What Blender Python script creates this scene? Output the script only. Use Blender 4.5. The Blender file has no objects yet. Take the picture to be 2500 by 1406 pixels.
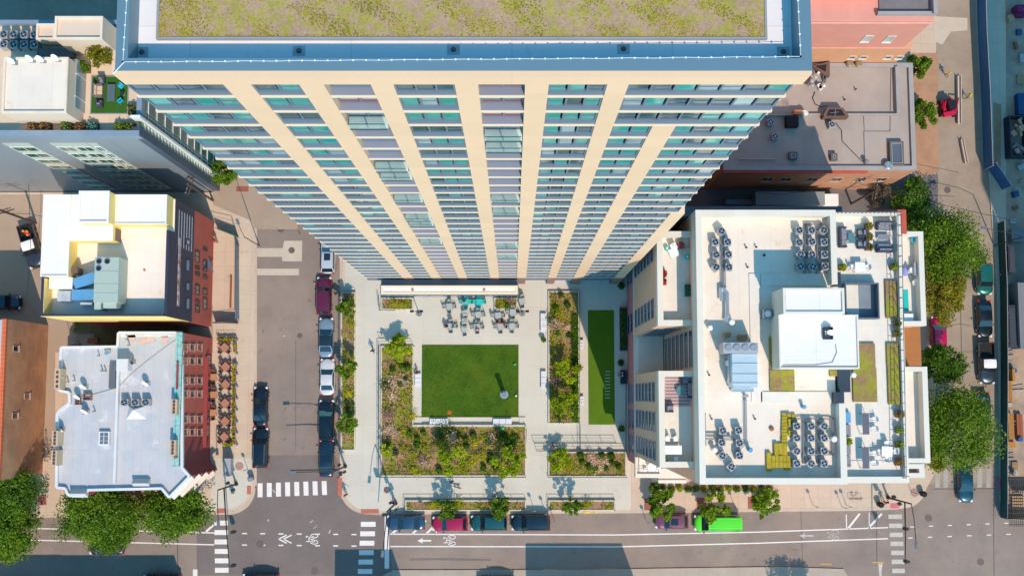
import bpy, math, random
import numpy as np
from math import pi, sin, cos, radians as R
from mathutils import Vector, Matrix
# ------------------------------------------------------------------ camera, sky, sun, exposure
SC = bpy.context.scene
F, TH, CH = 2720.0, R(5.5), 136.0          # focal length (px of a 2500 px wide frame), tilt, height (m)
cam = bpy.data.cameras.new('camera'); camo = bpy.data.objects.new('camera', cam)
SC.collection.objects.link(camo); SC.camera = camo
cam.sensor_width = 36.0; cam.lens = 36.0 * F / 2500.0; cam.clip_start = 1.0; cam.clip_end = 6000.0
camo.location = (0, 0, CH); camo.rotation_euler = (TH, 0, 0)
SUN_EL = R(48.5); SHX, SHY = -0.34, 0.94   # shadows fall towards this ground direction
world = bpy.data.worlds.new('World'); SC.world = world; world.use_nodes = True
nt = world.node_tree; nt.nodes.clear()
sky = nt.nodes.new('ShaderNodeTexSky'); sky.sky_type = 'NISHITA'; sky.sun_disc = False
sky.sun_elevation = SUN_EL; sky.sun_rotation = math.atan2(-SHX, -SHY)
sky.air_density = 1.0; sky.dust_density = 0.6; sky.ozone_density = 2.5
mixn = nt.nodes.new('ShaderNodeMixRGB'); mixn.blend_type = 'MULTIPLY'; mixn.inputs[0].default_value = 1.0
mixn.inputs[2].default_value = (0.60, 1.58, 1.72, 1)
bg = nt.nodes.new('ShaderNodeBackground'); bg.inputs[1].default_value = 0.135
wo = nt.nodes.new('ShaderNodeOutputWorld')
nt.links.new(sky.outputs[0], mixn.inputs[1]); nt.links.new(mixn.outputs[0], bg.inputs[0]); nt.links.new(bg.outputs[0], wo.inputs[0])
sl = bpy.data.lights.new('sun', 'SUN'); sl.energy = 3.95; sl.angle = R(0.5); sl.color = (1.0, 0.78, 0.63)
so = bpy.data.objects.new('sun', sl); SC.collection.objects.link(so)
sd = Vector((SHX * cos(SUN_EL), SHY * cos(SUN_EL), -sin(SUN_EL)))
so.rotation_euler = sd.to_track_quat('-Z', 'Y').to_euler(); so.location = (40, -90, 200)
SC.view_settings.view_transform = 'Standard'; SC.view_settings.look = 'None'
SC.view_settings.exposure = 0.06; SC.view_settings.gamma = 1.0; SC.view_settings.use_curve_mapping = False
SC.cycles.max_bounces = 6

# ------------------------------------------------------------------ placing helpers: a photo point at a known height or on a known wall
CT, ST = cos(TH), sin(TH)
def ray(px, py):
    a, b = (px - 1250) / F, -(py - 703) / F
    return a, b * CT + ST, b * ST - CT
def P(px, py, z=0.0):
    a, b, c = ray(px, py); t = (z - CH) / c
    return (a * t, b * t)
def V(px, py, z=0.0):
    x, y = P(px, py, z); return (x, y, z)
def onY(px, py, Y):
    a, b, c = ray(px, py); t = Y / b; return (a * t, CH + c * t)      # x, z on the wall y = Y
def onX(px, py, X):
    a, b, c = ray(px, py); t = X / a; return (b * t, CH + c * t)      # y, z on the wall x = X

# ------------------------------------------------------------------ materials
def _n(t, ty, **k):
    n = t.nodes.new(ty)
    for a, b in k.items(): setattr(n, a, b)
    return n
MC = {}
def mat(name, col, rough=0.8, metal=0.0, var=0.12, sc=0.6, col2=None, sc2=None, bump=0.0, spec=0.3, joints=None, grain=0.0, coat=0.0, alpha=1.0, trans=0.0, emis=None, stain=None):
    if name in MC: return MC[name]
    m = bpy.data.materials.new(name); m.use_nodes = True; t = m.node_tree
    b = t.nodes['Principled BSDF']; L = t.links.new
    b.inputs['Roughness'].default_value = rough; b.inputs['Metallic'].default_value = metal
    b.inputs['Specular IOR Level'].default_value = spec; b.inputs['Coat Weight'].default_value = coat
    b.inputs['Alpha'].default_value = alpha; b.inputs['Transmission Weight'].default_value = trans
    g = _n(t, 'ShaderNodeNewGeometry')
    c = _n(t, 'ShaderNodeRGB'); c.outputs[0].default_value = (*col, 1); out = c.outputs[0]
    def noise(scale, det=4, rg=0.6):
        q = _n(t, 'ShaderNodeTexNoise'); q.inputs['Scale'].default_value = scale; q.inputs['Detail'].default_value = det
        q.inputs['Roughness'].default_value = rg; L(g.outputs['Position'], q.inputs['Vector']); return q.outputs[0]
    def ramp(src, a, b2, c0=(0, 0, 0, 1), c1=(1, 1, 1, 1)):
        r = _n(t, 'ShaderNodeValToRGB'); e = r.color_ramp.elements; e[0].position = a; e[1].position = b2; e[0].color = c0; e[1].color = c1
        L(src, r.inputs[0]); return r.outputs[0]
    def mix(fac, a, b2, mode='MIX'):
        x = _n(t, 'ShaderNodeMixRGB'); x.blend_type = mode
        for i, s in ((0, fac), (1, a), (2, b2)):
            if isinstance(s, (int, float)): x.inputs[i].default_value = s
            elif isinstance(s, tuple): x.inputs[i].default_value = s
            else: L(s, x.inputs[i])
        return x.outputs[0]
    if col2:
        out = mix(ramp(noise(sc2 or sc, 5, 0.65), 0.42, 0.6), out, (*col2, 1))
    if var:
        v = ramp(noise(sc, 6, 0.7), 0.25, 0.75, (1 - var, 1 - var, 1 - var, 1), (1 + var, 1 + var, 1 + var, 1))
        out = mix(1.0, out, v, 'MULTIPLY')
    if grain:
        v = ramp(noise(9.0, 3, 0.8), 0.3, 0.7, (1 - grain,) * 3 + (1,), (1 + grain,) * 3 + (1,))
        out = mix(1.0, out, v, 'MULTIPLY')
    if joints:
        br = _n(t, 'ShaderNodeTexBrick'); br.offset = joints[4] if len(joints) > 4 else 0.0; br.squash = 1.0
        br.inputs['Color1'].default_value = (1, 1, 1, 1); br.inputs['Color2'].default_value = (0.95, 0.95, 0.95, 1)
        br.inputs['Mortar'].default_value = (joints[3],) * 3 + (1,); br.inputs['Scale'].default_value = 1.0
        br.inputs['Mortar Size'].default_value = joints[2]; br.inputs['Brick Width'].default_value = joints[0]; br.inputs['Row Height'].default_value = joints[1]
        vec = g.outputs['Position']
        if len(joints) > 5:                               # wall joints: run along x or y, rows up z
            s = _n(t, 'ShaderNodeSeparateXYZ'); L(vec, s.inputs[0]); cb = _n(t, 'ShaderNodeCombineXYZ')
            L(s.outputs[0 if joints[5] == 'x' else 1], cb.inputs[0]); L(s.outputs[2], cb.inputs[1]); vec = cb.outputs[0]
        L(vec, br.inputs['Vector']); out = mix(1.0, out, br.outputs[0], 'MULTIPLY')
    if stain:                                             # worn or dirty patches: colour, scale, threshold
        f_ = _n(t, 'ShaderNodeMath'); f_.operation = 'MULTIPLY'; f_.inputs[1].default_value = stain[3]
        L(ramp(noise(stain[1], 7, 0.75), stain[2], stain[2] + 0.09), f_.inputs[0]); out = mix(f_.outputs[0], out, (*stain[0], 1))
    L(out, b.inputs['Base Color'])
    if bump:
        bp = _n(t, 'ShaderNodeBump'); bp.inputs['Strength'].default_value = bump; bp.inputs['Distance'].default_value = 0.1
        L(noise(sc * 6, 4), bp.inputs['Height']); L(bp.outputs[0], b.inputs['Normal'])
    if emis: b.inputs['Emission Color'].default_value = (*emis, 1); b.inputs['Emission Strength'].default_value = 1
    MC[name] = m; return m
def leafmat(name, c0, c1, c2=None, sc=0.5):
    if name in MC: return MC[name]
    m = bpy.data.materials.new(name); m.use_nodes = True; t = m.node_tree; b = t.nodes['Principled BSDF']; L = t.links.new
    b.inputs['Roughness'].default_value = 0.75; b.inputs['Specular IOR Level'].default_value = 0.15
    g = _n(t, 'ShaderNodeNewGeometry'); r = _n(t, 'ShaderNodeValToRGB'); e = r.color_ramp.elements
    e[0].color = (*c0, 1); e[1].color = (*c1, 1)
    if c2: q = e.new(0.86); q.color = (*c1, 1); e[-1].color = (*c2, 1)
    L(g.outputs['Random Per Island'], r.inputs[0])
    n = _n(t, 'ShaderNodeTexNoise'); n.inputs['Scale'].default_value = sc; L(g.outputs['Position'], n.inputs['Vector'])
    r2 = _n(t, 'ShaderNodeValToRGB'); r2.color_ramp.elements[0].position = 0.35; r2.color_ramp.elements[1].position = 0.65
    r2.color_ramp.elements[0].color = (0.7, 0.75, 0.7, 1); r2.color_ramp.elements[1].color = (1.25, 1.2, 1.1, 1); L(n.outputs[0], r2.inputs[0])
    x = _n(t, 'ShaderNodeMixRGB'); x.blend_type = 'MULTIPLY'; x.inputs[0].default_value = 1; L(r.outputs[0], x.inputs[1]); L(r2.outputs[0], x.inputs[2])
    L(x.outputs[0], b.inputs['Base Color'])
    tr = _n(t, 'ShaderNodeBsdfTranslucent'); L(x.outputs[0], tr.inputs[0]); ms = _n(t, 'ShaderNodeMixShader'); ms.inputs[0].default_value = 0.3
    L(b.outputs[0], ms.inputs[1]); L(tr.outputs[0], ms.inputs[2]); L(ms.outputs[0], t.nodes['Material Output'].inputs[0])
    MC[name] = m; return m

# ------------------------------------------------------------------ mesh building
ORI = {}
class MB:
    def __init__(s): s.v = []; s.f = []; s.m = []; s.np = []
    def quad(s, a, b, c, d, mi=0):
        n = len(s.v); s.v += [a, b, c, d]; s.f.append((n, n + 1, n + 2, n + 3)); s.m.append(mi); return s
    def box(s, x0, y0, z0, x1, y1, z1, mi=0, top=None):
        if x0 > x1: x0, x1 = x1, x0
        if y0 > y1: y0, y1 = y1, y0
        n = len(s.v); s.v += [(x0, y0, z0), (x1, y0, z0), (x1, y1, z0), (x0, y1, z0), (x0, y0, z1), (x1, y0, z1), (x1, y1, z1), (x0, y1, z1)]
        for q in ((3, 2, 1, 0), (4, 5, 6, 7), (0, 1, 5, 4), (1, 2, 6, 5), (2, 3, 7, 6), (3, 0, 4, 7)):
            s.f.append(tuple(n + i for i in q)); s.m.append(mi)
        if top is not None: s.m[-5] = top
        return s
    def pbox(s, px0, py0, px1, py1, zt, zb, mi=0, top=None):      # photo rectangle of the top face at height zt
        a, b, c, d = P(px0, py0, zt), P(px1, py0, zt), P(px1, py1, zt), P(px0, py1, zt)
        return s.box((a[0] + d[0]) / 2, (c[1] + d[1]) / 2, zb, (b[0] + c[0]) / 2, (a[1] + b[1]) / 2, zt, mi, top)
    def prism(s, pts, z0, z1, mi=0, top=None):
        ar = sum(pts[i - 1][0] * p[1] - p[0] * pts[i - 1][1] for i, p in enumerate(pts))
        if ar < 0: pts = pts[::-1]
        n = len(s.v); k = len(pts); s.v += [(p[0], p[1], z0) for p in pts] + [(p[0], p[1], z1) for p in pts]
        s.f.append(tuple(range(n + k - 1, n - 1, -1))); s.m.append(mi)
        s.f.append(tuple(range(n + k, n + 2 * k))); s.m.append(mi if top is None else top)
        for i in range(k):
            j = (i + 1) % k; s.f.append((n + i, n + j, n + k + j, n + k + i)); s.m.append(mi)
        return s
    def pprism(s, pp, zt, zb, mi=0, top=None): return s.prism([P(x, y, zt) for x, y in pp], zb, zt, mi, top)
    def ring(s, x0, y0, x1, y1, w, z0, z1, mi=0, top=None):       # parapet: four butted walls
        s.box(x0, y0, z0, x1, y0 + w, z1, mi, top); s.box(x0, y1 - w, z0, x1, y1, z1, mi, top)
        s.box(x0, y0 + w, z0, x0 + w, y1 - w, z1, mi, top); s.box(x1 - w, y0 + w, z0, x1, y1 - w, z1, mi, top); return s
    def pring(s, px0, py0, px1, py1, w, zt, zb, mi=0, top=None):
        a, c = P(px0, (py0), zt), P(px1, py1, zt); b, d = P(px1, py0, zt), P(px0, py1, zt)
        return s.ring((a[0] + d[0]) / 2, c[1], (b[0] + c[0]) / 2, a[1], w, zb, zt, mi, top)
    def cyl(s, x, y, z0, z1, r0, r1=None, n=12, mi=0, cap=True, top=None):
        r1 = r0 if r1 is None else r1; b = len(s.v)
        for z, r in ((z0, r0), (z1, r1)): s.v += [(x + r * cos(2 * pi * i / n), y + r * sin(2 * pi * i / n), z) for i in range(n)]
        for i in range(n): j = (i + 1) % n; s.f.append((b + i, b + j, b + n + j, b + n + i)); s.m.append(mi)
        if cap:
            s.f.append(tuple(range(b + n - 1, b - 1, -1))); s.m.append(mi); s.f.append(tuple(range(b + n, b + 2 * n))); s.m.append(mi if top is None else top)
        return s
    def tube(s, pts, r, n=6, mi=0, r1=None):
        pts = [Vector(p) for p in pts]; k = len(pts); b = len(s.v)
        for i, p in enumerate(pts):
            d = (pts[min(i + 1, k - 1)] - pts[max(i - 1, 0)]).normalized()
            u = d.cross(Vector((0, 0, 1))); u = u.normalized() if u.length > 1e-3 else Vector((1, 0, 0)); w = d.cross(u)
            rr = r if r1 is None else r + (r1 - r) * i / (k - 1)
            for j in range(n): a = 2 * pi * j / n; s.v.append(tuple(p + u * (rr * cos(a)) + w * (rr * sin(a))))
        for i in range(k - 1):
            for j in range(n):
                q = (j + 1) % n; s.f.append((b + i * n + j, b + (i + 1) * n + j, b + (i + 1) * n + q, b + i * n + q)); s.m.append(mi)
        s.f.append(tuple(range(b, b + n))); s.m.append(mi); e = b + (k - 1) * n; s.f.append(tuple(range(e + n - 1, e - 1, -1))); s.m.append(mi)
        return s
    def ball(s, x, y, z, rx, ry=None, rz=None, n=10, k=6, mi=0, jit=0, rnd=None, zmin=-1):
        ry = ry or rx; rz = rz or rx; b = len(s.v); rnd = rnd or random.Random(1)
        for i in range(1, k):
            a = pi * i / k
            for j in range(n):
                f = 1 + (rnd.random() - .5) * jit
                s.v.append((x + rx * f * sin(a) * cos(2 * pi * j / n), y + ry * f * sin(a) * sin(2 * pi * j / n), z + rz * f * max(cos(a), zmin)))
        t0 = len(s.v); s.v += [(x, y, z + rz), (x, y, z + rz * max(-1, zmin))]
        for j in range(n):
            q = (j + 1) % n; s.f.append((t0, b + j, b + q)); s.m.append(mi); e = b + (k - 2) * n; s.f.append((t0 + 1, e + q, e + j)); s.m.append(mi)
            for i in range(k - 2): c = b + i * n; s.f.append((c + j, c + n + j, c + n + q, c + q)); s.m.append(mi)
        return s
    def obox(s, cx, cy, cz, lx, ly, lz, rz=0.0, mi=0):            # centred box turned about z
        n = len(s.v); s.box(-lx / 2, -ly / 2, -lz / 2, lx / 2, ly / 2, lz / 2, mi); c, d = cos(rz), sin(rz)
        for i in range(n, len(s.v)): x, y, z = s.v[i]; s.v[i] = (cx + x * c - y * d, cy + x * d + y * c, cz + z)
        return s
    def leaves(s, centers, size, seed=0, flat=0.0, mi=0):          # many small leaf faces
        s.np.append((np.asarray(centers, dtype=np.float64), size, seed, flat, mi)); return s
    def build(s, name, mats, parent=None, smooth=False):
        off = ORI.get(parent.name, (0, 0, 0)) if parent else (0, 0, 0)
        if not isinstance(mats, (list, tuple)): mats = [mats]
        v = np.array(s.v, dtype=np.float64).reshape(-1, 3); f = list(s.f); mi = list(s.m)
        for C_, size, seed, flat, mid in s.np:
            rg = np.random.RandomState(seed); n = len(C_)
            nr = rg.normal(size=(n, 3)); nr[:, 2] = np.abs(nr[:, 2]) + flat; nr /= np.linalg.norm(nr, axis=1)[:, None]
            u = np.cross(nr, rg.normal(size=(n, 3))); u /= np.linalg.norm(u, axis=1)[:, None]; w = np.cross(nr, u)
            sz = size * rg.uniform(0.55, 1.3, size=(n, 1)); u *= sz; w *= sz * 0.75
            q = np.stack([C_ - u, C_ + w, C_ + u, C_ - w], axis=1).reshape(-1, 3); b = len(v); v = np.vstack([v, q])
            f += [tuple(r) for r in (np.arange(n * 4).reshape(n, 4) + b).tolist()]; mi += [mid] * n
        v = v - np.array(off)
        me = bpy.data.meshes.new(name); me.from_pydata(v.tolist(), [], f)
        for m in mats: me.materials.append(m)
        me.polygons.foreach_set('material_index', mi)
        if smooth: me.polygons.foreach_set('use_smooth', [True] * len(f))
        me.update(); o = bpy.data.objects.new(name, me); SC.collection.objects.link(o)
        if parent: o.parent = parent; ORI[o.name] = off
        else: ORI[o.name] = (0, 0, 0)
        return o
def tag(o, label=None, cat=None, group=None, kind=None):
    if label: o['label'] = label
    if cat: o['category'] = cat
    if group: o['group'] = group
    if kind: o['kind'] = kind
    return o
def thing(name, label, cat, loc=(0, 0, 0), group=None, rz=0.0):
    o = bpy.data.objects.new(name, None); SC.collection.objects.link(o); o.location = loc; o.rotation_euler = (0, 0, rz)
    o.empty_display_size = 0.3; ORI[o.name] = tuple(loc) if rz == 0 else (0, 0, 0); return tag(o, label, cat, group)
def proto(name): return thing(name, 'x', 'x')
USED = set()
def place(pr, loc, rz, label, cat, group=None, first=True, swap=None, scale=None):
    """first call moves the prototype itself, later ones copy it with its parts; swap maps material name -> material"""
    if pr.name not in USED and first: USED.add(pr.name); r = pr; kids = None
    else:
        def cp(o, par):
            c = o.copy(); SC.collection.objects.link(c)
            if par: c.parent = par
            for ch in o.children: cp(ch, c)
            return c
        r = cp(pr, None)
    r.location = loc; r.rotation_euler = (0, 0, rz); ORI[r.name] = tuple(loc)
    if scale: r.scale = scale
    if 'group' in r and not group: del r['group']
    tag(r, label, cat, group)
    if swap:
        def sw2(o):
            if o.type == 'MESH':
                for sl_ in o.material_slots:
                    nm = sl_.material.name if sl_.material else None
                    if nm in swap: sl_.link = 'OBJECT'; sl_.material = swap[nm]
            for ch in o.children: sw2(ch)
        sw2(r)
    return r
def struct(o): o['kind'] = 'structure'; return o
ORD = ['first', 'second', 'third', 'fourth', 'fifth', 'sixth', 'seventh', 'eighth', 'ninth', 'tenth', 'eleventh', 'twelfth']
# ------------------------------------------------------------------ ground, roads, pavements
asph = mat('asphalt', (0.295, 0.235, 0.19), 0.9, var=0.15, sc=0.22, col2=(0.25, 0.20, 0.17), sc2=0.09, grain=0.06, stain=((0.12, 0.10, 0.10), 0.45, 0.60, 0.5))
asph2 = mat('asphalt_new', (0.19, 0.157, 0.142), 0.9, var=0.16, sc=0.30, grain=0.06, stain=((0.26, 0.22, 0.20), 0.5, 0.60, 0.5))
asph3 = mat('asphalt_old', (0.36, 0.295, 0.225), 0.9, var=0.14, sc=0.18, col2=(0.32, 0.255, 0.19), sc2=0.3, grain=0.05, stain=((0.2, 0.17, 0.15), 0.4, 0.60, 0.5))
conc = mat('concrete', (0.60, 0.565, 0.475), 0.85, var=0.05, sc=0.35, joints=(3.6, 3.6, 0.010, 0.78), grain=0.02, stain=((0.42, 0.40, 0.36), 0.3, 0.58, 0.35))
conct = mat('concrete_tan', (0.60, 0.475, 0.355), 0.85, var=0.08, sc=0.4, joints=(1.6, 1.75, 0.018, 0.75), grain=0.03, stain=((0.38, 0.29, 0.21), 0.5, 0.60, 0.45))
kerbm = mat('kerb', (0.55, 0.44, 0.34), 0.85, var=0.1, sc=1.0)
alleym = mat('alley', (0.42, 0.32, 0.235), 0.9, var=0.18, sc=0.3, col2=(0.36, 0.28, 0.21), sc2=0.15, grain=0.06)
paint = mat('road_paint', (0.78, 0.73, 0.68), 0.8, var=0.10, sc=1.4)
paintw = mat('road_paint_worn', (0.52, 0.48, 0.43), 0.85, var=0.18, sc=1.6)
payel = mat('road_paint_yellow', (0.72, 0.40, 0.08), 0.8, var=0.12, sc=2)
redpad = mat('red_tactile', (0.50, 0.16, 0.11), 0.8, var=0.1, sc=3, joints=(0.2, 0.2, 0.02, 0.85))
pinkpad = mat('pink_tactile', (0.62, 0.16, 0.20), 0.8, var=0.1, sc=3)
brick_pad = mat('brick_paving', (0.34, 0.12, 0.09), 0.85, var=0.15, sc=2, joints=(0.22, 0.11, 0.01, 0.8, 0.5))
m = MB(); m.quad((-2500, -2500, -0.02), (2500, -2500, -0.02), (2500, 2500, -0.02), (-2500, 2500, -0.02)); struct(m.build('ground', asph3))
def sheet(name, pp, z, mt, parent=None, kind=True):
    m = MB(); n = len(pp); m.v = [V(x, y, z) for x, y in pp]; m.f = [tuple(range(n - 1, -1, -1))]; m.m = [0]
    a = sum(pp[i - 1][0] * p[1] - p[0] * pp[i - 1][1] for i, p in enumerate(pp))
    if a < 0: m.f = [tuple(range(n))]
    o = m.build(name, mt, parent)
    if kind and not parent: struct(o)
    return o
def arc(cx, cy, r, a0, a1, n=8): return [(cx + r * cos(R(a0 + (a1 - a0) * i / n)), cy + r * sin(R(a0 + (a1 - a0) * i / n))) for i in range(n + 1)]
road = sheet('road', [(-1200, 1190), (3700, 1180), (3700, 1500), (-1200, 1500)], 0.0, asph)
side = sheet('side_street', [(600, -900), (840, -900), (840, 1189), (600, 1189)], 0.0, asph)
sheet('right_street', [(2200, -900), (2450, -900), (2480, 1179), (2220, 1179)], 0.0, asph3)
sheet('junction_asphalt', [(622, 1111), (818, 1111), (900, 1255), (945, 1262), (960, 1404), (480, 1404), (480, 1230), (600, 1230)], 0.006, asph2)
def slab(name, pp, mt, z=0.14, kerb=True):
    m = MB(); m.pprism(pp, z, -0.3, 1, 0); o = struct(m.build(name, [mt, kerbm]))
    return o
# left pavement with its rounded corner, central block, right block, far kerb
slab('pavement_left', [(-900, 470), (627, 470)] + arc(560, 1190, 62, 0, 90) + [(500, 1256), (-900, 1264)], conct)
slab('pavement_central', [(827, -700), (830, 1130), (829, 1188)] + arc(896, 1184, 68, 175, 90) + [(960, 1255), (1540, 1252), (2120, 1246), (2185, 1243)] + arc(2205, 1183, 57, 85, 10) + [(2285, 1150), (2285, -700)], conct)
slab('pavement_right', [(2403, -700), (2412, 380), (2436, 720), (2444, 1200), (2452, 1240), (2475, 1262), (3600, 1262), (3600, -700)], conct)
slab('pavement_far_side', [(-800, 1500), (-800, 1475), (440, 1475), (460, 1420), (900, 1420), (960, 1391), (1400, 1390), (1900, 1383), (2060, 1388), (2110, 1480), (2110, 1600), (-800, 1600)], mat('far_pavement', (.42, .36, .29), .9, var=.1, sc=.4, joints=(1.6, 1.75, .015, .8)))
# kerb stones
def kerb(pp, name='kerb_stone', w=0.35, z=0.155):
    m = MB(); q = [P(x, y, z) for x, y in pp]
    for i in range(len(q) - 1):
        (x0, y0), (x1, y1) = q[i], q[i + 1]; l = math.hypot(x1 - x0, y1 - y0); m.obox((x0 + x1) / 2, (y0 + y1) / 2, z - 0.15, l, w, 0.3, math.atan2(y1 - y0, x1 - x0))
    struct(m.build(name, kerbm))
kerb([(624, 560), (623, 1185)]); kerb(arc(558, 1190, 62, 0, 90) + [(505, 1252)]); kerb([(833, 640), (833, 1186)])
kerb(arc(898, 1183, 68, 178, 92) + [(960, 1251), (1540, 1248), (2120, 1242), (2185, 1239)]); kerb([(90, 1260), (500, 1252)])
kerb([(2408, 180), (2414, 380), (2438, 720), (2446, 1200)])
# plaza concrete, courtyard, alleys
sheet('plaza', [(845, 560), (1545, 560), (1540, 1246), (1100, 1248), (905, 1249), (872, 1240), (850, 1222), (842, 1190), (842, 640)], 0.146, conc)
sheet('pavement_corner_left', [(515, 1118), (613, 1118), (613, 1190), (600, 1222), (570, 1240), (515, 1246)], 0.146, conc)
sheet('left_alley', [(-900, 475), (150, 475), (135, 700), (135, 1110), (-900, 1110)], 0.146, alleym)
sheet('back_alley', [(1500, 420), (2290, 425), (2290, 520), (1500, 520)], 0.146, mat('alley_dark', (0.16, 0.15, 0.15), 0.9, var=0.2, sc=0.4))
sheet('lot_left', [(100, 745), (520, 745), (520, 860), (100, 860)], 0.15, alleym)
sheet('building_yard', [(520, 500), (615, 540), (622, 560), (610, 790), (525, 790)], 0.158, conct)
sheet('side_street_apron', [(520, 420), (720, 420), (727, 560), (626, 560), (600, 540), (520, 500)], 0.15, alleym)
sheet('concrete_patch', [(694, 588), (738, 588), (737, 638), (690, 638), (688, 627), (627, 627), (627, 606), (690, 606)], 0.008, mat('patch', (0.56, 0.48, 0.38), 0.9, var=0.1, sc=0.6))
sheet('concrete_patch', [(628, 656), (730, 656), (730, 672), (628, 672)], 0.008, MC['patch'])
sheet('building_lot_right', [(2456, -700), (3600, -700), (3600, 1290), (2456, 1262)], 0.146, mat('site_dirt', (0.45, 0.34, 0.24), 0.95, var=0.25, sc=0.3, col2=(0.3, 0.25, 0.2), sc2=0.25, grain=0.1))
sheet('dirt_strip', [(2225, 130), (2290, 130), (2292, 420), (2235, 440)], 0.152, mat('dirt', (0.42, 0.25, 0.15), 0.95, var=0.2, sc=0.5, grain=0.1))
sheet('street_patch', [(2278, 40), (2362, 45), (2362, 75), (2322, 78), (2300, 110), (2278, 100)], 0.01, MC['patch'])
for q in ([(603, 1185), (613, 1185), (613, 1206), (603, 1206)], [(529, 1241), (549, 1240), (549, 1251), (529, 1252)], [(824, 1166), (835, 1166), (835, 1210), (824, 1210)], [(881, 1242), (925, 1242), (925, 1253), (881, 1253)]):
    sheet('tactile_pad', q, 0.160, redpad)
for q in ([(2174, 1228), (2195, 1228), (2195, 1240), (2174, 1240)], [(2431, 1168), (2443, 1168), (2443, 1191), (2431, 1191)]): sheet('tactile_pad', q, 0.162, pinkpad)
for q in ([(1573, 1216), (1595, 1216), (1595, 1245), (1573, 1245)], [(1701, 1214), (1724, 1214), (1724, 1243), (1701, 1243)], [(1826, 1212), (1850, 1212), (1850, 1241), (1826, 1241)], [(92, 1208), (113, 1208), (113, 1232), (92, 1232)], [(577, 455), (607, 455), (607, 468), (577, 468)]):
    sheet('tree_pit', q, 0.160, brick_pad)
# painted markings (children of the road sheets)
def marks(name, rects, z, mt, parent, pw=False):
    m = MB()
    for r in rects:
        if len(r) == 4 and not isinstance(r[0], tuple): r = [(r[0], r[1]), (r[2], r[1]), (r[2], r[3]), (r[0], r[3])]
        a = sum(r[i - 1][0] * p[1] - p[0] * r[i - 1][1] for i, p in enumerate(r)); r = r if a < 0 else r[::-1]
        n = len(m.v); m.v += [V(x, y, z) for x, y in r]; m.f.append(tuple(range(n, n + len(r)))); m.m.append(0)
    return m.build(name, mt, parent)
def seg(x0, y0, x1, y1, w):
    l = math.hypot(x1 - x0, y1 - y0); ux, uy = (y1 - y0) / l * w / 2, -(x1 - x0) / l * w / 2
    return [(x0 + ux, y0 + uy), (x1 + ux, y1 + uy), (x1 - ux, y1 - uy), (x0 - ux, y0 - uy)]
marks('crosswalk', [[(629 + i * 22.3, 1179 - i * .8), (641 + i * 22.3, 1179 - i * .8), (641 + i * 22.5, 1213 - i * .8), (629 + i * 22.5, 1213 - i * .8)] for i in range(8)], 0.014, paint, road)
marks('crosswalk', [(523 + i * .4, 1270 + i * 23, 556 + i * .4, 1282 + i * 23) for i in range(6)], 0.014, paint, road)
marks('crosswalk', [(881 - i * 1.5, 1273 + i * 23, 917 - i * 1.6, 1285 + i * 23) for i in range(6)], 0.014, paint, road)
marks('crosswalk', [(2169 + i * 1.6, 1255 + i * 22, 2202 + i * 1.2, 1266 + i * 22) for i in range(7)], 0.014, paintw, road)
marks('crosswalk', [(x, 1143, x + 12, 1190) for x in (2283, 2303, 2386, 2408)], 0.014, mat('road_paint_faded', (0.40, 0.36, 0.31), 0.9, var=0.15, sc=1), road)
ln = [seg(80, 1289, 523, 1300, 3), seg(60, 1317, 523, 1329, 3), seg(952, 1303, 1500, 1305, 3), seg(1500, 1305, 1850, 1298, 3), seg(1850, 1298, 2168, 1287, 3), seg(952, 1333, 1500, 1334, 3), seg(1500, 1334, 1850, 1325, 3),
      seg(1850, 1325, 2168, 1314, 3), seg(503, 1297, 521, 1281, 5), seg(957, 1302, 978, 1284, 5), seg(1007, 1302, 1040, 1270, 5), seg(1041, 1302, 1065, 1278, 5), seg(1065, 1295, 1065, 1303, 2), seg(2066, 1255, 2067, 1290, 2.5), seg(2070, 1290, 2099, 1253, 5),
      seg(2120, 1288, 2153, 1253, 5), seg(2122, 1250, 2122, 1290, 2), seg(0, 1316, 60, 1317, 3)]
marks('lane_line', ln, 0.018, paint, road)
marks('stop_bar', [(939, 1256, 950, 1387), (471, 1389, 482, 1420)], 0.014, paint, road)
marks('stop_bar', [[(2144, 1374), (2155, 1374), (2152, 1398), (2154, 1420), (2148, 1420), (2146, 1398)]], 0.014, paintw, road)
dash = [(591 + i * 44.5, 1300 + i * .4, 603 + i * 44.5, 1303 + i * .4) for i in range(7)] + [(591 + i * 44.5, 1328 + i * .4, 603 + i * 44.5, 1331 + i * .4) for i in range(7)]
dash += [(2222 + i * 46, 1284 - i * 1.8, 2232 + i * 46, 1286.5 - i * 1.8) for i in range(6)] + [(2217 + i * 48, 1311 - i * 1.8, 2228 + i * 48, 1313.5 - i * 1.8) for i in range(6)]
marks('lane_dash', dash, 0.016, paint, road)
marks('centre_dash', [(1050, 1389, 1085, 1391.5), (1187, 1389.5, 1223, 1392), (1326, 1388, 1362, 1390), (1465, 1387, 1500, 1389), (1597, 1386, 1631, 1388), (1733, 1383, 1766, 1385), (2003, 1375, 2031, 1377), (2129, 1371, 2158, 1373), (1868, 1379, 1900, 1380.5)], 0.016, payel, road)
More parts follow.
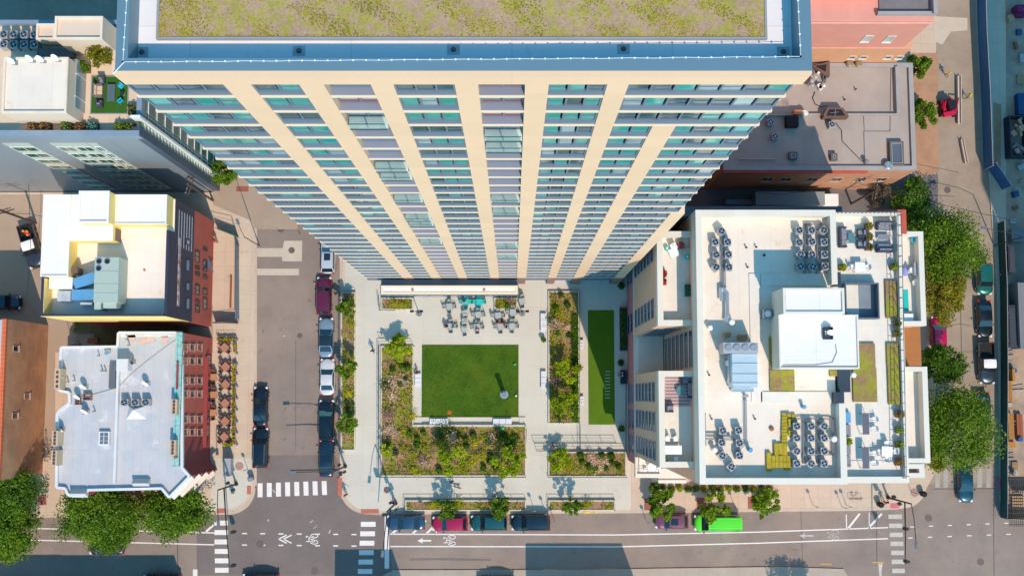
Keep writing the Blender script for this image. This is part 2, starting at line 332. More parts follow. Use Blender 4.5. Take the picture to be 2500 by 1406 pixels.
def bike(cx, cy, s, mt):
    q = []
    for dy in (-1, 1):
        c = (cx + 4 * s, cy + dy * 7.5 * s)
        for i in range(14): a0, a1 = 2 * pi * i / 14, 2 * pi * (i + 1) / 14; q.append(seg(c[0] + 9 * s * cos(a0), c[1] + 4.6 * s * sin(a0), c[0] + 9 * s * cos(a1), c[1] + 4.6 * s * sin(a1), 2.2 * s))
    k = lambda *a: q.append(seg(*[b * s + (cx, cy)[i % 2] for i, b in enumerate(a)], 2 * s))
    k(3, -7, -9, -4); k(-9, -4, -9, 5); k(-9, 5, 4, 7.5); k(3, -7, 2, 2); k(2, 2, -9, -2); k(2, 2, 5, 7); k(-16, -8, -8, -4); k(-16, 6, -9, 6); k(-16, -8, -15, -3)
    return marks('bicycle_symbol', q, 0.022, mt, road)
bike(763, 1315, 1.0, paint); bike(1099, 1318, 1.0, paint); bike(2035, 1305, 0.95, paintw)
for cx, cy, mt in ((1037, 1319, paint), (1970, 1307, paintw)):
    marks('arrow_symbol', [[(cx - 18, cy), (cx - 4, cy - 7), (cx - 6, cy - 2), (cx + 16, cy - 2), (cx + 16, cy + 2), (cx - 6, cy + 2), (cx - 4, cy + 7)]], 0.022, mt, road)
marks('chevron_symbol', [seg(680, 1315, 700, 1305, 3), seg(680, 1315, 700, 1325, 3), seg(692, 1315, 712, 1305, 3), seg(692, 1315, 712, 1325, 3)], 0.022, paint, road)
crk = mat('tar', (0.10, 0.085, 0.085), 0.8); rr = random.Random(5)
def crack(pts, w, parent, z=0.012, mt=crk): return marks('tar_seam', [seg(*pts[i], *pts[i + 1], w) for i in range(len(pts) - 1)], z, mt, parent)
crack([(433, 1310), (434, 1380), (446, 1406)], 2, road); crack([(1000, 1365), (1060, 1364), (1200, 1366)], 5, road, mt=asph2); crack([(2425, 1130), (2427, 1406)], 1.5, road)
crack([(2280, 1193), (2425, 1192)], 1.5, road); crack([(2345, 720), (2346, 790), (2347, 850), (2350, 930)], 1.6, road); crack([(2310, 796), (2345, 790), (2372, 796)], 1.2, road); crack([(2330, 859), (2380, 858)], 1.2, road)
crack([(1950, 1100), (1960, 1395)], 1, road); crack([(722, 830), (722, 1100)], 1.0, side, 0.012); crack([(2140, 1240), (2141, 1375)], 1.6, road)
for i in range(26):
    x, y = rr.uniform(630, 810), rr.uniform(560, 1400); crack([(x, y), (x + rr.uniform(-9, 9), y + rr.uniform(-9, 9))], rr.uniform(1, 4), road, 0.010, asph2 if i % 2 else MC['patch'])
for i in range(16):
    x, y = rr.uniform(980, 2150), rr.uniform(1262, 1385); crack([(x, y), (x + rr.uniform(-14, 14), y + rr.uniform(-4, 4))], rr.uniform(1, 3), road, 0.010, asph2)
manm = mat('cast_iron', (0.16, 0.13, 0.12), 0.7, 0.3)
for k, (x, y, z, r, lb) in enumerate([(712, 611, .012, .4, 'rusty round cover in the pale concrete patch'), (732, 819, .01, .33, 'dark round cover in the side street beside the parked cars'), (686, 560, .01, .42, 'faint round cover at the top of the side street'), (612, 1168, .165, .36, 'round cover on the kerb by the left end of the zebra crossing'),
        (768, 1393, .02, .45, 'round cover low in the junction'), (635, 1327, .02, .45, 'pale worn cover left of the chevron marking'), (1881, 1208, .165, .38, 'round cover on the tan pavement right of the third street tree'), (2394, 1371, .02, .42, 'dark round cover at the lower right of the right junction'),
        (2267, 1264, .02, .42, 'faint ring cover in the right junction'), (2313, 464, .02, .4, 'round cover in the shaded upper right street'), (945, 1195, .165, .4, 'round cover beside the sidewalk signal pole shadow')]):
    m = MB(); m.cyl(*P(x, y, 0), 0, z, r, n=16); tag(m.build('manhole_cover', manm), lb, 'manhole cover', 'iron covers in streets and pavements')
for x, y, lb in ((2232, 1202, 'reddish round plate on the tan pavement by the right corner bin'), (585, 1137, 'pink round plate on the left pavement beside the sign pole')):
    m = MB(); m.cyl(*P(x, y, 0), 0.1, 0.17, .5, n=18); tag(m.build('round_plate', mat('reddish_plate', (0.40, .24, .2), .8)), lb, 'ground plate')

# ------------------------------------------------------------------ the tower
cream = mat('cream_panel', (0.82, 0.575, 0.375), 0.6, var=0.03, sc=0.15, joints=(60, 2.71, 0.02, 0.90, 0, 'x'))
creamt = mat('cream_edge', (0.80, 0.66, 0.47), 0.6, var=0.02, sc=0.2)
spand = mat('blue_grey_metal', (0.155, 0.215, 0.285), 0.42, 0.15, var=0.06, sc=0.3, spec=0.5)
coping = mat('slate_coping', (0.13, 0.23, 0.28), 0.45, 0.1, var=0.03, sc=0.3, spec=0.5)
deckm = mat('balcony_deck', (0.225, 0.245, 0.31), 0.7, var=0.06, sc=0.4)
glt = [mat('glass_teal', (0.03, 0.36, 0.31), 0.08, 0.0, var=0.25, sc=0.7, spec=1.0), mat('glass_dark', (0.03, 0.10, 0.12), 0.08, var=0.3, sc=0.7, spec=1.0), mat('glass_pale', (0.30, 0.42, 0.42), 0.15, var=0.3, sc=0.9, spec=1.0)]
redw = mat('red_wall_panel', (0.30, 0.05, 0.06), 0.6, var=0.1)
brownb = mat('brown_brick', (0.30, 0.19, 0.16), 0.8, var=0.08, joints=(0.6, 0.3, 0.02, 0.85, 0.5, 'x'))
balg = mat('balcony_glass_floor', (0.55, 0.68, 0.64), .3)
railg = mat('rail_glass', (0.36, 0.60, 0.55), 0.08, spec=1.0, alpha=0.35)
frame = mat('dark_frame', (0.06, 0.09, 0.12), 0.5, 0.3)
TX0, TX1, TY, TN = -17.0, 12.85, 13.55, 36.0; TZ, FH = 90.0, 2.71
tow = thing('apartment_tower', 'tall cream and blue grey apartment tower with sedum roof rising at the top centre', 'tower', (-1.6, 24.0, 0))
rng = random.Random(11)
nfl = 31; zs = [86.25 - FH * k for k in range(nfl)]      # top of the k-th floor edge band
zs = [z for z in zs if z > 1.2]
xs_top = [(345, 545), (612, 730), (790, 905), (960, 1110), (1167, 1282), (1340, 1483), (1535, 1925)]
bays = [tuple(onY(a, 207, TY)[0] for a in b) for b in xs_top]; bays[0] = (TX0, bays[0][1]); bays[6] = (bays[6][0], TX1 - 0.45)
split = (onY(1592, 312, TY)[0], onY(1648, 312, TY)[0])
core = MB(); core.box(TX0 + .5, TY + .5, 0, TX1 - .5, TN, TZ - 1.3); core.build('core_wall', spand, tow)
hd = MB(); hd.box(-16.95, TY, zs[0] + 1.98, 12.72, TY + .5, TZ - .12); hd.build('cornice', cream, tow)
wn = MB(); wn.box(-16.95, TY + .5, zs[0] + 1.7, -16.55, TN, TZ - 1.25); wn.build('cornice', cream, tow); wn = MB(); wn.box(12.36, TY + .5, zs[0] + 1.7, 12.72, TN, TZ - 1.25); wn.build('cornice', cream, tow)
for i in range(6):
    a, b = bays[i][1], bays[i + 1][0]; m = MB(); m.box(a, TY, 7.3, b, TY + .55, zs[0] + 1.98); m.box(a + .02, TY + .02, 0, b - .02, TY + .55, 7.3, 1); m.build('column', [cream, brownb], tow)
m = MB(); m.box(split[0], TY, 7.3, split[1], TY + .55, zs[3] + FH - .34); m.box(split[0] + .02, TY + .02, 0, split[1] - .02, TY + .55, 7.3, 1); m.build('column', [cream, brownb], tow)
m = MB(); m.box(TX1 - .95, TY + .003, 7.3, TX1 + .1, TY + .6, zs[13] + FH - .34); m.box(TX1 - .93, TY + .02, 0, TX1 + .08, TY + .6, 7.3, 1); m.build('column', [cream, brownb], tow)
RB = {2: (2, 6, 7, 10, 13, 14, 18), 4: (3, 4, 10, 12, 19, 22)}
for k, z in enumerate(zs):
    m = MB(); x0 = TX0 - .12; x1 = TX1 - .35 if k < 13 else TX1 - .95
    low = z < 7.3; mi = 1 if low else 0
    segs = [(x0, bays[0][1])] + [bays[i] for i in range(1, 6)] + ([(bays[6][0], x1)] if k < 3 else [(bays[6][0], split[0]), (split[1], x1)])
    if k in RB[2]: segs.remove(bays[2])
    if k in RB[4]: segs.remove(bays[4])
    for bi in (2, 4):
        if k in RB[bi]: m.box(bays[bi][0], TY + .44, z - .28, bays[bi][1], TY + .5, z - .02, mi)
    for a, b in segs: m.box(a, TY + .012, z - .27, b, TY + .5, z, mi)
    m.box(TX0 - .12, TY + .5, z - .34, TX0 + .3, TN, z, mi); m.box(TX1 - .3, TY + .6, z - .34, TX1 + .1, TN, z, mi)
    m.build('floor_edge', [creamt, spand], tow)
wcount = 0; rest = MB(); rsp = MB()
for k, z in enumerate(zs):
    ztop = z + FH - .30 if k else z + 2.0
    sg = [bays[0], bays[1], bays[2], bays[3], bays[4], bays[5]] + ([bays[6]] if k < 3 else [(bays[6][0], split[0]), (split[1], bays[6][1] if k < 13 else TX1 - .95)])
    for bi, (a, b) in enumerate(sg):
        balc = bi in (2, 4); sp = MB(); gb = z + (.66 if not balc else 0.2); yg = TY + ((.15 if k else .12) if not balc else .47)
        n = {0: 4, 1: 2, 2: 2, 3: 3, 4: 2, 5: 3, 6: 7 if k < 3 else 2, 7: 4}[bi]
        if not balc:
            sp.box(a, TY + .06, z, b, TY + .5, gb, 0)                      # spandrel ledge
            sp.box(a + .02, TY + .045, z + .50, b - .02, TY + .06, z + .54, 0)
        else:
            if k in RB[bi]: sp.box(a + .05, TY - .16, z - .12, b - .05, TY + .5, z + .035, 3)
            else: sp.box(a, TY + .06, z, b, TY + .5, z + .035, 1)               # balcony deck
            sp.box(a, TY + .44, z + .035, b, TY + .5, gb + .35, 2 if (bi == 2 and k in (1,)) or (bi == 4 and k in (0, 1, 2)) else 0)
        own = wcount < 97; w = MB() if own else rest
        if own: sp.build('spandrel', [spand, deckm, redw, balg], tow)
        else:
            n0 = len(rsp.v); rsp.v += sp.v; rsp.f += [tuple(i + n0 for i in f_) for f_ in sp.f]; rsp.m += sp.m
        for j in range(n):
            p0, p1 = a + (b - a) * j / n, a + (b - a) * (j + 1) / n
            w.box(p0 + .10, yg - .02, gb + .12, p1 - .10, yg + .07, ztop - .12, 3 if k in RB.get(bi, ()) or k + 1 in RB.get(bi, ()) else 1 + rng.choice([0, 0, 0, 1, 1, 2] if k < 9 else [0, 1, 1, 1, 1, 1]))
            w.box(p0, yg - .07, gb, p0 + .10, yg + .06, ztop, 0)
            if rng.random() < .45: w.box(p0 + .10, yg - .045, (gb + ztop) / 2 - .04, p1 - .10, yg - .03, (gb + ztop) / 2 + .04, 0)
        w.box(b - .10, yg - .09, gb, b, yg + .06, ztop, 0); w.box(a + .1, yg - .09, gb, b - .1, yg + .05, gb + .10, 0); w.box(a + .1, yg - .09, ztop - .1, b - .1, yg + .05, ztop, 0)
        if own: w.build('window', [spand] + glt, tow); wcount += 1
        if k in RB.get(bi, ()):
            r = MB(); r.box(a + .12, TY - .22, z + .1, b - .12, TY - .20, z + 1.05, 0); r.box(a + .1, TY - .23, z + 1.05, b - .1, TY - .19, z + 1.09, 1); r.box(a + .1, TY - .23, z - .12, b - .1, TY - .165, z + .04, 1)
            r.box((a + b) / 2 - .03, TY - .19, z + .04, (a + b) / 2 + .03, TY - .16, z + 1.05, 1)
            r.build('balcony', [railg, frame, creamt], tow)
tag(rsp.build('spandrel', [spand, deckm, redw, balg], tow), kind='stuff')
tag(rest.build('window', [spand] + glt, tow), kind='stuff')
# tower roof
white = mat('white_membrane', (0.80, 0.78, 0.76), 0.7, var=0.03, sc=0.25, joints=(7.0, 3.2, 0.02, 0.80), stain=((0.6, 0.58, 0.54), 0.6, 0.6, 0.5))
ZR = TZ - 1.25
m = MB(); m.box(TX0 + .45, TY + .5, TZ - 1.3, TX1 - .45, TN - .5, ZR); m.build('roof', white, tow)
m = MB(); xa = P(281, 160, TZ)[0]; xb = P(1983, 160, TZ)[0]; ya = P(1200, 172, TZ)[1]
m.ring(xa, ya, xb, TN + .3, .52, TZ - 1.25, TZ, 0); m.build('parapet', coping, tow)
gx0, gx1, gy0 = P(388, 50, ZR + .2)[0], P(1868, 50, ZR + .2)[0], P(1100, 90, ZR + .2)[1]
sedum = mat('sedum', (0.42, 0.28, 0.19), 0.95, var=0.15, sc=1.2, col2=(0.36, 0.31, 0.07), sc2=2.2, grain=0.2, bump=0.3)
m = MB(); m.box(gx0, gy0, ZR, gx1, TN - 3, ZR + .2, 0); m.build('green_roof_bed', sedum, tow)
m = MB(); m.ring(gx0 - .1, gy0 - .12, gx1 + .08, TN - 2.8, .1, ZR, ZR + .24); m.build('bed_edging', mat('edging', (0.30, 0.32, 0.33), 0.7), tow)
rg = np.random.RandomState(4); n = 26000; C_ = np.stack([rg.uniform(gx0, gx1, n), rg.uniform(gy0, gy0 + 4.2, n), np.full(n, ZR + .23)], 1)
pat = np.sin(C_[:, 0] * 2.1 + 1.3 * np.sin(C_[:, 1] * 2.7)) + np.sin(C_[:, 0] * .9 + 2) * .6 + np.sin(C_[:, 1] * 4.1 + C_[:, 0] * 1.7) * .7 + (C_[:, 1] - gy0) * .12
edge = (C_[:, 0] - gx0 < .35) | (C_[:, 1] - gy0 < .06); C_ = C_[(pat + rg.normal(size=n) * .5 > 0.5) | edge]
m = MB(); m.leaves(C_, .034, 3, 5); tag(m.build('sedum_tufts', leafmat('sedum_leaf', (.25, .25, .01), (.50, .47, .015), (.46, .34, .06)), tow), kind='stuff')
cab = mat('white_cable', (0.75, .85, .88), .5)
for a, b in (((300, 152), (1955, 139)), ((300, 152), (309, 2)), ((1955, 139), (1948, 2))):
    m = MB(); p, q = Vector(V(*a, TZ + .02)), Vector(V(*b, TZ + .02)); k = int((q - p).length / .55) + 1
    m.tube([p.lerp(q, i / 60) + Vector((0, .012 * sin(i * 1.3), 0)) for i in range(61)], .012)
    for i in range(k + 1): w = p.lerp(q, i / k); m.box(w.x - .035, w.y - .03, TZ + .003, w.x + .035, w.y + .03, TZ + .05)
    m.build('lightning_cable', cab, tow)
m = MB(); m.tube([V(277, 180, TZ + .02), V(303, 152, TZ + .02)], .02); m.build('lightning_cable', cab, tow)
for x, y in ((347, 128), (730, 125), (1107, 122), (1522, 120), (1912, 127)):
    m = MB(); c = P(x, y, ZR); m.box(c[0] - .27, c[1] - .22, ZR, c[0] + .27, c[1] + .22, ZR + .02); m.cyl(*c, ZR + .02, ZR + .12, .12, .08, 12, 1); m.build('roof_drain', [mat('drain_pad', (.42, .45, .47), .8, var=.3, sc=3), manm], tow)
for a, b in (((740, 98), (740, 170)),): pass
# podium canopy and glazed ground floor under it
ZC = 7.2; can = thing('entrance_canopy', 'white flat canopy roof with glazed shopfront along the tower foot', 'canopy', (*P(1095, 706, ZC), 0))
m = MB(); m.pbox(928, 695, 1266, 720, ZC - .25, ZC - .9); m.build('fascia', spand, can)
m = MB(); m.pring(930, 697, 1264, 718, .25, ZC, ZC - .25); m.build('parapet', creamt, can)
m = MB(); m.pbox(933, 699, 1262, 716, ZC - .1, ZC - .25); m.build('roof', white, can)
x0, y0 = P(930, 722, ZC - .9); x1, _ = P(1264, 722, ZC - .9); y0 += .45
m = MB(); m.box(x0, y0, .12, x1, TY - .1, ZC - .9); m.build('wall', spand, can)
for i in range(9):
    a = x0 + .3 + i * (x1 - x0 - .3) / 9; m = MB(); m.box(a, y0 - .06, .3, a + (x1 - x0) / 9 - .35, y0, 3.2, 1); m.box(a - .08, y0 - .1, 3.2, a + (x1 - x0) / 9 - .27, y0, 3.4); m.box(a, y0 - .06, 3.6, a + (x1 - x0) / 9 - .35, y0, 5.6, 1); m.build('window', [creamt, glt[1]], can)
for x in (1007, 1182): m = MB(); m.cyl(*P(x, 707, ZC), ZC - .1, ZC + .02, .16, n=14); m.build('roof_drain', mat('rust_drain', (.3, .2, .17), .8), can)
# ------------------------------------------------------------------ buildings
def wwin(par, ax, pos, s, a0, a1, z0, z1, fm, gm, fr=.09, name='window', mull=0, sill=None, dep=.06):
    m = MB()
    def b(u0, u1, w0, w1, d0, d1, mi):
        if ax == 'x': m.box(pos + s * d0, u0, w0, pos + s * d1, u1, w1, mi)
        else: m.box(u0, pos + s * d0, w0, u1, pos + s * d1, w1, mi)
    if a0 > a1: a0, a1 = a1, a0
    if z0 > z1: z0, z1 = z1, z0
    b(a0 + fr, a1 - fr, z0 + fr, z1 - fr, -.02, dep * .4, 1)
    b(a0, a0 + fr, z0, z1, -.02, dep, 0); b(a1 - fr, a1, z0, z1, -.02, dep, 0); b(a0 + fr, a1 - fr, z0, z0 + fr, -.02, dep, 0); b(a0 + fr, a1 - fr, z1 - fr, z1, -.02, dep, 0)
    for i in range(mull): u = a0 + (a1 - a0) * (i + 1) / (mull + 1); b(u - .03, u + .03, z0 + fr, z1 - fr, -.02, dep * .8, 0)
    if sill: b(a0 - .06, a1 + .06, z0 - .12, z0, -.02, sill, 0)
    return m.build(name, [fm, gm], par)
offw = mat('off_white_parapet', (0.74, 0.69, 0.58), 0.7, var=0.03, sc=0.4, joints=(1.5, 9, 0.02, 0.9))
roofw = mat('cream_roof', (0.82, 0.73, 0.61), 0.75, var=0.06, sc=0.35, col2=(0.79, 0.69, 0.56), sc2=0.16, joints=(3.1, 40, 0.02, 0.86), stain=((0.60, 0.46, 0.33), 0.33, 0.585, 0.6))
tanw = mat('tan_cladding', (0.78, 0.47, 0.32), 0.75, var=0.05, sc=0.5, joints=(2.9, 2.9, 0.012, 0.85, 0, 'y'))
pinkb = mat('pink_brick', (0.66, 0.22, 0.21), 0.8, var=0.08, joints=(0.5, 0.25, 0.02, 0.85, 0.5, 'y'))
wfr = mat('window_frame_grey', (0.20, 0.25, 0.31), 0.5, 0.2); wfw = mat('window_frame_white', (0.70, 0.68, 0.62), 0.6)
gdk = mat('glass_navy', (0.015, 0.03, 0.05), 0.08, spec=1.0, var=0.3); ggr = mat('glass_green', (0.03, 0.12, 0.08), 0.08, spec=1.0, var=0.3)
railm = mat('rail_metal', (0.13, 0.17, 0.19), 0.45, 0.5); railgl = mat('pale_rail_glass', (0.5, 0.6, 0.62), 0.1, alpha=0.35, spec=1.0)
sedm = mat('roof_sedum', (0.30, 0.29, 0.03), 0.95, var=0.2, sc=2.0, col2=(0.30, 0.19, 0.09), sc2=0.8, grain=0.25, bump=0.4)
pav = mat('terrace_paver', (0.78, 0.72, 0.62), 0.8, var=0.04, sc=0.5, joints=(0.61, 0.61, 0.012, 0.9))
# --- white roofed apartment block on the right
ZM, ZF, ZT = 31.5, 30.15, 30.0
G = thing('apartment_block', 'white roofed apartment block with many rooftop fan units right of the plaza', 'apartment building', (27.0, 5.0, 0))
gX0, gX1, gY0, gY1 = 17.4, 37.35, -8.2, 17.5; wX = 14.1
m = MB(); m.box(gX0, gY0, 8.0, gX1, gY1, 29.0); m.build('wall', tanw, G)
m = MB(); m.box(gX0 + .1, gY0 + .1, 29.0, 30.6, gY1 - .1, ZF); m.build('roof', roofw, G)
m = MB(); m.box(30.6, gY0 + .1, 29.0, gX1 - .1, gY1 - .1, 29.25); m.build('terrace_floor', pav, G)
m = MB(); m.box(gX0, gY0, 29.0, gX0 + .58, gY1, ZM); m.box(gX0 + .58, gY0, 29.0, 31.1, gY0 + .58, ZM); m.box(gX0 + .58, gY1 - .58, 29.0, 30.7, gY1, ZM); m.box(30.5, gY0 + .58, 29.0, 31.1, -.75, ZM); m.box(30.15, 10.4, 29.0, 30.7, gY1 - .58, ZM); m.build('parapet', offw, G)
m = MB(); m.box(31.1, gY0, 29.0, gX1, gY0 + .6, ZT); m.box(gX1 - .35, gY0 + .6, 29.0, gX1, gY1 - .3, ZT); m.box(30.7, gY1 - .3, 29.0, gX1, gY1, ZT); m.build('parapet', offw, G)
m = MB(); m.box(wX - .05, -7.8, 0, gX1, gY1 - .2, 8.0); m.build('podium_wall', pinkb, G)
m = MB(); m.box(wX - .12, -8.0, 7.75, wX + .3, 15.9, 8.02); m.build('ledge', offw, G)
for y0, y1, nm in ((6.7, 15.9, 'n'), (-6.85, 2.35, 's')):
    m = MB(); m.box(wX, y0, 8.02, gX0, y1, 27.2); m.build('wing_wall', tanw, G)
    m = MB(); m.box(wX + .5, y0 + .5, 27.2, gX0 - .01, y1 - .5, 27.35); m.build('terrace_floor', pav, G)
    m = MB(); m.box(wX, y0, 27.2, wX + .55, y1, 28.5); m.box(wX + .55, y0, 27.2, gX0 - .005, y0 + .55, 28.5); m.box(wX + .55, y1 - .55, 27.2, gX0 - .005, y1, 28.5); m.build('parapet', offw, G)
# recess floor and inner windows
m = MB(); m.box(wX + .3, 2.36, 8.02, 17.3, 6.69, 8.4); m.build('recess_floor', pav, G)
for k in range(7): wwin(G, 'x', gX0, -1, 2.7, 6.3, 9.3 + 2.9 * k, 11.2 + 2.9 * k, wfr, gdk, mull=2)
for k in range(5): wwin(G, 'y', 6.7, -1, 14.6, 17.0, 9.5 + 2.9 * k + 1.2, 11.3 + 2.9 * k + 1.2, wfr, gdk, mull=1)
def yr(x, a, b): return onX(x, b, wX)[0], onX(x, a, wX)[0]
for (x, a, b) in ((1555, 756, 799), (1601, 599, 632), (1557, 936, 979), (1557, 1000, 1043), (1565, 1066, 1108)):
    y0, y1 = yr(x, a, b)
    if y1 > 15.8: y1 = 15.7
    for k in range(6): wwin(G, 'x', wX, -1, y0, y1, 9.3 + 2.95 * k, 10.9 + 2.95 * k, wfr, gdk, mull=1, dep=.1)
    wwin(G, 'x', wX - .05, -1, y0 - .3, y1, 4.6, 6.6, wfr, gdk, mull=1); wwin(G, 'x', wX - .05, -1, y0 - .3, y1, 1.0, 3.4, wfr, gdk, mull=1)
# low south west terrace and its steps of walls
m = MB(); m.box(14.05, -8.75, 8.02, 16.8, -6.9, 9.2); m.build('low_terrace', pav, G)
m = MB(); m.box(13.85, -8.95, 8.6, 14.05, -6.9, 9.6); m.box(13.85, -9.2, 8.6, 16.6, -8.75, 9.45); m.build('parapet', offw, G)
m = MB(); m.box(16.7, -9.6, 7.0, 19.9, -8.3, 7.2); m.box(16.7, -9.95, 6.6, 19.9, -9.6, 7.4); m.build('lower_balcony', offw, G)
m = MB()
for x in (16.8, 18.35, 19.7): m.box(x - .12, -9.9, 0, x + .12, -9.5, 6.6)
m.build('pier', offw, G)
m = MB()
for pts in ([(14.2, -6.9), (14.2, -8.6), (16.5, -8.6)],):
    for z in (9.7, 10.1): m.tube([(x, y, z) for x, y in pts], .03)
    for x, y in pts + [(15.3, -8.6)]: m.tube([(x, y, 9.2), (x, y, 10.1)], .04)
m.build('railing', railm, G)
# east side balconies
for (a, b, c, d) in ((2196, 565, 2262, 795), (2208, 895, 2272, 1130), (2213, 1132, 2258, 1166)):
    p, q = P(a, b, 29.3), P(c, d, 29.3); x0, x1 = gX1 + .003, q[0]; m = MB(); m.box(x0, q[1] + .1, 8, x1 - .1, p[1] - .1, 27.9); m.build('balcony_stack', tanw, G)
    m = MB(); m.box(x0, q[1] + .05, 27.9, x1 - .05, p[1] - .05, 28.0); m.build('balcony_floor', pav, G)
    m = MB(); m.box(x1 - .5, q[1], 28.0, x1, p[1], 29.3); m.box(x0, q[1], 28.0, x1 - .5, q[1] + .45, 29.3); m.box(x0, p[1] - .45, 28.0, x1 - .5, p[1], 29.3); m.build('parapet', offw, G)
p, q = P(2205, 797, 25), P(2250, 893, 25); m = MB(); m.box(gX1 + .003, q[1], 24.5, q[0], p[1], 25.0); m.build('wooden_deck', mat('orange_wood', (0.42, 0.17, 0.05), 0.7, var=0.1, joints=(9, 0.14, 0.012, 0.75)), G)
# red brick corner and dark back terrace at the north
m = MB(); m.box(34.6, gY1, 8, 38.1, gY1 + .35, 29.5); m.box(gX1, 15.5, 8, 38.1, gY1, 29.5); m.build('brick_corner', mat('red_brick_cap', (0.55, 0.10, 0.06), 0.8, joints=(0.6, 0.3, .02, .8, .5)), G)
m = MB(); m.box(gX0 - 3, gY1 + .01, 5, 32.5, gY1 + 1.0, 27.6); m.build('back_gallery', mat('dark_grey_roof', (0.12, 0.13, 0.15), 0.8), G)
# central penthouse
m = MB(); m.pbox(1902, 768, 2097, 900, 33.4, 29.2); m.build('penthouse', offw, G)
m = MB(); m.pbox(1912, 703, 2062, 766, 34.9, ZF); m.build('penthouse', offw, G)
m = MB(); m.pbox(1904, 770, 2093, 893, 33.43, 33.35); m.pbox(1919, 707, 2058, 762, 34.95, 34.85); m.build('penthouse_roof', white, G)
m = MB(); m.pring(1912, 703, 2062, 766, .22, 35.15, 34.9); m.pring(1902, 768, 2097, 900, .15, 33.6, 33.4); m.build('parapet', offw, G)
# walkway pads, glass screen and stair well beside the penthouse
m = MB()
for r in ((1832, 668, 1858, 980), (1858, 668, 2033, 697), (1858, 956, 2031, 984)): m.pbox(*r, ZF + .12, ZF + .01)
m.build('walkway', pav, G)
m = MB(); m.pbox(2097, 694, 2146, 777, 29.29, 29.26); m.build('stair_well', mat('shaft_grey', (0.22, 0.27, 0.32), 0.7), G)
m = MB(); m.pring(2064, 690, 2147, 778, .12, 30.4, 29.26); m.build('well_wall', mat('well_wall', (0.10, .14, .18), .6), G)
m = MB(); m.pbox(2036, 664, 2053, 697, ZF + 1.3, ZF); m.build('screen', mat('dark_panel', (0.03, 0.05, 0.07), .5), G)
m = MB(); m.pbox(2041, 957, 2061, 984, ZF + 1.4, ZF); m.pbox(2045, 900, 2076, 957, ZF + .3, 29.2); m.build('screen', MC['dark_panel'], G)
for r in ((2163, 685, 2191, 776), (2099, 838, 2137, 898), (2083, 898, 2141, 981), (2166, 838, 2194, 898), (2169, 898, 2197, 987), (1880, 903, 1940, 954), (2026, 903, 2046, 918), (1879, 822, 1886, 900)):
    z_ = 29.55 if r[0] > 2060 else 30.4; m = MB(); m.pbox(*r, z_, 29.2); m.build('sedum_bed', sedm, G)
m = MB(); rr = random.Random(9)
for i in range(11): m.pbox(1909 + rr.uniform(-1, 1), 1008 + i * 8, 1922 + rr.uniform(0, 2), 1015 + i * 8, 30.45 + rr.random() * .08, ZF)
for r in ((1922, 1010, 1932, 1018), (1933, 1011, 1944, 1030), (1925, 1022, 1932, 1042), (1891, 1082, 1923, 1112), (1872, 1104, 1884, 1150), (1884, 1112, 1931, 1127), (1884, 1127, 1931, 1142), (1917, 1142, 1931, 1148), (1925, 1050, 1936, 1064)):
    n = max(1, int((r[2] - r[0]) / 9))
    for i in range(n): m.pbox(r[0] + (r[2] - r[0]) * i / n, r[1], r[0] + (r[2] - r[0]) * (i + 1) / n - .6, r[3] - .6, 30.45 + rr.random() * .15, ZF)
tag(m.build('sedum_trays', mat('sedum_tray', (0.42, 0.33, 0.03), 0.95, var=0.25, sc=2.5, grain=0.3, bump=.5)), 'stacked yellow green sedum trays in an L shape on the white roof', 'sedum trays')
# glass rail on the east terrace edge
m = MB(); p, q = V(2200, 524, 30.9), V(2212, 1166, 30.9)
for dx in (0, -.35): m.tube([(p[0] + dx, p[1], 31.0), (q[0] + dx, q[1], 31.0)], .035)
for i in range(26): t = i / 25; x, y = p[0] + (q[0] - p[0]) * t, p[1] + (q[1] - p[1]) * t; m.tube([(x, y, 29.9), (x, y, 31.0)], .03); m.tube([(x, y, 31.0), (x - .35, y, 31.0)], .03)
for i in range(17): x = 30.9 + i * .39; m.tube([(x, gY1 - .1, 30), (x, gY1 - .1, 31.0)], .025)
m.tube([(30.8, gY1 - .1, 31), (37.3, gY1 - .1, 31)], .03); m.tube([(31.3, -7.5, 30.9), (37.1, -7.5, 30.9)], .03)
m.build('railing', railm, G)
# --- two low buildings, then the street blocks
def block(name, label, x0, y0, x1, y1, z, rf, wl, par=.6, w=.35, pm=None, cat='building', rz=None):
    t = thing(name, label, cat, ((x0 + x1) / 2, (y0 + y1) / 2, 0)); rz = rz if rz is not None else z - par
    m = MB(); m.box(x0, y0, 0, x1, y1, rz - .1); m.build('wall', wl, t)
    m = MB(); m.box(x0 + .02, y0 + .02, rz - .1, x1 - .02, y1 - .02, rz); m.build('roof', rf, t)
    m = MB(); m.ring(x0 - .005, y0 - .005, x1 + .005, y1 + .005, w, rz, z); m.build('parapet', pm or wl, t); return t
greyr = mat('grey_roof', (0.42, 0.365, 0.32), 0.85, var=0.06, sc=0.3, col2=(0.38, 0.33, 0.29), sc2=0.2, joints=(1.1, 30, 0.012, 0.85))
brickd = mat('brown_wall_brick', (0.52, 0.28, 0.17), 0.85, var=0.12, sc=0.6, joints=(0.45, 0.18, 0.02, 0.8, 0.5, 'x'))
E_ = block('brick_building', 'brown brick building with flat grey roof and skylights right of the tower', 23.9, 25.3, 45.7, 37.7, 12.0, greyr, brickd, .35, .5, mat('grey_coping', (.36, .34, .33), .7))
m = MB(); y = P(2000, 280, 12)[1]; m.box(26.9, y - .12, 11.65, 44.0, y + .12, 12.05); m.box(43.6, y + .12, 11.65, 44.0, 37.2, 12.3); m.build('fire_wall', MC['grey_coping'], E_)
m = MB(); m.box(23.9, 25.02, 11.45, 40.2, 25.29, 11.9); m.build('brick_cap', MC['red_brick_cap'], E_)
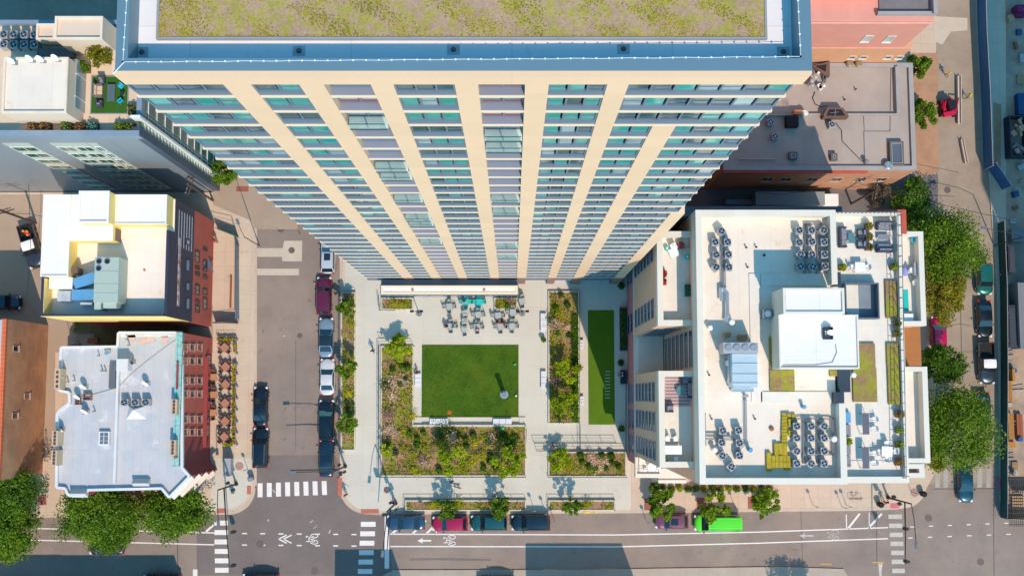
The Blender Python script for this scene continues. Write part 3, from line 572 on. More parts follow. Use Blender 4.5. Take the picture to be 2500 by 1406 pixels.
for cx in (1880, 1925, 1990, 2050, 2110, 2160): a, z = onY(cx, 433, 25.3); wwin(E_, 'y', 25.3, -1, a - .6, a + .6, 5.6, 7.6, mat('stone', (.5, .42, .33), .8), gdk, mull=1, sill=.12)
F_ = thing('pink_building', 'tall pink and orange brick building at the upper right corner', 'building', (30.0, 48.0, 0))
pk = mat('pink_render', (0.70, 0.32, 0.25), 0.8, var=0.05, joints=(0.9, 0.3, 0.02, 0.93, 0.5, 'x')); orr = mat('orange_brick', (0.68, 0.36, 0.20), 0.8, var=0.06, joints=(0.6, 0.25, 0.015, 0.9, 0.5, 'x'))
m = MB(); m.box(10, 37.82, 17.3, 42.8, 60, 26.2); m.build('wall', pk, F_); m = MB(); m.box(9.9, 37.78, 0, 43.8, 60, 17.3); m.build('lower_wall', orr, F_)
m = MB(); m.box(10, 37.80, 25.9, 42.9, 38.2, 26.15); m.box(10, 37.72, 25.3, 42.9, 37.82, 25.45); m.box(9.9, 37.72, 17.15, 43.8, 37.78, 17.32); m.build('string_course', mat('pale_pink', (0.80, 0.42, 0.34), .8), F_)
m = MB(); m.box(10, 40.2, 26.2, 42.8, 60, 28.4); m.build('upper_wall', pk, F_)
m = MB(); m.box(10, 39.9, 28.4, 37.0, 60, 28.7); m.build('metal_roof', mat('standing_seam', (0.50, 0.49, 0.47), .5, .3, joints=(.5, 40, .03, .8)), F_)
m = MB(); m.box(37.2, 38.4, 26.2, 42.5, 60, 26.4); m.build('roof', mat('dark_gravel', (.17, .18, .19), .9, var=.2), F_)
m = MB(); m.box(42.4, 38.2, 26.2, 42.8, 60, 27.2); m.box(36.9, 38.2, 26.2, 42.4, 38.5, 26.9); m.build('parapet', mat('grey_coping', (.36, .34, .33)), F_)
for cx, cy in ((2117, 95), (2171, 96)): a, z = onY(cx, cy, 37.8); wwin(F_, 'y', 37.82, -1, a - .45, a + .45, z - 1.0, z + 1.0, wfw, mat('glass_blind', (.45, .5, .45), .2), sill=.15)
for cx in (2080, 2108, 2168, 2196): a, z = onY(cx, 140, 37.8); wwin(F_, 'y', 37.78, -1, a - .4, a + .4, z - .5, z + .5, wfw, gdk, sill=.12)
# --- yellow and white roof building on the left
A_ = thing('yellow_building', 'building with white roofs, yellow roof walls and red brick street front at left', 'building', (-43.4, 14.8, 0))
navy = mat('navy_panel', (0.035, 0.042, 0.075), 0.55, var=0.1, sc=0.4, joints=(1.3, 30, .02, .8, 0, 'y')); redb = mat('red_brick', (0.52, 0.12, 0.085), 0.85, var=0.12, sc=0.5, joints=(0.5, 0.22, 0.02, 0.82, 0.5, 'y'))
yel = mat('yellow_insulation', (0.90, 0.70, 0.24), 0.7, var=0.06, joints=(2.4, 1.2, 0.015, .75, 0, 'x')); wht = mat('bright_white_roof', (0.84, 0.81, 0.77), 0.65, var=0.03, sc=.3, joints=(2.2, 3, .02, .88), stain=((.66, .64, .62), .5, .6, .5)); wrm = mat('warm_white_roof', (0.86, 0.77, 0.66), 0.7, var=0.03, sc=.25, col2=(.86, .79, .71), sc2=.15, joints=(3, 2.2, .02, .9), stain=((.70, .58, .42), .4, .6, .6))
ax0, ax1, ay0, ay1 = -50.0, -36.7, 8.35, 21.3
m = MB(); m.box(ax0, ay0, 0, ax1, ay1, 8.7); m.build('brick_wall', redb, A_)
m = MB(); m.box(ax0, ay0, 8.7, ax1 + .04, ay1, 15.9); m.build('panel_wall', navy, A_)
m = MB(); m.box(ax0 + .02, ay0 - .03, 9.5, ax1 + .02, ay0 - .001, 18.2); m.build('yellow_wall', yel, A_)
m = MB(); m.box(ax0 + .02, ay0 + .02, 15.9, ax1 - .02, ay1 - .02, 16.0); m.build('roof', wrm, A_)
m = MB(); m.box(ax1 - .25, ay0, 16.0, ax1 + .04, 17.6, 18.0); m.box(ax0, ay0, 16.0, ax1 - .25, ay0 + .22, 18.25); m.box(ax0, ay0 + .22, 16.0, ax0 + .25, 12.6, 18.25); m.build('parapet', [navy], A_)
m = MB(); m.box(ax0 + .25, ay0 + .22, 16.0, ax0 + .30, 12.4, 18.1); m.build('yellow_wall', yel, A_)
for r in ((102, 475, 170, 675), (170, 475, 277, 588), (277, 475, 407, 547)):
    m = MB(); m.pbox(*r, 18.3, 16.0, 0); m.build('raised_wall', yel, A_); m = MB(); m.pbox(*r, 18.36, 18.3, 0); m.build('raised_roof', wht, A_)
m = MB(); m.pbox(192, 467, 265, 543, 20.4, 18.4); m.build('stair_wall', yel, A_); m = MB(); m.pbox(191, 466, 266, 544, 20.5, 20.4); m.pring(191, 466, 266, 544, .2, 20.7, 20.5); m.build('stair_roof', wht, A_)
m = MB(); m.pring(102, 475, 170, 675, .15, 18.5, 18.36); m.build('roof_edge', wht, A_); m = MB(); m.pring(277, 475, 407, 547, .12, 18.5, 18.36); m.build('roof_edge', wht, A_)
m = MB(); m.pbox(120, 677, 177, 705, 17.4, 16.0); m.build('raised_roof', wht, A_)
for cx, cy, w, h in ((281, 572, 6, 30), (183, 660, 10, 14)): m = MB(); m.pbox(cx - w, cy - h / 2, cx + w - 4, cy + h / 2, 17.6, 16.01); m.build('roof_hatch', mat('brown_hatch', (.18, .12, .10), .7), A_)
m = MB(); c = P(353, 660, 16.0); m.cyl(*c, 16.0, 16.12, .13, n=12); m.build('roof_drain', mat('orange_drain', (.6, .25, .05), .7), A_)
# street front windows: three storeys of the brick part, one strip in the dark part
for xz, rows in ((480, ((612, 640), (650, 657), (665, 673), (695, 720), (732, 740), (746, 762))), (499, ((605, 612), (636, 662), (672, 680), (705, 718), (728, 755)))):
    for a, b in rows:
        y1, z = onX(xz, a, ax1); y0, _ = onX(xz, b, ax1); wwin(A_, 'x', ax1, 1, y0, y1, z - 1.1, z + .7, mat('black_frame', (.03, .03, .04), .5), gdk, mull=1, dep=.08)
for a, b in ((585, 600), (634, 664), (690, 712), (728, 757)): y1, z = onX(458, a, ax1); y0, _ = onX(458, b, ax1); wwin(A_, 'x', ax1 + .04, 1, y0, y1, z - .6, z + .8, MC['black_frame'], mat('glass_sky', (.25, .35, .45), .1, spec=1), dep=.08)
y1, z = onX(438, 580, ax1); y0, _ = onX(438, 748, ax1); m = MB(); m.box(ax1 + .04, y0, z - .35, ax1 + .12, y1, z + .35); m.build('sign_band', mat('sign_weathered', (.33, .14, .11), .7, var=.4, sc=1.5, col2=(.5, .5, .5), sc2=1.2), A_)
m = MB()
for i in range(6): y, z = 18.9, 14.6 - i * 1.0; m.box(ax1 + .04, 16.3, z, ax1 + .1, 20.3, z + .14)
m.build('louvre', mat('grey_louvre', (.3, .33, .38), .5), A_)
# --- silver roof building with turquoise cornice
B_ = thing('silver_roof_building', 'old corner building with silvery blue flat roof and red brick front at lower left', 'building', (-43.4, -1.0, 0))
ZB = 12.4; silver = mat('silver_coating', (0.57, 0.555, 0.555), 0.6, 0.05, var=0.13, sc=0.5, col2=(0.46, 0.475, 0.50), sc2=0.5, joints=(0.95, 6, 0.02, 0.84), spec=.5, stain=((0.72, 0.68, 0.64), 0.45, 0.57, 0.7))
out = [(148, 848), (286, 846), (288, 812), (443, 812), (443, 1141), (452, 1152), (447, 1163), (412, 1214), (394, 1192), (212, 1196), (204, 1211), (166, 1209), (158, 1192), (140, 1190), (137, 1120), (141, 1000), (147, 955), (170, 940), (172, 955), (140, 1002), (146, 985), (168, 966), (168, 953), (142, 950)]
out = [(148, 848), (286, 846), (288, 812), (443, 812), (443, 1141), (462, 1163), (412, 1214), (394, 1192), (212, 1196), (204, 1211), (166, 1209), (158, 1192), (137, 1190), (138, 1014), (143, 1003), (169, 984), (168, 958), (143, 953)]
m = MB(); m.pprism([(x, y) for x, y in out], ZB - .5, 0.14, 0, 1); m.build('wall', [mat('maroon_brick', (0.28, 0.06, 0.06), 0.85, var=.1), silver], B_)
o2 = [P(x, y, ZB) for x, y in out]; m = MB()
for i in range(len(o2)):
    (x0, y0), (x1, y1) = o2[i - 1], o2[i]; l = math.hypot(x1 - x0, y1 - y0)
    if l > .3: m.obox((x0 + x1) / 2, (y0 + y1) / 2, ZB - .3 + .002 * i, l, .28, .45, math.atan2(y1 - y0, x1 - x0))
m.build('parapet', mat('silver_edge', (.66, .66, .66), .6, var=.1), B_)
m = MB(); m.pbox(280, 900, 286, 1180, ZB + .1, ZB - .5); m.build('fire_wall', MC['silver_edge'], B_)
bx = -36.62; m = MB(); a, b = P(436, 812, ZB + .2)[1], P(436, 1138, ZB + .2)[1]; m.box(bx - .62, b, ZB - .5, bx + .12, a, ZB + .2); m.build('cornice', mat('turquoise_metal', (0.20, 0.50, 0.47), .6, var=.2, sc=2, col2=(.34, .55, .50), sc2=3, joints=(.5, 1.1, .03, .5)), B_)
m = MB(); m.box(bx - .02, b, .15, bx + .10, a, ZB - .5); m.build('front_wall', redb, B_)
for r in ((430, 882, 435, 950), (425, 1100, 433, 1118)): m = MB(); m.pbox(*r, ZB + .35, ZB - .4); m.build('cornice_repair', mat('maroon_patch', (.25, .05, .06), .8), B_)
for yy in (848, 881, 929, 961, 1023, 1055):
    for xz, h in ((449, 1.0), (467, 1.0), (485, 1.0)):
        y, z = onX(xz, yy, bx + .1); wwin(B_, 'x', bx + .1, 1, y - .42, y + .42, z - h, z + h * .75, mat('stone_rose', (.42, .25, .20), .8), gdk, fr=.12, sill=.18, dep=.12)
m = MB(); y0 = onX(505, 1090, bx)[0]; y1 = onX(505, 872, bx)[0]; m.box(bx + .1, y0, 3.2, bx + .55, y1, 3.4); m.build('awning', mat('red_awning', (.30, .05, .05), .7), B_)
for yy in (880, 930, 965, 1018, 1050): y, z = onX(508, yy, bx); wwin(B_, 'x', bx + .1, 1, y - .7, y + .7, .7, 2.8, MC['black_frame'], gdk, mull=1)
# chamfered corner with pale balconies
for k, z in enumerate((ZB - .2, 9.2, 6.2, 3.4)):
    pp = [P(x, y, ZB) for x, y in ((445, 1146), (464, 1163), (414, 1213))]; cx, cy = pp[1]; m = MB()
    (xa_, ya_), (xb_, yb_) = pp[1], pp[2]; l = math.hypot(xb_ - xa_, yb_ - ya_); an = math.atan2(yb_ - ya_, xb_ - xa_); m.obox((xa_ + xb_) / 2 + .25, (ya_ + yb_) / 2 - .1, z - .15, l * 1.0, .5, .3, an)
    m.build('corner_band', mat('pale_band', (.78, .68, .55), .7), B_)
for i, (px, py) in enumerate([(139, 925), (133, 1070), (131, 1118), (424, 993), (421, 1093)]):
    m = MB(); c = P(px, py, ZB + 1.2); h = 1.35 if i == 0 else 1.0; m.box(c[0] - .32, c[1] - h / 1.2, ZB - 3, c[0] + .32, c[1] + h / 1.2, ZB + 1.1)
    for j in range(4): m.box(c[0] - .12, c[1] - h * .7 + j * h * .38, ZB + 1.1, c[0] + .12, c[1] - h * .7 + j * h * .38 + .25, ZB + 1.2, 1)
    m.build('chimney', [mat('tan_brick', (.55, .42, .28), .85, var=.1), mat('flue', (.12, .05, .05), .9)], B_)
def skyl(cx, cy, z, w, h, par, nm='skylight', hz=.45, gm=None):
    m = MB(); m.pbox(cx - w / 2, cy - h / 2, cx + w / 2, cy + h / 2, z + hz, z, 0); a = P(cx, cy, z + hz); sx, sy = w / 48, h / 48
    m.box(a[0] - sx + .1, a[1] - sy + .1, z + hz, a[0] + sx - .1, a[1] + sy - .1, z + hz + .05, 1)
    m.box(a[0] - .03, a[1] - sy + .1, z + hz + .05, a[0] + .03, a[1] + sy - .1, z + hz + .09, 0)
    for q in (-.33, .33): m.box(a[0] - sx + .1, a[1] + q * sy - .02, z + hz + .05, a[0] + sx - .1, a[1] + q * sy + .02, z + hz + .09, 0)
    return m.build(nm, [mat('light_frame', (.72, .72, .72), .5), gm or mat('grey_glass', (.14, .16, .19), .15, spec=1)], par)
skyl(254, 1070, ZB - .5, 26, 34, B_)
for q in ([(312, 818), (330, 817), (333, 832), (313, 834)], [(340, 826), (372, 822), (382, 832), (350, 842), (336, 838)], [(392, 822), (410, 820), (412, 836), (395, 840)], [(290, 816), (440, 816), (440, 822), (290, 824)]): sheet('roof_patch', [(x, y) for x, y in q], ZB - .49 + .004 * len(q), mat('roof_rust_patch', (.62, .42, .35), .85, var=.25, sc=1.5) if q[0][0] > 300 else mat('roof_cream_patch', (.66, .62, .52), .8, var=.15), B_)
m = MB()
c = P(330, 1005, ZB); m.v += [(c[0] - .9, c[1] + .6, ZB - .5), (c[0] + .9, c[1] + .6, ZB - .5), (c[0] + 1.1, c[1] - .8, ZB - .5), (c[0] - 1.1, c[1] - .8, ZB - .5), (c[0], c[1] + .2, ZB + .7)]; m.f += [(0, 1, 4)[::-1], (1, 2, 4)[::-1], (2, 3, 4)[::-1], (3, 0, 4)[::-1]]; m.m += [0] * 4; m.build('roof_lantern', MC['silver_edge'], B_)
for cx, cy in ((340, 1175), (187, 1200)):
    c = P(cx, cy, ZB + .6); m = MB(); z0 = ZB - .48; m.v += [(c[0] - .9, c[1] - .7, z0), (c[0] + .9, c[1] - .7, z0), (c[0] + .9, c[1] + .3, z0), (c[0] - .9, c[1] + .3, z0), (c[0] - .9, c[1] - .2, z0 + 1.0), (c[0] + .9, c[1] - .2, z0 + 1.0)]
    m.f += [(0, 1, 5, 4), (2, 3, 4, 5), (1, 2, 5), (3, 0, 4)]; m.m += [0] * 4; m.build('dormer', silver, B_)
m = MB(); m.pbox(284, 876, 312, 905, ZB + 1.0, ZB - .5); m.build('stair_hood', MC['silver_edge'], B_); m = MB(); m.pbox(266, 890, 282, 948, ZB + .15, ZB - .5); m.build('light_well', mat('dark_grey_roof', (0.12, .13, .15)), B_)
# --- brick gable wall building at far left
D_ = thing('brown_brick_building', 'low building with long brown brick side wall at the left edge', 'building', (-62, 0, 0))
db = mat('brown_side_brick', (0.66, 0.36, 0.20), 0.9, var=0.12, sc=0.5, col2=(0.54, 0.29, 0.17), sc2=0.4, joints=(0.4, 0.16, 0.02, 0.85, 0.5, 'y'), grain=.05)
y1, y0 = P(12, 778, 11.6)[1], P(5, 1172, 11.6)[1]; m = MB(); m.box(-80, y0, .14, -56.6, y1, 11.2); m.build('wall', db, D_)
m = MB(); m.box(-57.0, y0 + .01, 11.2, -56.55, y1 - .01, 11.65); m.build('tile_coping', mat('orange_tile', (.72, .17, .07), .8, joints=(.9, .5, .03, .6)), D_); m = MB(); m.box(-79.9, y0 + .1, 11.2, -57.0, y1 - .1, 11.35); m.build('roof', silver, D_)
for cx, cy in ((38, 851), (65, 967), (36, 1015)): y, z = onX(cx, cy, -56.6); wwin(D_, 'x', -56.6, 1, y - .35, y + .35, z - .7, z + .7, mat('stone_tan', (.55, .38, .3)), gdk, sill=.15)
# --- ribbed metal building with roof terrace
C_b = thing('metal_clad_building', 'blue grey ribbed metal building with planted roof terrace at upper left', 'building', (-55, 32, 0))
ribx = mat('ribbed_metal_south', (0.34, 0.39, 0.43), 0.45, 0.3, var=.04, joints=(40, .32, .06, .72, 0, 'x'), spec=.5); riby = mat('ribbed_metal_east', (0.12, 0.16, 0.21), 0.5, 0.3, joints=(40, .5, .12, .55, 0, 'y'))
ter = mat('beige_paver', (0.72, 0.56, 0.40), 0.8, var=.06, sc=.5, joints=(1.2, 1.2, .015, .88))
m = MB(); m.box(-110, 25.1, .1, -36.9, 36.7, 28.6, 0); m.build('wall', ribx, C_b)
m = MB(); m.box(-36.9, 25.1, .1, -36.1, 25.9, 29.9); m.build('corner_wall', riby, C_b)
m = MB(); m.box(-36.9, 25.9, .1, -36.3, 26.7, 28.6); m.build('stair_glazing', mat('stair_glass', (.10, .26, .15), .12, spec=1, joints=(9, .9, .05, 1.0, 0, 'y')), C_b)
m = MB()
for i in range(26): m.box(-36.3, 25.95, .8 + i * 1.08, -36.22, 26.65, 1.1 + i * 1.08)
m.build('stair_mullion', wfw, C_b); m = MB(); m.box(-36.9, 26.7, .1, -35.95, 26.95, 30.4); m.build('white_fin', mat('fin_white', (.75, .78, .76), .6), C_b)
m = MB(); m.box(-110, 25.0, 28.6, -36.14, 25.55, 30.0); m.box(-36.6, 27.0, 28.6, -36.1, 36.7, 29.6); m.box(-110, 36.3, 28.75, -36.6, 36.7, 29.5); m.build('parapet', mat('steel_blue_metal', (.25, .33, .40), .5, .2), C_b)
m = MB(); m.box(-110, 25.55, 28.6, -36.6, 36.7, 28.75); m.build('terrace_floor', ter, C_b)
m = MB(); m.box(-36.9, 26.95, .1, -36.35, 36.7, 28.6); m.build('east_glazing', mat('east_glass', (.03, .13, .11), .1, spec=1, joints=(1.4, 2.4, .06, 3.0, 0, 'y')), C_b)
m = MB()
for i in range(6): m.tube([(-36.3, 27.6 + i * 1.7, 2), (-36.3, 27.6 + i * 1.7, 28)], .06)
for i in range(10): m.tube([(-36.3, 27.0, 2.7 + i * 2.7), (-36.3, 36.6, 2.7 + i * 2.7)], .06)
m.build('east_mullion', wfw, C_b)
pgr = mat('pale_green_panel', (.42, .47, .40), .6, var=.1)
for (xa_, xb_, nn) in ((125, 215, 2), (10, 75, 1), (217, 240, 1)):
    a, zt = onY(xa_, 352, 25.1); b, _ = onY(xb_, 352, 25.1)
    m = MB(); m.box(a, 25.04, 1.5, b, 25.1, 26.4); m.build('panel', pgr, C_b)
    for k in range(8):
        for j in range(nn): w_ = (b - a) / nn; wwin(C_b, 'y', 25.04, -1, a + j * w_ + .1, a + (j + 1) * w_ - .1, 2.0 + 3.0 * k, 4.0 + 3.0 * k, MC['window_frame_white'], ggr, mull=1)
bei = mat('beige_plaster', (.70, .56, .43), .8, var=.04)
for nm, r, zt, zb in (('roof_room', (133, 40, 250, 96), 33.4, 28.7), ('roof_room', (88, 58, 134, 97), 30.9, 28.7), ('roof_room', (6, 140, 164, 276), 33.0, 28.7)):
    m = MB(); m.pbox(*r, zt, zb); m.build(nm, bei, C_b); m = MB(); m.pring(*r, .2, zt + .3, zt); m.build('parapet', mat('beige_edge', (.78, .66, .52), .8), C_b)
m = MB(); m.pbox(9, 143, 160, 272, 33.05, 32.9); m.build('roof', roofw, C_b)
m = MB(); m.pbox(90, 118, 178, 140, 29.6, 28.75); m.build('equipment_well', mat('dark_grey_roof', (.12, .13, .15)), C_b)
m = MB(); m.pbox(168, 145, 186, 262, 31.2, 28.7); m.build('glazed_front', mat('sliding_glass', (.25, .32, .36), .1, spec=1, joints=(9, 2.2, .06, 2.2)), C_b)
m = MB(); m.pbox(223, 187, 312, 277, 28.80, 28.76); m.build('artificial_turf', mat('turf_green', (.035, .12, .012), .95, var=.1, sc=2, grain=.1), C_b); m = MB(); m.pring(221, 185, 314, 279, .1, 28.84, 28.76); m.build('turf_edging', mat('edging', (.3, .32, .33)), C_b)
# north shade-side street front and buildings outside the frame whose shadows fall into it
fr_ = mat('plain_facade', (.45, .38, .32), .85, var=.1)
def corner(px, py, h):                     # where a roof corner of height h stands when its shadow corner is at this pixel
    x, y = P(px, py); k = h / math.tan(SUN_EL); return x - SHX * k, y - SHY * k
for lb, x0, x1, yt, h in (('low corner shop building south of the junction', 818, 957, 1340, 9.5), ('flat roofed building south of the street facing the plaza', 1283, 1517, 1325, 10.5), ('row house south of the street at the left', 150, 425, 1354, 9.5), ('row house at the far left across the street', -400, 24, 1372, 9.0), ('low shed roof between two row houses', 25, 149, 1353, 9.2)):
    a, b = corner(x0, yt, h), corner(x1, yt, h); block('street_house', lb, a[0], a[1] - 12, b[0], a[1], h, greyr, fr_, .2)
a = corner(2450, 288, 30); block('office_building', 'tall office building east of the building site', a[0], a[1] - 25, a[0] + 25, a[1], 30, greyr, fr_, .5)
b = corner(2397, 60, 42); block('office_tower', 'taller office tower beside the site', a[0] + .5, b[1] - 20, a[0] + 22, b[1] + 8, 42, greyr, fr_, .5)
# ------------------------------------------------------------------ planting and trees
grn = leafmat('leaf_green', (.030, .09, .004), (.165, .285, .015), (.32, .39, .06), .45)
grd = leafmat('leaf_deep_green', (.025, .08, .006), (.13, .25, .018), (.22, .32, .05), .35)
gry = leafmat('leaf_yellow_green', (.10, .19, .005), (.38, .47, .01), (.46, .50, .05), .5)
gau = leafmat('leaf_olive', (.11, .13, .008), (.30, .28, .02), (.42, .26, .08), .4)
bark = mat('bark', (.16, .115, .08), .9, var=.2, sc=3)
def crown(seed, cx, cy, cz, rx, ry, rz, n, ncl, spread=.3, hole=.0):
    g = np.random.RandomState(seed); d = g.normal(size=(ncl, 3)); d /= np.linalg.norm(d, axis=1)[:, None]; rad = g.uniform(.35, .92, ncl) ** .7
    cc = d * rad[:, None]; cr = g.uniform(.6, 1.25, ncl) * spread; k = g.choice(ncl, n, p=cr ** 2 / (cr ** 2).sum())
    e = g.normal(size=(n, 3)); e /= np.linalg.norm(e, axis=1)[:, None]; p = cc[k] + e * (cr[k] * g.uniform(.35, 1.05, n))[:, None]
    return p * np.array([rx, ry, rz]) + np.array([cx, cy, cz]), cc * np.array([rx, ry, rz]) + np.array([cx, cy, cz])
def tree(label, px, py, rpx, h, lm=grn, n=None, seed=1, name='street_tree', cat='tree', group=None, ls=.118, ncl=None, sp=.3, ratio=(1, 1), base=.12, tr=None, flat=1.3):
    zc = h * .66; x, y = P(px, py, zc); r = rpx * (CH - zc) / F; root = thing(name, label, cat, (x, y, base), group)
    n = int((n or int(420 * r * r + 500)) * 2.1); ncl = ncl or max(9, int(7 * r * r)); L_, cc = crown(seed, x, y, zc, r * ratio[0], r * ratio[1], h * .33, min(n, 19000), ncl, sp)
    m = MB(); m.leaves(L_, ls, seed, flat); m.build('crown', lm, root); tr = tr or max(.05, h * .022)
    m = MB(); m.tube([(x, y, base), (x + .05, y, h * .25), (x, y + .03, h * .5), (x, y, h * .8)], tr, 7, 0, tr * .3); g = random.Random(seed)
    for c in [cc[i] for i in g.sample(range(len(cc)), min(len(cc), 9))]: m.tube([(x, y, h * g.uniform(.3, .5)), ((x + c[0]) / 2, (y + c[1]) / 2, (h * .45 + c[2]) / 2 + .2), tuple(c)], tr * .45, 5, 0, tr * .12)
    m.build('trunk', bark, root); return root
tree('big dark green street tree at the lower left corner, its upper half', 30, 1205, 66, 9, seed=2, lm=grd, sp=.34)  # one tree with the next; shade on its top put into the leaf colour
tree('big leafy green tree cut by the left edge at the bottom left', 22, 1295, 70, 8.5, seed=3, sp=.34)
tree('largest round green street tree in front of the silver roof building', 245, 1262, 98, 9.5, seed=4, ratio=(1.0, .78), sp=.34); tree('green street tree overhanging the dark parked car at the bottom left', 272, 1300, 48, 7, seed=14, sp=.34)
tree('green street tree right of the largest one, near the corner turret', 425, 1252, 80, 9, seed=5, ratio=(1, .85), sp=.34)
tree('thin pale brownish tree between the two street trees by the silver roof building', 345, 1215, 40, 6, lm=leafmat('leaf_brownish', (.20, .17, .05), (.45, .33, .18)), seed=6, n=900)
tree('huge green street tree at the upper end of the right street', 2312, 598, 96, 11, seed=7, ratio=(1, .95), n=6500, sp=.33); tree('dark green tree beside the red brick corner of the white roof block', 2240, 560, 48, 9, seed=8, lm=grd, sp=.33)
tree('olive and yellowing street tree above the magenta car', 2305, 712, 52, 9, lm=gau, seed=9, ratio=(.95, 1.6), n=4200, sp=.34)
tree('dark green street tree below the magenta car', 2300, 890, 50, 8, seed=10, lm=grd, sp=.34)
tree('biggest green street tree on the right street near the junction', 2338, 1045, 94, 11, seed=11, n=7000, ratio=(1, 1.15), sp=.32)
tree('sparse green branches of a street tree leaning over the pavement at the right corner', 2262, 1115, 42, 9, seed=12, lm=gau, n=1500, sp=.32)
tree('small green tree beside the brick building, topmost in the right street', 2247, 165, 32, 6, seed=13, n=1600)
tree('bushy green tree with long shoots beside the brick building wall', 2252, 278, 38, 6, seed=15, n=1800, lm=grn)
tree('dark green shrub at the lower corner of the brick building', 2232, 445, 18, 5, seed=16, lm=grd, n=700)
tree('shaded dark tree in the alley behind the white roof block', 2225, 490, 50, 7, seed=17, lm=grd, n=2200); tree('greyish shaded tree with thin leaves at the alley end', 2150, 480, 30, 6, seed=18, lm=leafmat('leaf_grey', (.08, .07, .05), (.20, .16, .12)), n=900)
tree('bright green tree at the foot of the tower beside the metal building', 555, 415, 42, 6, seed=19, lm=grn, n=2600, ratio=(1.0, .9))
for i, (x, y, r, lb) in enumerate([(1615, 1232, 37, 'left one of three young trees on the tan pavement, over the maroon car'), (1743, 1237, 36, 'middle one of three young trees on the tan pavement, over the green van'), (1870, 1232, 37, 'right one of three young trees on the tan pavement, standing clear')]):
    tree(lb, x, y, r, 4.6, seed=30 + i, lm=leafmat('leaf_mid_green', (.05, .14, .006), (.20, .33, .015), (.34, .38, .03)), n=1000, group='young trees on the tan pavement', ls=.16, sp=.26, ncl=26)
tree('small dark tree in front of the low south west terrace', 1600, 1190, 18, 3.5, seed=35, lm=grd, n=350)
yg = [(968, 852, 36, 3.4, gry, 'yellow green young tree at the top of the left planting bed by the lawn', 900), (1104, 1125, 40, 4.5, gry, 'light green young tree in the middle of the wide planting bed', 520), (1242, 1127, 40, 4.5, gry, 'light green young tree at the right end of the wide planting bed', 700),
      (1088, 1240, 28, 4.2, grn, 'left young tree in the narrow kerbside planter, over the magenta car', 620), (1222, 1240, 30, 4.2, grn, 'right young tree in the long kerbside planter, over the teal car', 650), (1397, 1238, 26, 4.2, grn, 'young tree in the short kerbside planter', 420),
      (1385, 905, 36, 3.2, gry, 'upper light green young tree in the bed beside the dark turf', 800), (1380, 985, 37, 3.4, gry, 'lower light green young tree in the bed beside the dark turf', 900), (1362, 1122, 30, 3.2, gry, 'light green young tree at the left end of the lower right bed', 450),
      (846, 752, 24, 4.5, grn, 'topmost young tree in the narrow strip beside the parked cars', 500), (846, 900, 26, 4.5, grn, 'middle young tree in the narrow strip beside the parked cars', 560), (846, 1035, 26, 4.5, grn, 'lowest young tree in the narrow strip beside the parked cars', 520), (942, 1095, 16, 3, gry, 'tiny sapling at the left edge of the wide planting bed', 140)]
for i, (x, y, r, h, lm, lb, n) in enumerate(yg): tree(lb, x, y, r, h, lm, n, 50 + i, 'young_tree', group='young trees of the plaza beds', ls=.12, sp=.26, ncl=22, tr=.04)
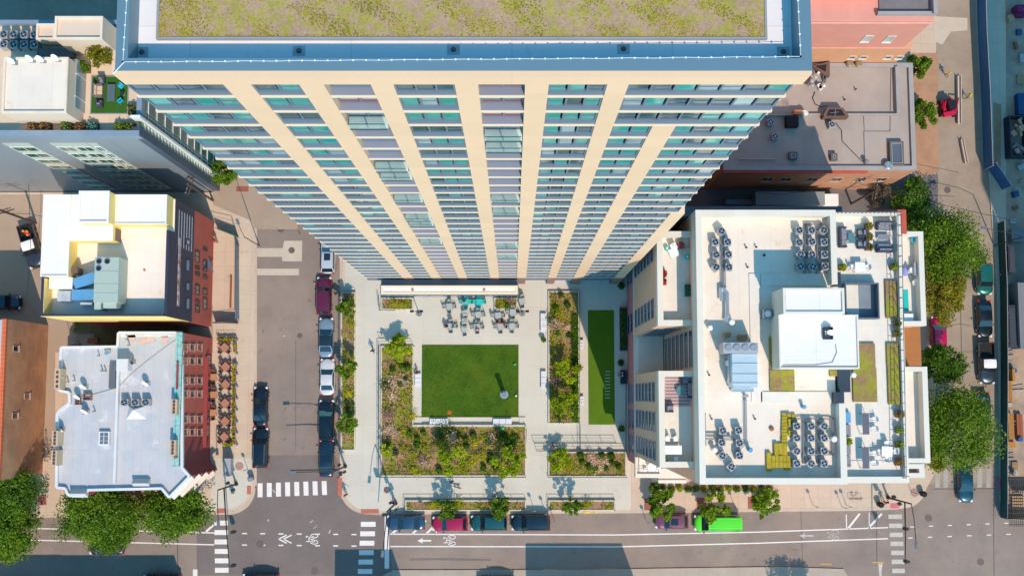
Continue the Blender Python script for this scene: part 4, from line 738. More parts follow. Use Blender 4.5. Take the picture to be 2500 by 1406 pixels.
# beds
soil = mat('mulch', (.36, .20, .125), .95, var=.25, sc=2.0, grain=.25, col2=(.22, .22, .035), sc2=.7, bump=.4)
cov = [leafmat('cover_green', (.12, .15, .01), (.40, .40, .025), (.50, .36, .13), 1.0), leafmat('cover_yellow', (.25, .27, .01), (.62, .55, .02)), leafmat('cover_blossom', (.52, .28, .26), (.80, .66, .42), (.72, .34, .36)), leafmat('cover_brown', (.30, .16, .16), (.48, .30, .26)), leafmat('cover_dark', (.015, .05, .01), (.06, .12, .02))]
def bed(label, pp, seed, dens=44, kerbm_=None, kh=.45, patches=(), name='planting_bed'):
    cx = sum(p[0] for p in pp) / len(pp); cy = sum(p[1] for p in pp) / len(pp); t = thing(name, label, 'planting bed', (*P(cx, cy), .146))
    m = MB(); m.pprism(pp, kh - .08, .1); m.build('soil', soil, t); q = [P(x, y, kh) for x, y in pp]; m = MB()
    for i in range(len(q)):
        (x0, y0), (x1, y1) = q[i - 1], q[i]; m.obox((x0 + x1) / 2, (y0 + y1) / 2, kh / 2 + .05 + .002 * (i % 2), math.hypot(x1 - x0, y1 - y0) + .14, .15, kh, math.atan2(y1 - y0, x1 - x0))
    m.build('edging', kerbm_ or MC['concrete'], t)
    xs = [a[0] for a in q]; ys = [a[1] for a in q]; g = np.random.RandomState(seed); A = (max(xs) - min(xs)) * (max(ys) - min(ys)); n = int(A * dens)
    C = np.stack([g.uniform(min(xs) + .1, max(xs) - .1, n), g.uniform(min(ys) + .1, max(ys) - .1, n), g.uniform(kh, kh + .28, n)], 1)
    def inside(C):
        r = np.zeros(len(C), bool)
        for i in range(len(q)):
            (x0, y0), (x1, y1) = q[i - 1], q[i]; c = ((y0 > C[:, 1]) != (y1 > C[:, 1])) & (C[:, 0] < (x1 - x0) * (C[:, 1] - y0) / (y1 - y0 + 1e-9) + x0); r ^= c
        return r
    C = C[inside(C)]; f = np.sin(C[:, 0] * 1.1 + seed) + np.sin(C[:, 1] * 1.5 + seed * 2 + np.sin(C[:, 0])) + np.sin(C[:, 0] * 2.9) * .5
    C0 = C[f + g.normal(size=len(C)) * .9 > -1.0]
    m = MB(); m.leaves(C0, .10, seed, 1.6); tag(m.build('ground_cover', cov[0], t), kind='stuff')
    rr = random.Random(seed); ks = {1: [], 2: [], 3: [], 4: []}
    for px, py, r, k in patches:
        c = P(px, py, kh + .4); n = int(110 * (r / 10) ** 2) + 30; R_ = r / 20.3; e = g.normal(size=(n, 2)) * R_ * .62; ks[k].append(np.stack([c[0] + e[:, 0], c[1] + e[:, 1], g.uniform(kh + .15, kh + .6, n)], 1))
    for k, v in ks.items():
        if v: m = MB(); m.leaves(np.vstack(v), .085, seed + k, 2.0, 0); tag(m.build({1: 'yellow_flowers', 2: 'blossom', 3: 'dry_stems', 4: 'dark_herbs'}[k], cov[k], t), kind='stuff')
    return t
bed('narrow planting strip between the parked cars and the plaza', [(834, 714), (866, 714), (866, 1098), (834, 1098)], 1, patches=[(845, 740, 10, 4), (850, 960, 10, 1), (855, 915, 9, 1), (850, 1000, 12, 4), (858, 790, 8, 1)])
bed('L shaped planting bed left of and below the lawn', [(931, 846), (1008, 846), (1008, 1040), (1283, 1040), (1283, 1161), (931, 1161)], 2, 46, patches=[(960, 935, 16, 2), (985, 930, 13, 2), (960, 970, 10, 2), (945, 940, 14, 4), (950, 1050, 14, 2), (965, 1060, 12, 2), (985, 1055, 9, 1), (1012, 1112, 9, 1), (1025, 1120, 9, 3), (1035, 1130, 10, 2), (1010, 1150, 9, 1), (1040, 1095, 9, 1), (985, 1095, 8, 1), (1085, 1055, 20, 4), (1105, 1065, 12, 2), (1185, 1070, 8, 1), (1200, 1065, 9, 2), (1220, 1070, 16, 4), (1165, 1115, 9, 1), (1150, 1130, 9, 1), (1130, 1145, 10, 1), (1180, 1110, 9, 1), (1160, 1082, 8, 1), (1075, 1085, 10, 1), (1010, 1015, 8, 1), (950, 1010, 12, 3)])
bed('planting bed with a clipped hedge between the plaza path and the dark turf court', [(1340, 712), (1413, 712), (1413, 1033), (1340, 1033)], 3, 46, patches=[(1365, 770, 12, 1), (1355, 790, 14, 2), (1385, 800, 9, 2), (1372, 900, 12, 2), (1360, 910, 12, 4), (1355, 930, 10, 3), (1385, 930, 8, 1), (1350, 780, 12, 4), (1365, 1015, 12, 4)])
bed('lower right planting bed beside the pink brick wall', [(1340, 1104), (1528, 1104), (1528, 1162), (1340, 1162)], 4, 46, patches=[(1445, 1115, 10, 2), (1455, 1130, 12, 2), (1478, 1127, 9, 2), (1460, 1145, 9, 2), (1385, 1140, 14, 1)])
bed('long kerbside planter between the two young trees', [(991, 1222), (1283, 1222), (1283, 1245), (991, 1245)], 5, patches=[(1060, 1232, 8, 1), (1120, 1232, 10, 1), (1205, 1232, 9, 1)]); bed('short kerbside planter right of the plaza path', [(1340, 1222), (1500, 1222), (1500, 1245), (1340, 1245)], 6, patches=[(1435, 1232, 8, 1)])
bed('small planting bed at the left end of the entrance canopy', [(932, 728), (1008, 728), (1008, 755), (932, 755)], 7, patches=[(980, 745, 10, 1), (960, 742, 9, 1)]); bed('small planting bed at the right end of the entrance canopy', [(1208, 728), (1262, 728), (1262, 753), (1208, 753)], 8, patches=[(1222, 742, 10, 1), (1245, 735, 9, 3)])
def shrub(px, py, r, label, lm=grd, h=.9, z=.4, n=150, name='round_shrub', group='round clipped shrubs in the beds'):
    x, y = P(px, py, z + h * .6); R_ = r / 20.3; g = np.random.RandomState(int(px * 7 + py)); e = g.normal(size=(n, 3)); e[:, 2] = np.abs(e[:, 2]); e /= np.linalg.norm(e, axis=1)[:, None]
    m = MB(); m.ball(x, y, z + h * .3, R_ * .8, R_ * .8, h * .55, 9, 6, 0, .12); m.leaves(e * [R_, R_, h * .75] + [x, y, z + .1], .09, 3, .2); o = m.build(name, lm); return tag(o, label, 'shrub', group)
srb = [(958, 902), (981, 894), (994, 897), (991, 926), (976, 938), (998, 1058), (1033, 1056), (1018, 1070), (1018, 1086), (1120, 1062), (1137, 1072), (1155, 1062), (1138, 1089), (1233, 1063), (1242, 1077), (1254, 1066), (1243, 1091), (948, 1088), (966, 1105), (1072, 1147), (1198, 1113), (1195, 1128), (1180, 1142), (1211, 1142), (1370, 720), (1386, 745), (1357, 752), (1390, 818), (1361, 812), (1418, 1111), (1422, 1128), (1439, 1140), (1455, 1143), (1480, 1141), (1494, 1128), (1493, 1112), (1510, 1139), (1470, 1112), (1238, 744)]
for i, (x, y) in enumerate(srb):
    wh = 'left of the lawn' if x < 1000 and y < 1000 else 'in the wide bed below the lawn' if x < 1290 and y > 1000 else 'in the bed beside the turf court' if y < 900 and x > 1300 else 'in the lower right bed' if x > 1300 else 'at the canopy bed'
    same = sorted([q for q in srb if (('left of the lawn' if q[0] < 1000 and q[1] < 1000 else 'in the wide bed below the lawn' if q[0] < 1290 and q[1] > 1000 else 'in the bed beside the turf court' if q[1] < 900 and q[0] > 1300 else 'in the lower right bed' if q[0] > 1300 else 'at the canopy bed') == wh)])
    k = same.index((x, y)); nm = (ORD + ['thirteenth', 'fourteenth', 'fifteenth', 'sixteenth', 'seventeenth', 'eighteenth', 'nineteenth', 'twentieth'])[k]
    shrub(x, y, 6.5 + (i * 7 % 3), f'round dark green shrub {wh}, {nm} from the left')
m = MB(); g = np.random.RandomState(8); a, b = P(1397, 770, .9), P(1413, 1030, .9); n = 1500; m.box(a[0] + .1, b[1], .2, b[0] - .1, a[1], .85); m.leaves(np.stack([g.uniform(a[0], b[0], n), g.uniform(b[1], a[1], n), g.uniform(.75, 1.1, n)], 1), .11, 2, .4); tag(m.build('hedge', grd), 'long narrow dark hedge at the left side of the turf court', 'hedge')
for i in range(15):
    x = 1600 + i * 20; k = [gry, grd, grn][i % 3]; shrub(x, 1194 - (i % 2) * 3, 9, f'{["yellow green", "dark green", "green"][i % 3]} hedge plant at the foot of the white roof block, {(ORD + ["thirteenth", "fourteenth", "fifteenth"])[i]} from the left', k, .8, .15, 90, 'hedge_plant', 'plants along the foot of the white roof block')
# lawn, turf court
grass = mat('lawn_grass', (.045, .115, .004), .95, var=.28, sc=.45, stain=((.10, .13, .01), .8, .58, .5), col2=(.07, .125, .006), sc2=.25, grain=.12, bump=.3)
m = MB(); m.pbox(1030, 842, 1266, 1018, .22, .1); m.build('lawn_base', grass)['kind'] = 'structure'
a, b = P(1030, 842, .22), P(1266, 1018, .22); g = np.random.RandomState(2); n = 9000; m = MB(); m.leaves(np.stack([g.uniform(a[0], b[0], n), g.uniform(b[1], a[1], n), np.full(n, .23)], 1), .045, 2, .3); tag(m.build('lawn_grass', leafmat('lawn_blades', (.025, .085, .002), (.065, .13, .008), None, .3)), kind='stuff')
m = MB(); m.pbox(1436, 757, 1500, 1036, .17, .1); struct(m.build('turf_court', mat('court_turf', (.085, .17, .006), .95, var=.12, sc=.8)))
m = MB()
for i in range(9): m.pbox(1477, 906 + i * 8, 1490, 907.3 + i * 8, .182, .172)
struct(m.build('turf_court_marks', mat('grey_mark', (.6, .65, .6), .8)))
m = MB(); m.pbox(1415, 712, 1528, 1120, .149, .1); struct(m.build('court_paving', conc))
m = MB()
for r in ((1012, 1018, 1030, 1036), (1030, 1018, 1283, 1021), (1268, 1021, 1283, 1040), (1008, 846, 1012, 1040)): m.pbox(*r, .3, .1)
m.pbox(1008, 1036.5, 1283, 1041, .62, .1); struct(m.build('plaza_low_wall', MC['concrete']))
# potted plants
potm = mat('dark_pot', (.03, .035, .04), .6); potb = mat('brown_planter', (.22, .12, .08), .7)
def pot(px, py, z, r, lm, label, h=.6, box=False, pm=None, pl=.45, group=None):
    x, y = P(px, py, z + h); t = thing('potted_plant', label, 'potted plant', (x, y, z), group); m = MB(); w = r
    m.box(x - w, y - w, z, x + w, y + w, z + h) if box else m.cyl(x, y, z, z + h, w * .75, w, 14); m.build('pot', pm or potm, t)
    g = np.random.RandomState(int(px + py)); e = g.normal(size=(110, 3)); e[:, 2] = np.abs(e[:, 2]); e /= np.linalg.norm(e, axis=1)[:, None] * g.uniform(1, 1.6, 110)[:, None]
    m = MB(); m.leaves(e * [w * 1.25, w * 1.25, pl] + [x, y, z + h], .09, 3, .3); m.build('plant', lm, t)
gor = leafmat('leaf_orange', (.25, .10, .03), (.50, .24, .05)); gre = leafmat('leaf_red', (.35, .02, .02), (.62, .06, .04))
for x, y, z, r, lm, lb, bx in ((2058, 652, 29.25, .3, gry, 'yellow green potted bush at the left of the terrace table', 1), (2184, 651, 29.25, .3, gry, 'yellow green potted bush by the glass rail', 1), (2198, 1010, 29.25, .35, gor, 'orange planter along the glass rail, topmost of four', 1), (2197, 1050, 29.25, .3, gry, 'green planter along the glass rail, second from the top', 1), (2197, 1085, 29.25, .3, gry, 'green planter along the glass rail, third from the top', 1), (2197, 1127, 29.25, .35, gor, 'orange planter along the glass rail, lowest of four', 1),
        (2071, 1077, 29.25, .3, gry, 'small bush in a pot between the terrace benches', 0), (2192, 790, 29.25, .3, gau, 'upper brown planter on the terrace beside the path', 1), (2192, 815, 29.25, .3, gau, 'lower brown planter on the terrace beside the path', 1), (2122, 552, 29.25, .3, gau, 'topmost planter between the terrace armchairs and sofas', 1), (2123, 578, 29.25, .3, gau, 'middle planter between the terrace armchairs and sofas', 1), (2123, 603, 29.25, .3, gau, 'lowest planter between the terrace armchairs and sofas', 1),
        (1620, 668, 27.35, .3, gre, 'red flowering plant on the upper west terrace, upper one', 1), (1620, 688, 27.35, .28, gre, 'red flowering plant on the upper west terrace, lower one', 1), (1624, 1120, 27.35, .15, grn, 'tiny green plant on the lower west terrace table', 0), (1327, 829, .15, .28, potm and grd, 'black oval pot beside the upper plaza bench', 0), (1517, 698, .15, .4, grd, 'round black pot near the tower in the shaded court', 0), (1516, 885, .15, .35, grd, 'round black pot above the dark bench in the court', 0), (1517, 1046, .15, .35, grd, 'round black pot at the lower end of the court', 0)):
    pot(x, y, z, r, lm, lb, box=bool(bx), pm=potb if bx else potm)
for i, (x, y, r, lm) in enumerate([(80, 315, .75, gor), (110, 313, .7, gor), (162, 312, .8, grn), (195, 313, .7, gor), (225, 312, .6, leafmat('leaf_teal', (.05, .2, .15), (.2, .4, .32))), (292, 312, .7, gry), (316, 312, .6, gry), (325, 268, .4, gau)]):
    pot(x, y, 28.75, .5, lm, ['rusty bush', 'rusty bush', 'bright green bush', 'reddish brown bush', 'blue green bush', 'yellow green bush', 'yellow green bush', 'small olive bush'][i] + f' in a planter on the metal building terrace, {ORD[i]} from the left', pl=r, box=True)
for x, y, r, lm, lb, h in ((245, 132, 31, gau, 'big round bush in a planter beside the roof rooms', 3.0), (203, 163, 14, grn, 'small green tree in a planter near the big round bush', 1.6), (183, 228, 9, gau, 'upper roof shrub beside the glazed roof room', 1.3), (183, 252, 9, gau, 'lower roof shrub beside the glazed roof room', 1.3)):
    zc = 28.75 + h * .66; X, Y = P(x, y, zc); R_ = r * (CH - zc) / F; t = thing('roof_tree', lb, 'tree', (X, Y, 28.75)); L_, _ = crown(int(x), X, Y, zc, R_, R_, h * .4, 200 + r * 40, 14 + r // 2, .36)
    m = MB(); m.leaves(L_, .12, 5, .5); m.build('crown', lm, t); m = MB(); m.tube([(X, Y, 28.75), (X, Y, zc)], .06); m.build('trunk', bark, t); m = MB(); m.box(X - .4, Y - .4, 28.755, X + .4, Y + .4, 29.2); m.build('planter', potb, t)
# ------------------------------------------------------------------ rooftop equipment
lg = mat('light_grey_metal', (.42, .43, .43), .5, .3, var=.05); mg = mat('mid_grey_metal', (.30, .31, .33), .5, .3); dk = mat('dark_metal', (.035, .038, .045), .5, .3); dkf = mat('fan_black', (.02, .02, .022), .6); slv = mat('silver', (.62, .64, .66), .3, .8); blu = mat('sky_blue_duct', (.13, .36, .58), .5, .2); wh = mat('white_paint', (.85, .85, .83), .5); sage = mat('sage_casing', (.42, .50, .43), .55, .1, var=.04); rst = mat('rust', (.33, .12, .05), .9)
def acproto(name, s=.33, h=.92, mt=lg):
    t = proto(name); m = MB(); m.box(-s, -s, .1, s, s, h)
    for i in range(5): m.box(-s - .015, -s + .05, .25 + i * .13, -s, s - .05, .31 + i * .13); m.box(-s + .05, -s - .015, .25 + i * .13, s - .05, -s, .31 + i * .13)
    m.build('casing', mt, t); m = MB()
    for x in (-s + .06, s - .06): m.box(x - .05, -s, 0, x + .05, s, .1)
    m.build('foot_rail', dk, t); m = MB(); m.cyl(0, 0, h + .002, h + .012, s * .82, n=18); m.build('fan_well', dkf, t)
    m = MB()
    for i in range(4): a = i * pi / 2 + .4; m.obox(cos(a) * s * .42, sin(a) * s * .42, h + .03, s * .62, s * .26, .015, a)
    m.cyl(0, 0, h + .015, h + .05, s * .17, n=10); m.build('fan', slv, t); m = MB()
    for r in (s * .84, s * .5): m.tube([(r * cos(2 * pi * i / 16), r * sin(2 * pi * i / 16), h + .06) for i in range(17)], .012, 4)
    m.build('fan_guard', dk, t); return t
U = acproto('fan_unit'); ZU = ZF
rn = lambda i: (ORD + ['thirteenth'])[i]
grp = 'fan units on the white roof'
def cl(name, cols):
    for ci, (cn, pts) in enumerate(cols):
        for ri, (x, y) in enumerate(pts):
            c = P(x, y, ZU + .95); place(U, (*c, ZU), [0, .05, .7, -.06][(ri * 3 + ci) % 4] if (x, y) not in ((1762, 564), (1786, 1139)) else .75, f'fan unit {name}, {cn}{rn(ri)} from the top', 'fan unit', grp)
cl('in the upper left pipe cluster', [('left column, ', [(1747, 591), (1749, 622), (1749, 652)]), ('right column, ', [(1777, 591), (1779, 621), (1780, 652)])])
c = P(1762, 564, ZU + .95); place(U, (*c, ZU), .75, 'turned grey fan unit standing alone at the top of the upper left pipe cluster', 'fan unit', grp)
cl('in the cluster left of the sofa terrace', [('left column, ', [(1952, 562), (1952, 592), (1955, 621), (1955, 650)]), ('middle column, ', [(1982, 562), (1983, 590), (1983, 621), (1985, 651)]), ('right column, ', [(2012, 562), (2013, 591), (2014, 621), (2015, 650)])])
cl('in the lower left roof cluster', [('left column, ', [(1765, 1051), (1763, 1080), (1764, 1112)]), ('right column, ', [(1804, 1050), (1806, 1081), (1806, 1112)])])
c = P(1786, 1139, ZU + .95); place(U, (*c, ZU), .75, 'turned grey fan unit standing lowest in the lower left cluster', 'fan unit', grp)
cl('right of the sedum trays', [(f'{n} column, ', [(x, y) for y in (1040, 1069, 1101, 1131)]) for n, x in (('left', 1946), ('middle', 1981), ('right', 2013))])
for i, (x, y, z, lb) in enumerate([(1882, 298, 11.65, 'upper fan unit at the shaded left end of the grey roof'), (1893, 333, 11.65, 'lower fan unit at the shaded left end of the grey roof'), (2032, 304, 11.65, 'fan unit in the sun below the brick shaft of the grey roof')]): place(U, (*P(x, y, z + .95), z), .1, lb, 'fan unit')
for i, x in enumerate((303, 329, 355)): place(U, (*P(x, 982, ZB + .5), ZB - .5), 0, f'pale fan unit on the silver roof, {["left", "middle", "right"][i]} of three in a row', 'fan unit', 'fan units on the silver roof', scale=(1.25, 1.1, 1))
k = 0
for x in (8, 32, 57, 82):
    for y in (84, 108): place(U, (*P(x, y, 29.9), 28.76), 0, f'fan unit on the metal building roof, {"upper" if y < 100 else "lower"} row, {ORD[(x) // 24]} from the left edge', 'fan unit', 'fan units on the metal building', scale=(1.1, 1.1, 1.15))
place(U, (*P(191 - 10, 845, 1.2), .15), 0, 'white air conditioner in the yard between the two left buildings', 'air conditioner', scale=(1.1, 1.1, .9)); place(U, (*P(1596, 1157, 8.5), 7.2), .05, 'fan unit on the small lower south west balcony', 'fan unit')
# pipes between the units
m = MB()
for pts in ([(1763, 575), (1764, 690), (1766, 700)], [(1768, 575), (1770, 700)], [(1968, 555), (1966, 666)], [(1998, 560), (1996, 666)], [(1966, 548), (2005, 546)], [(1718, 1062), (1780, 1062)], [(1720, 1070), (1790, 1072)], [(1820, 975), (1822, 1080), (1800, 1100)], [(1930, 1025), (1960, 1020), (2032, 1022)], [(1962, 1110), (2030, 1108)], [(2032, 1022), (2034, 1108)], [(1963, 1030), (1963, 1130)], [(1998, 1030), (1998, 1130)], [(1720, 1010), (1722, 1085)]):
    for d in (-1.5, 1.5): m.tube([V(x + d, y + d, ZU + .35) for x, y in pts], .045, 5)
    for x, y in pts: c = P(x, y, ZU + .2); m.box(c[0] - .12, c[1] - .08, ZU, c[0] + .12, c[1] + .08, ZU + .28)
tag(m.build('roof_pipes', mg), 'grey pipe runs linking the fan units on the white roof', 'pipework')
m = MB(); m.tube([V(1763, 702, ZU + .5), V(1775, 715, ZU + .6), V(1776, 770, ZU + .6), V(1772, 785, ZU + .4)], .2, 8); m.tube([V(1760, 702, ZU + .5), V(1761, 735, ZU + .5)], .16, 8); tag(m.build('roof_duct', slv), 'bent silver duct at the lower end of the upper left pipe run', 'duct')
t = thing('air_handling_unit', 'large pale blue air handling unit with four round fans on the white roof', 'roof unit', (*P(1815, 900, 32), ZU)); pb = mat('pale_blue_metal', (.50, .62, .66), .45, .3, var=.05)
m = MB(); m.pbox(1788, 863, 1849, 945, 32.6, ZU + .2); m.build('casing', pb, t); m = MB(); m.pbox(1766, 836, 1851, 862, 32.9, ZU + .5); m.build('fan_section', lg, t)
for i in range(4): c = P(1779 + i * 20.5, 849, 32.95); m = MB(); m.cyl(*c, 32.9, 33.0, .36, n=18); m.cyl(*c, 33.0, 33.03, .30, n=18, mi=1); m.build('fan', [slv, mg], t)
m = MB()
for y in (863, 886, 912, 934): m.pbox(1787, y, 1850, y + 1.4, 32.66, 32.6)
m.pbox(1780, 864, 1788, 935, 31.6, ZU + .2); m.pbox(1776, 880, 1786, 893, 31.9, ZU + .2); m.pbox(1789, 946, 1840, 956, 31.4, ZU + .2); m.build('duct', slv, t)
m = MB(); m.pbox(1770, 812, 1785, 822, 31.4, ZU); m.box(*[*P(1800, 830, ZU), ZU], *[*P(1822, 818, ZU), ZU + .5]) ; tag(m.build('service_crate', mat('crate_wood', (.40, .24, .10), .8)), 'wooden base and blue box above the air handling unit', 'crate')
def vent(x, y, z, r, h, mt, lb, nm='roof_vent'):
    c = P(x, y, z + h); m = MB(); m.cyl(*c, z, z + h, r, n=14); m.cyl(*c, z + h, z + h + .12, r * 1.35, r * .9, 14); tag(m.build(nm, mt), lb, 'roof vent')
for a in ((1832, 1098, ZU, .18, .8, blu, 'bluish round vent right of the lower left fan cluster'), (1745, 1098, ZU, .2, .8, wh, 'pale round vent left of the lower left fan cluster'), (2037, 1071, ZU, .22, .9, wh, 'pale round vent beside the lower right fan cluster'), (2084, 915, 29.3, .2, .7, wh, 'pale round vent on the sedum beside the penthouse'), (1787, 786, ZU, .22, .8, wh, 'round white vent at the end of the silver duct'), (1734, 800, ZU, .2, .7, wh, 'short white vent left of the air handling unit'),
        (1823, 966, ZU, .15, .9, slv, 'thin silver vent below the air handling unit'), (1964, 993, ZU, .15, .8, blu, 'small bluish vent below the walkway'), (262, 860, ZB - .5, .28, .4, slv, 'large silver vent at the top of the silver roof'), (207, 1004, ZB - .5, .3, .4, lg, 'round pale vent cap on the left half of the silver roof'), (2169, 404, 11.65, .35, .6, slv, 'big silver turbine vent by the large skylight'), (2117, 394, 11.65, .2, .8, mg, 'pipe vent on the grey roof left of the large skylight'), (2075, 155, 12, .3, .6, mat('brass_vent', (.4, .3, .18), .4, .5), 'left brass coloured vent at the pink building foot'), (2097, 155, 12, .3, .6, MC['brass_vent'], 'right brass coloured vent at the pink building foot'),
        (1866, 623, ZU, .1, .25, dk, 'small dark drain in the shade above the walkway'), (1884, 1046, ZU, .17, .15, rst, 'rusty round drain with a pinkish stain on the white roof')): vent(*a)
for i, (x, y, lb) in enumerate([(238, 868, 'thin pipe vent below the top edge of the silver roof, left half'), (246, 905, 'left of a pair of pipe vents beside the light well'), (254, 905, 'right of a pair of pipe vents beside the light well'), (162, 932, 'left small pipe vent near the upper left chimney'), (178, 929, 'right small pipe vent near the upper left chimney'), (227, 1004, 'small pipe vent right of the round pale cap'), (308, 828, 'bent vent near the top edge of the silver roof, upper'), (312, 842, 'bent vent near the top edge of the silver roof, lower')]): vent(x, y, ZB - .5, .07, .7, mg, lb)
for x, y, z, lb in ((1847, 603, ZU, 'tiny vent stub above the penthouse shadow'), (1823, 604, ZU, 'tiny vent stub left of the penthouse shadow corner'), (1826, 652, ZU, 'small square pad vent left of the penthouse shadow'), (1732, 915, ZU, 'tiny vent stub left of the air handling unit'), (1844, 1022, ZU, 'tiny vent stub between the lower left cluster and the sedum'), (1738, 1022, ZU, 'tiny vent stub above the lower left fan cluster'), (1997, 212, 11.65, 'small vent stub on the upper half of the grey roof'), (2090, 218, 11.65, 'middle vent stub on the upper half of the grey roof'), (2063, 243, 11.65, 'vent stub above the brick shaft')): vent(x, y, z, .07, .35, dk, lb)
def dish(x, y, z, lb, r=.42, mt=wh, an=-1.9):
    c = P(x, y, z + .8); t = thing('satellite_dish', lb, 'satellite dish', (*c, z), 'satellite dishes'); m = MB(); d = Vector((-.3, -.8, .5)).normalized(); u = d.cross(Vector((0, 0, 1))).normalized(); w = u.cross(d); o = Vector((*c, z + .8)); n = 14; b = len(m.v)
    m.v.append(tuple(o)); m.v += [tuple(o + d * .1 + u * (r * cos(2 * pi * i / n)) + w * (r * sin(2 * pi * i / n))) for i in range(n)]
    for i in range(n): m.f.append((0, 1 + i, 1 + (i + 1) % n)); m.m.append(0)
    m.build('reflector', mt, t); m = MB(); m.tube([(*c, z), tuple(o)], .035); m.tube([tuple(o - w * r * .8), tuple(o + d * .45)], .02); m.box(c[0] - .3, c[1] - .25, z + .003, c[0] + .3, c[1] + .25, z + .06); m.build('mount', mg, t)
for x, y, z, lb in ((203, 943, ZB - .5, 'dish on the silver roof beside the brown crate frame'), (206, 1003, ZB - .5, 'large dish with a blue shadow on the left half of the silver roof'), (188, 968, ZB - .5, 'small dish left of the brown crate frame'), (148, 918, ZB - .5, 'dish by the upper left chimney of the silver roof'), (146, 1047, ZB - .5, 'dish by the lower left chimney of the silver roof'), (355, 935, ZB - .5, 'dish on the right half of the silver roof'), (319, 882, ZB - .5, 'dark dish beside the stair hood'), (1965, 275, 11.65, 'dish at the shaded edge of the grey roof'), (2031, 810, 33.4, 'dish with a cable on the penthouse roof')): dish(x, y, z, lb, mt=wh if 'dark' not in lb else dk)
for i, (x, y) in enumerate([(28, 148), (72, 142), (98, 143), (135, 140)]): dish(x, y, 33.0, f'white dish along the top edge of the metal building roof room, {ORD[i]} from the left')
t = thing('rooftop_unit', 'tall sage green rooftop unit with three fans on the yellow building', 'roof unit', (*P(260, 690, 18), 16)); m = MB(); m.pbox(230, 628, 289, 738, 18.9, 16.2); m.build('casing', sage, t)
for x, y in ((242, 638), (262, 638), (241, 655)): c = P(x, y, 18.95); m = MB(); m.cyl(*c, 18.9, 18.98, .34, n=18); m.cyl(*c, 18.98, 19.0, .28, n=6, mi=1); m.build('fan', [slv, dkf], t)
m = MB()
for y in (662, 693, 715): m.pbox(230, y, 289, y + 1, 18.94, 18.9)
m.pbox(230, 738, 246, 755, 18.2, 16.2); m.pbox(252, 738, 284, 752, 18.4, 16.2); m.build('panel', sage, t); m = MB()
for x in (236, 284):
    for y in (640, 730): c = P(x, y, 16.5); m.box(c[0] - .1, c[1] - .1, 16, c[0] + .1, c[1] + .1, 16.2)
m.build('leg', dk, t)
t = thing('blue_duct', 'two blue ducts bending into the sage green rooftop unit', 'duct', (*P(205, 700, 17.5), 16)); m = MB(); z = 17.8
for a, b in (((180, 693), (232, 675)), ((175, 720), (232, 718))):
    (x0, y0), (x1, y1) = P(*a, z), P(*b, z); m.obox((x0 + x1) / 2, (y0 + y1) / 2, 17.2, math.hypot(x1 - x0, y1 - y0), 1.1, 1.2, math.atan2(y1 - y0, x1 - x0))
m.build('duct', blu, t); m = MB(); m.pbox(140, 710, 172, 735, 16.9, 16.05); m.pbox(196, 738, 224, 744, 17.0, 16.05); m.build('duct_end', mat('wrapped_duct', (.55, .60, .62), .5, .3, var=.3, sc=2), t)
# grey roof details
for a in ((1937, 380, 11.65, 20, 18, 'small square skylight in the shade of the grey roof'), (2037, 383, 11.65, 16, 17, 'small bright square skylight on the grey roof'), (2190, 374, 11.65, 34, 58, 'large framed skylight at the lower right of the grey roof')):
    t = thing('skylight', a[5], 'skylight', (*P(a[0], a[1], a[2]), a[2])); m = MB(); m.pring(a[0] - a[3] / 2, a[1] - a[4] / 2, a[0] + a[3] / 2, a[1] + a[4] / 2, .14, a[2] + .6, a[2]); m.build('frame', mat('bronze_frame', (.16, .13, .10), .6), t)
    m = MB(); m.pring(a[0] - a[3] / 2 + 4, a[1] - a[4] / 2 + 4, a[0] + a[3] / 2 - 4, a[1] + a[4] / 2 - 4, .07, a[2] + .62, a[2] + .3); m.build('inner_frame', lg, t); m = MB(); m.pbox(a[0] - a[3] / 2 + 5, a[1] - a[4] / 2 + 5, a[0] + a[3] / 2 - 5, a[1] + a[4] / 2 - 5, a[2] + .5, a[2]); m.build('pane', mat('skylight_glass', (.10, .12, .15), .06, spec=1), t)
t = thing('brick_shaft', 'trapezoid brick light shaft with a dark opening on the grey roof', 'light shaft', (*P(2042, 274, 12.5), 11.65)); m = MB(); m.pprism([(2020, 263), (2058, 263), (2072, 282), (2072, 287), (2011, 287), (2011, 280)], 12.8, 11.65); m.build('brick_wall', mat('dark_brick', (.16, .10, .08), .9, var=.2, sc=2), t); m = MB(); m.pprism([(2024, 268), (2054, 268), (2064, 283), (2018, 283)], 12.83, 12.5); m.build('opening', mat('near_black', (.02, .02, .025), .9), t); m = MB(); m.tube([V(2040, 268, 12.9), V(2038, 284, 12.9)], .04); m.tube([V(2026, 276, 12.9), V(2048, 274, 12.9)], .03); m.build('frame', slv, t)
m = MB(); m.pbox(1920, 283, 1950, 309, 12.6, 11.65); tag(m.build('black_grille_box', MC['near_black']), 'black grilled box in the shade at the left end of the grey roof', 'roof unit')
m = MB(); m.pbox(1939, 269, 1960, 279, 12.6, 11.65); tag(m.build('orange_chimney', mat('orange_brick_stack', (.6, .22, .10), .8)), 'small orange brick chimney at the shade edge of the grey roof', 'chimney')
m = MB(); m.pprism([(1985, 162), (2026, 150), (2026, 186), (2012, 183), (2000, 172)], 12.6, 11.65); m.pprism([(1990, 162), (2018, 158), (2016, 176)], 12.63, 12.5, 1); tag(m.build('stair_opening', [MC['dark_brick'], MC['near_black']]), 'dark brick opening at the upper left corner of the grey roof', 'roof opening')
rr = random.Random(3); t = thing('equipment_pile', 'jumble of dishes, pipes and boxes on the grey roof beside the tower', 'equipment', (*P(2000, 200, 12), 11.65))
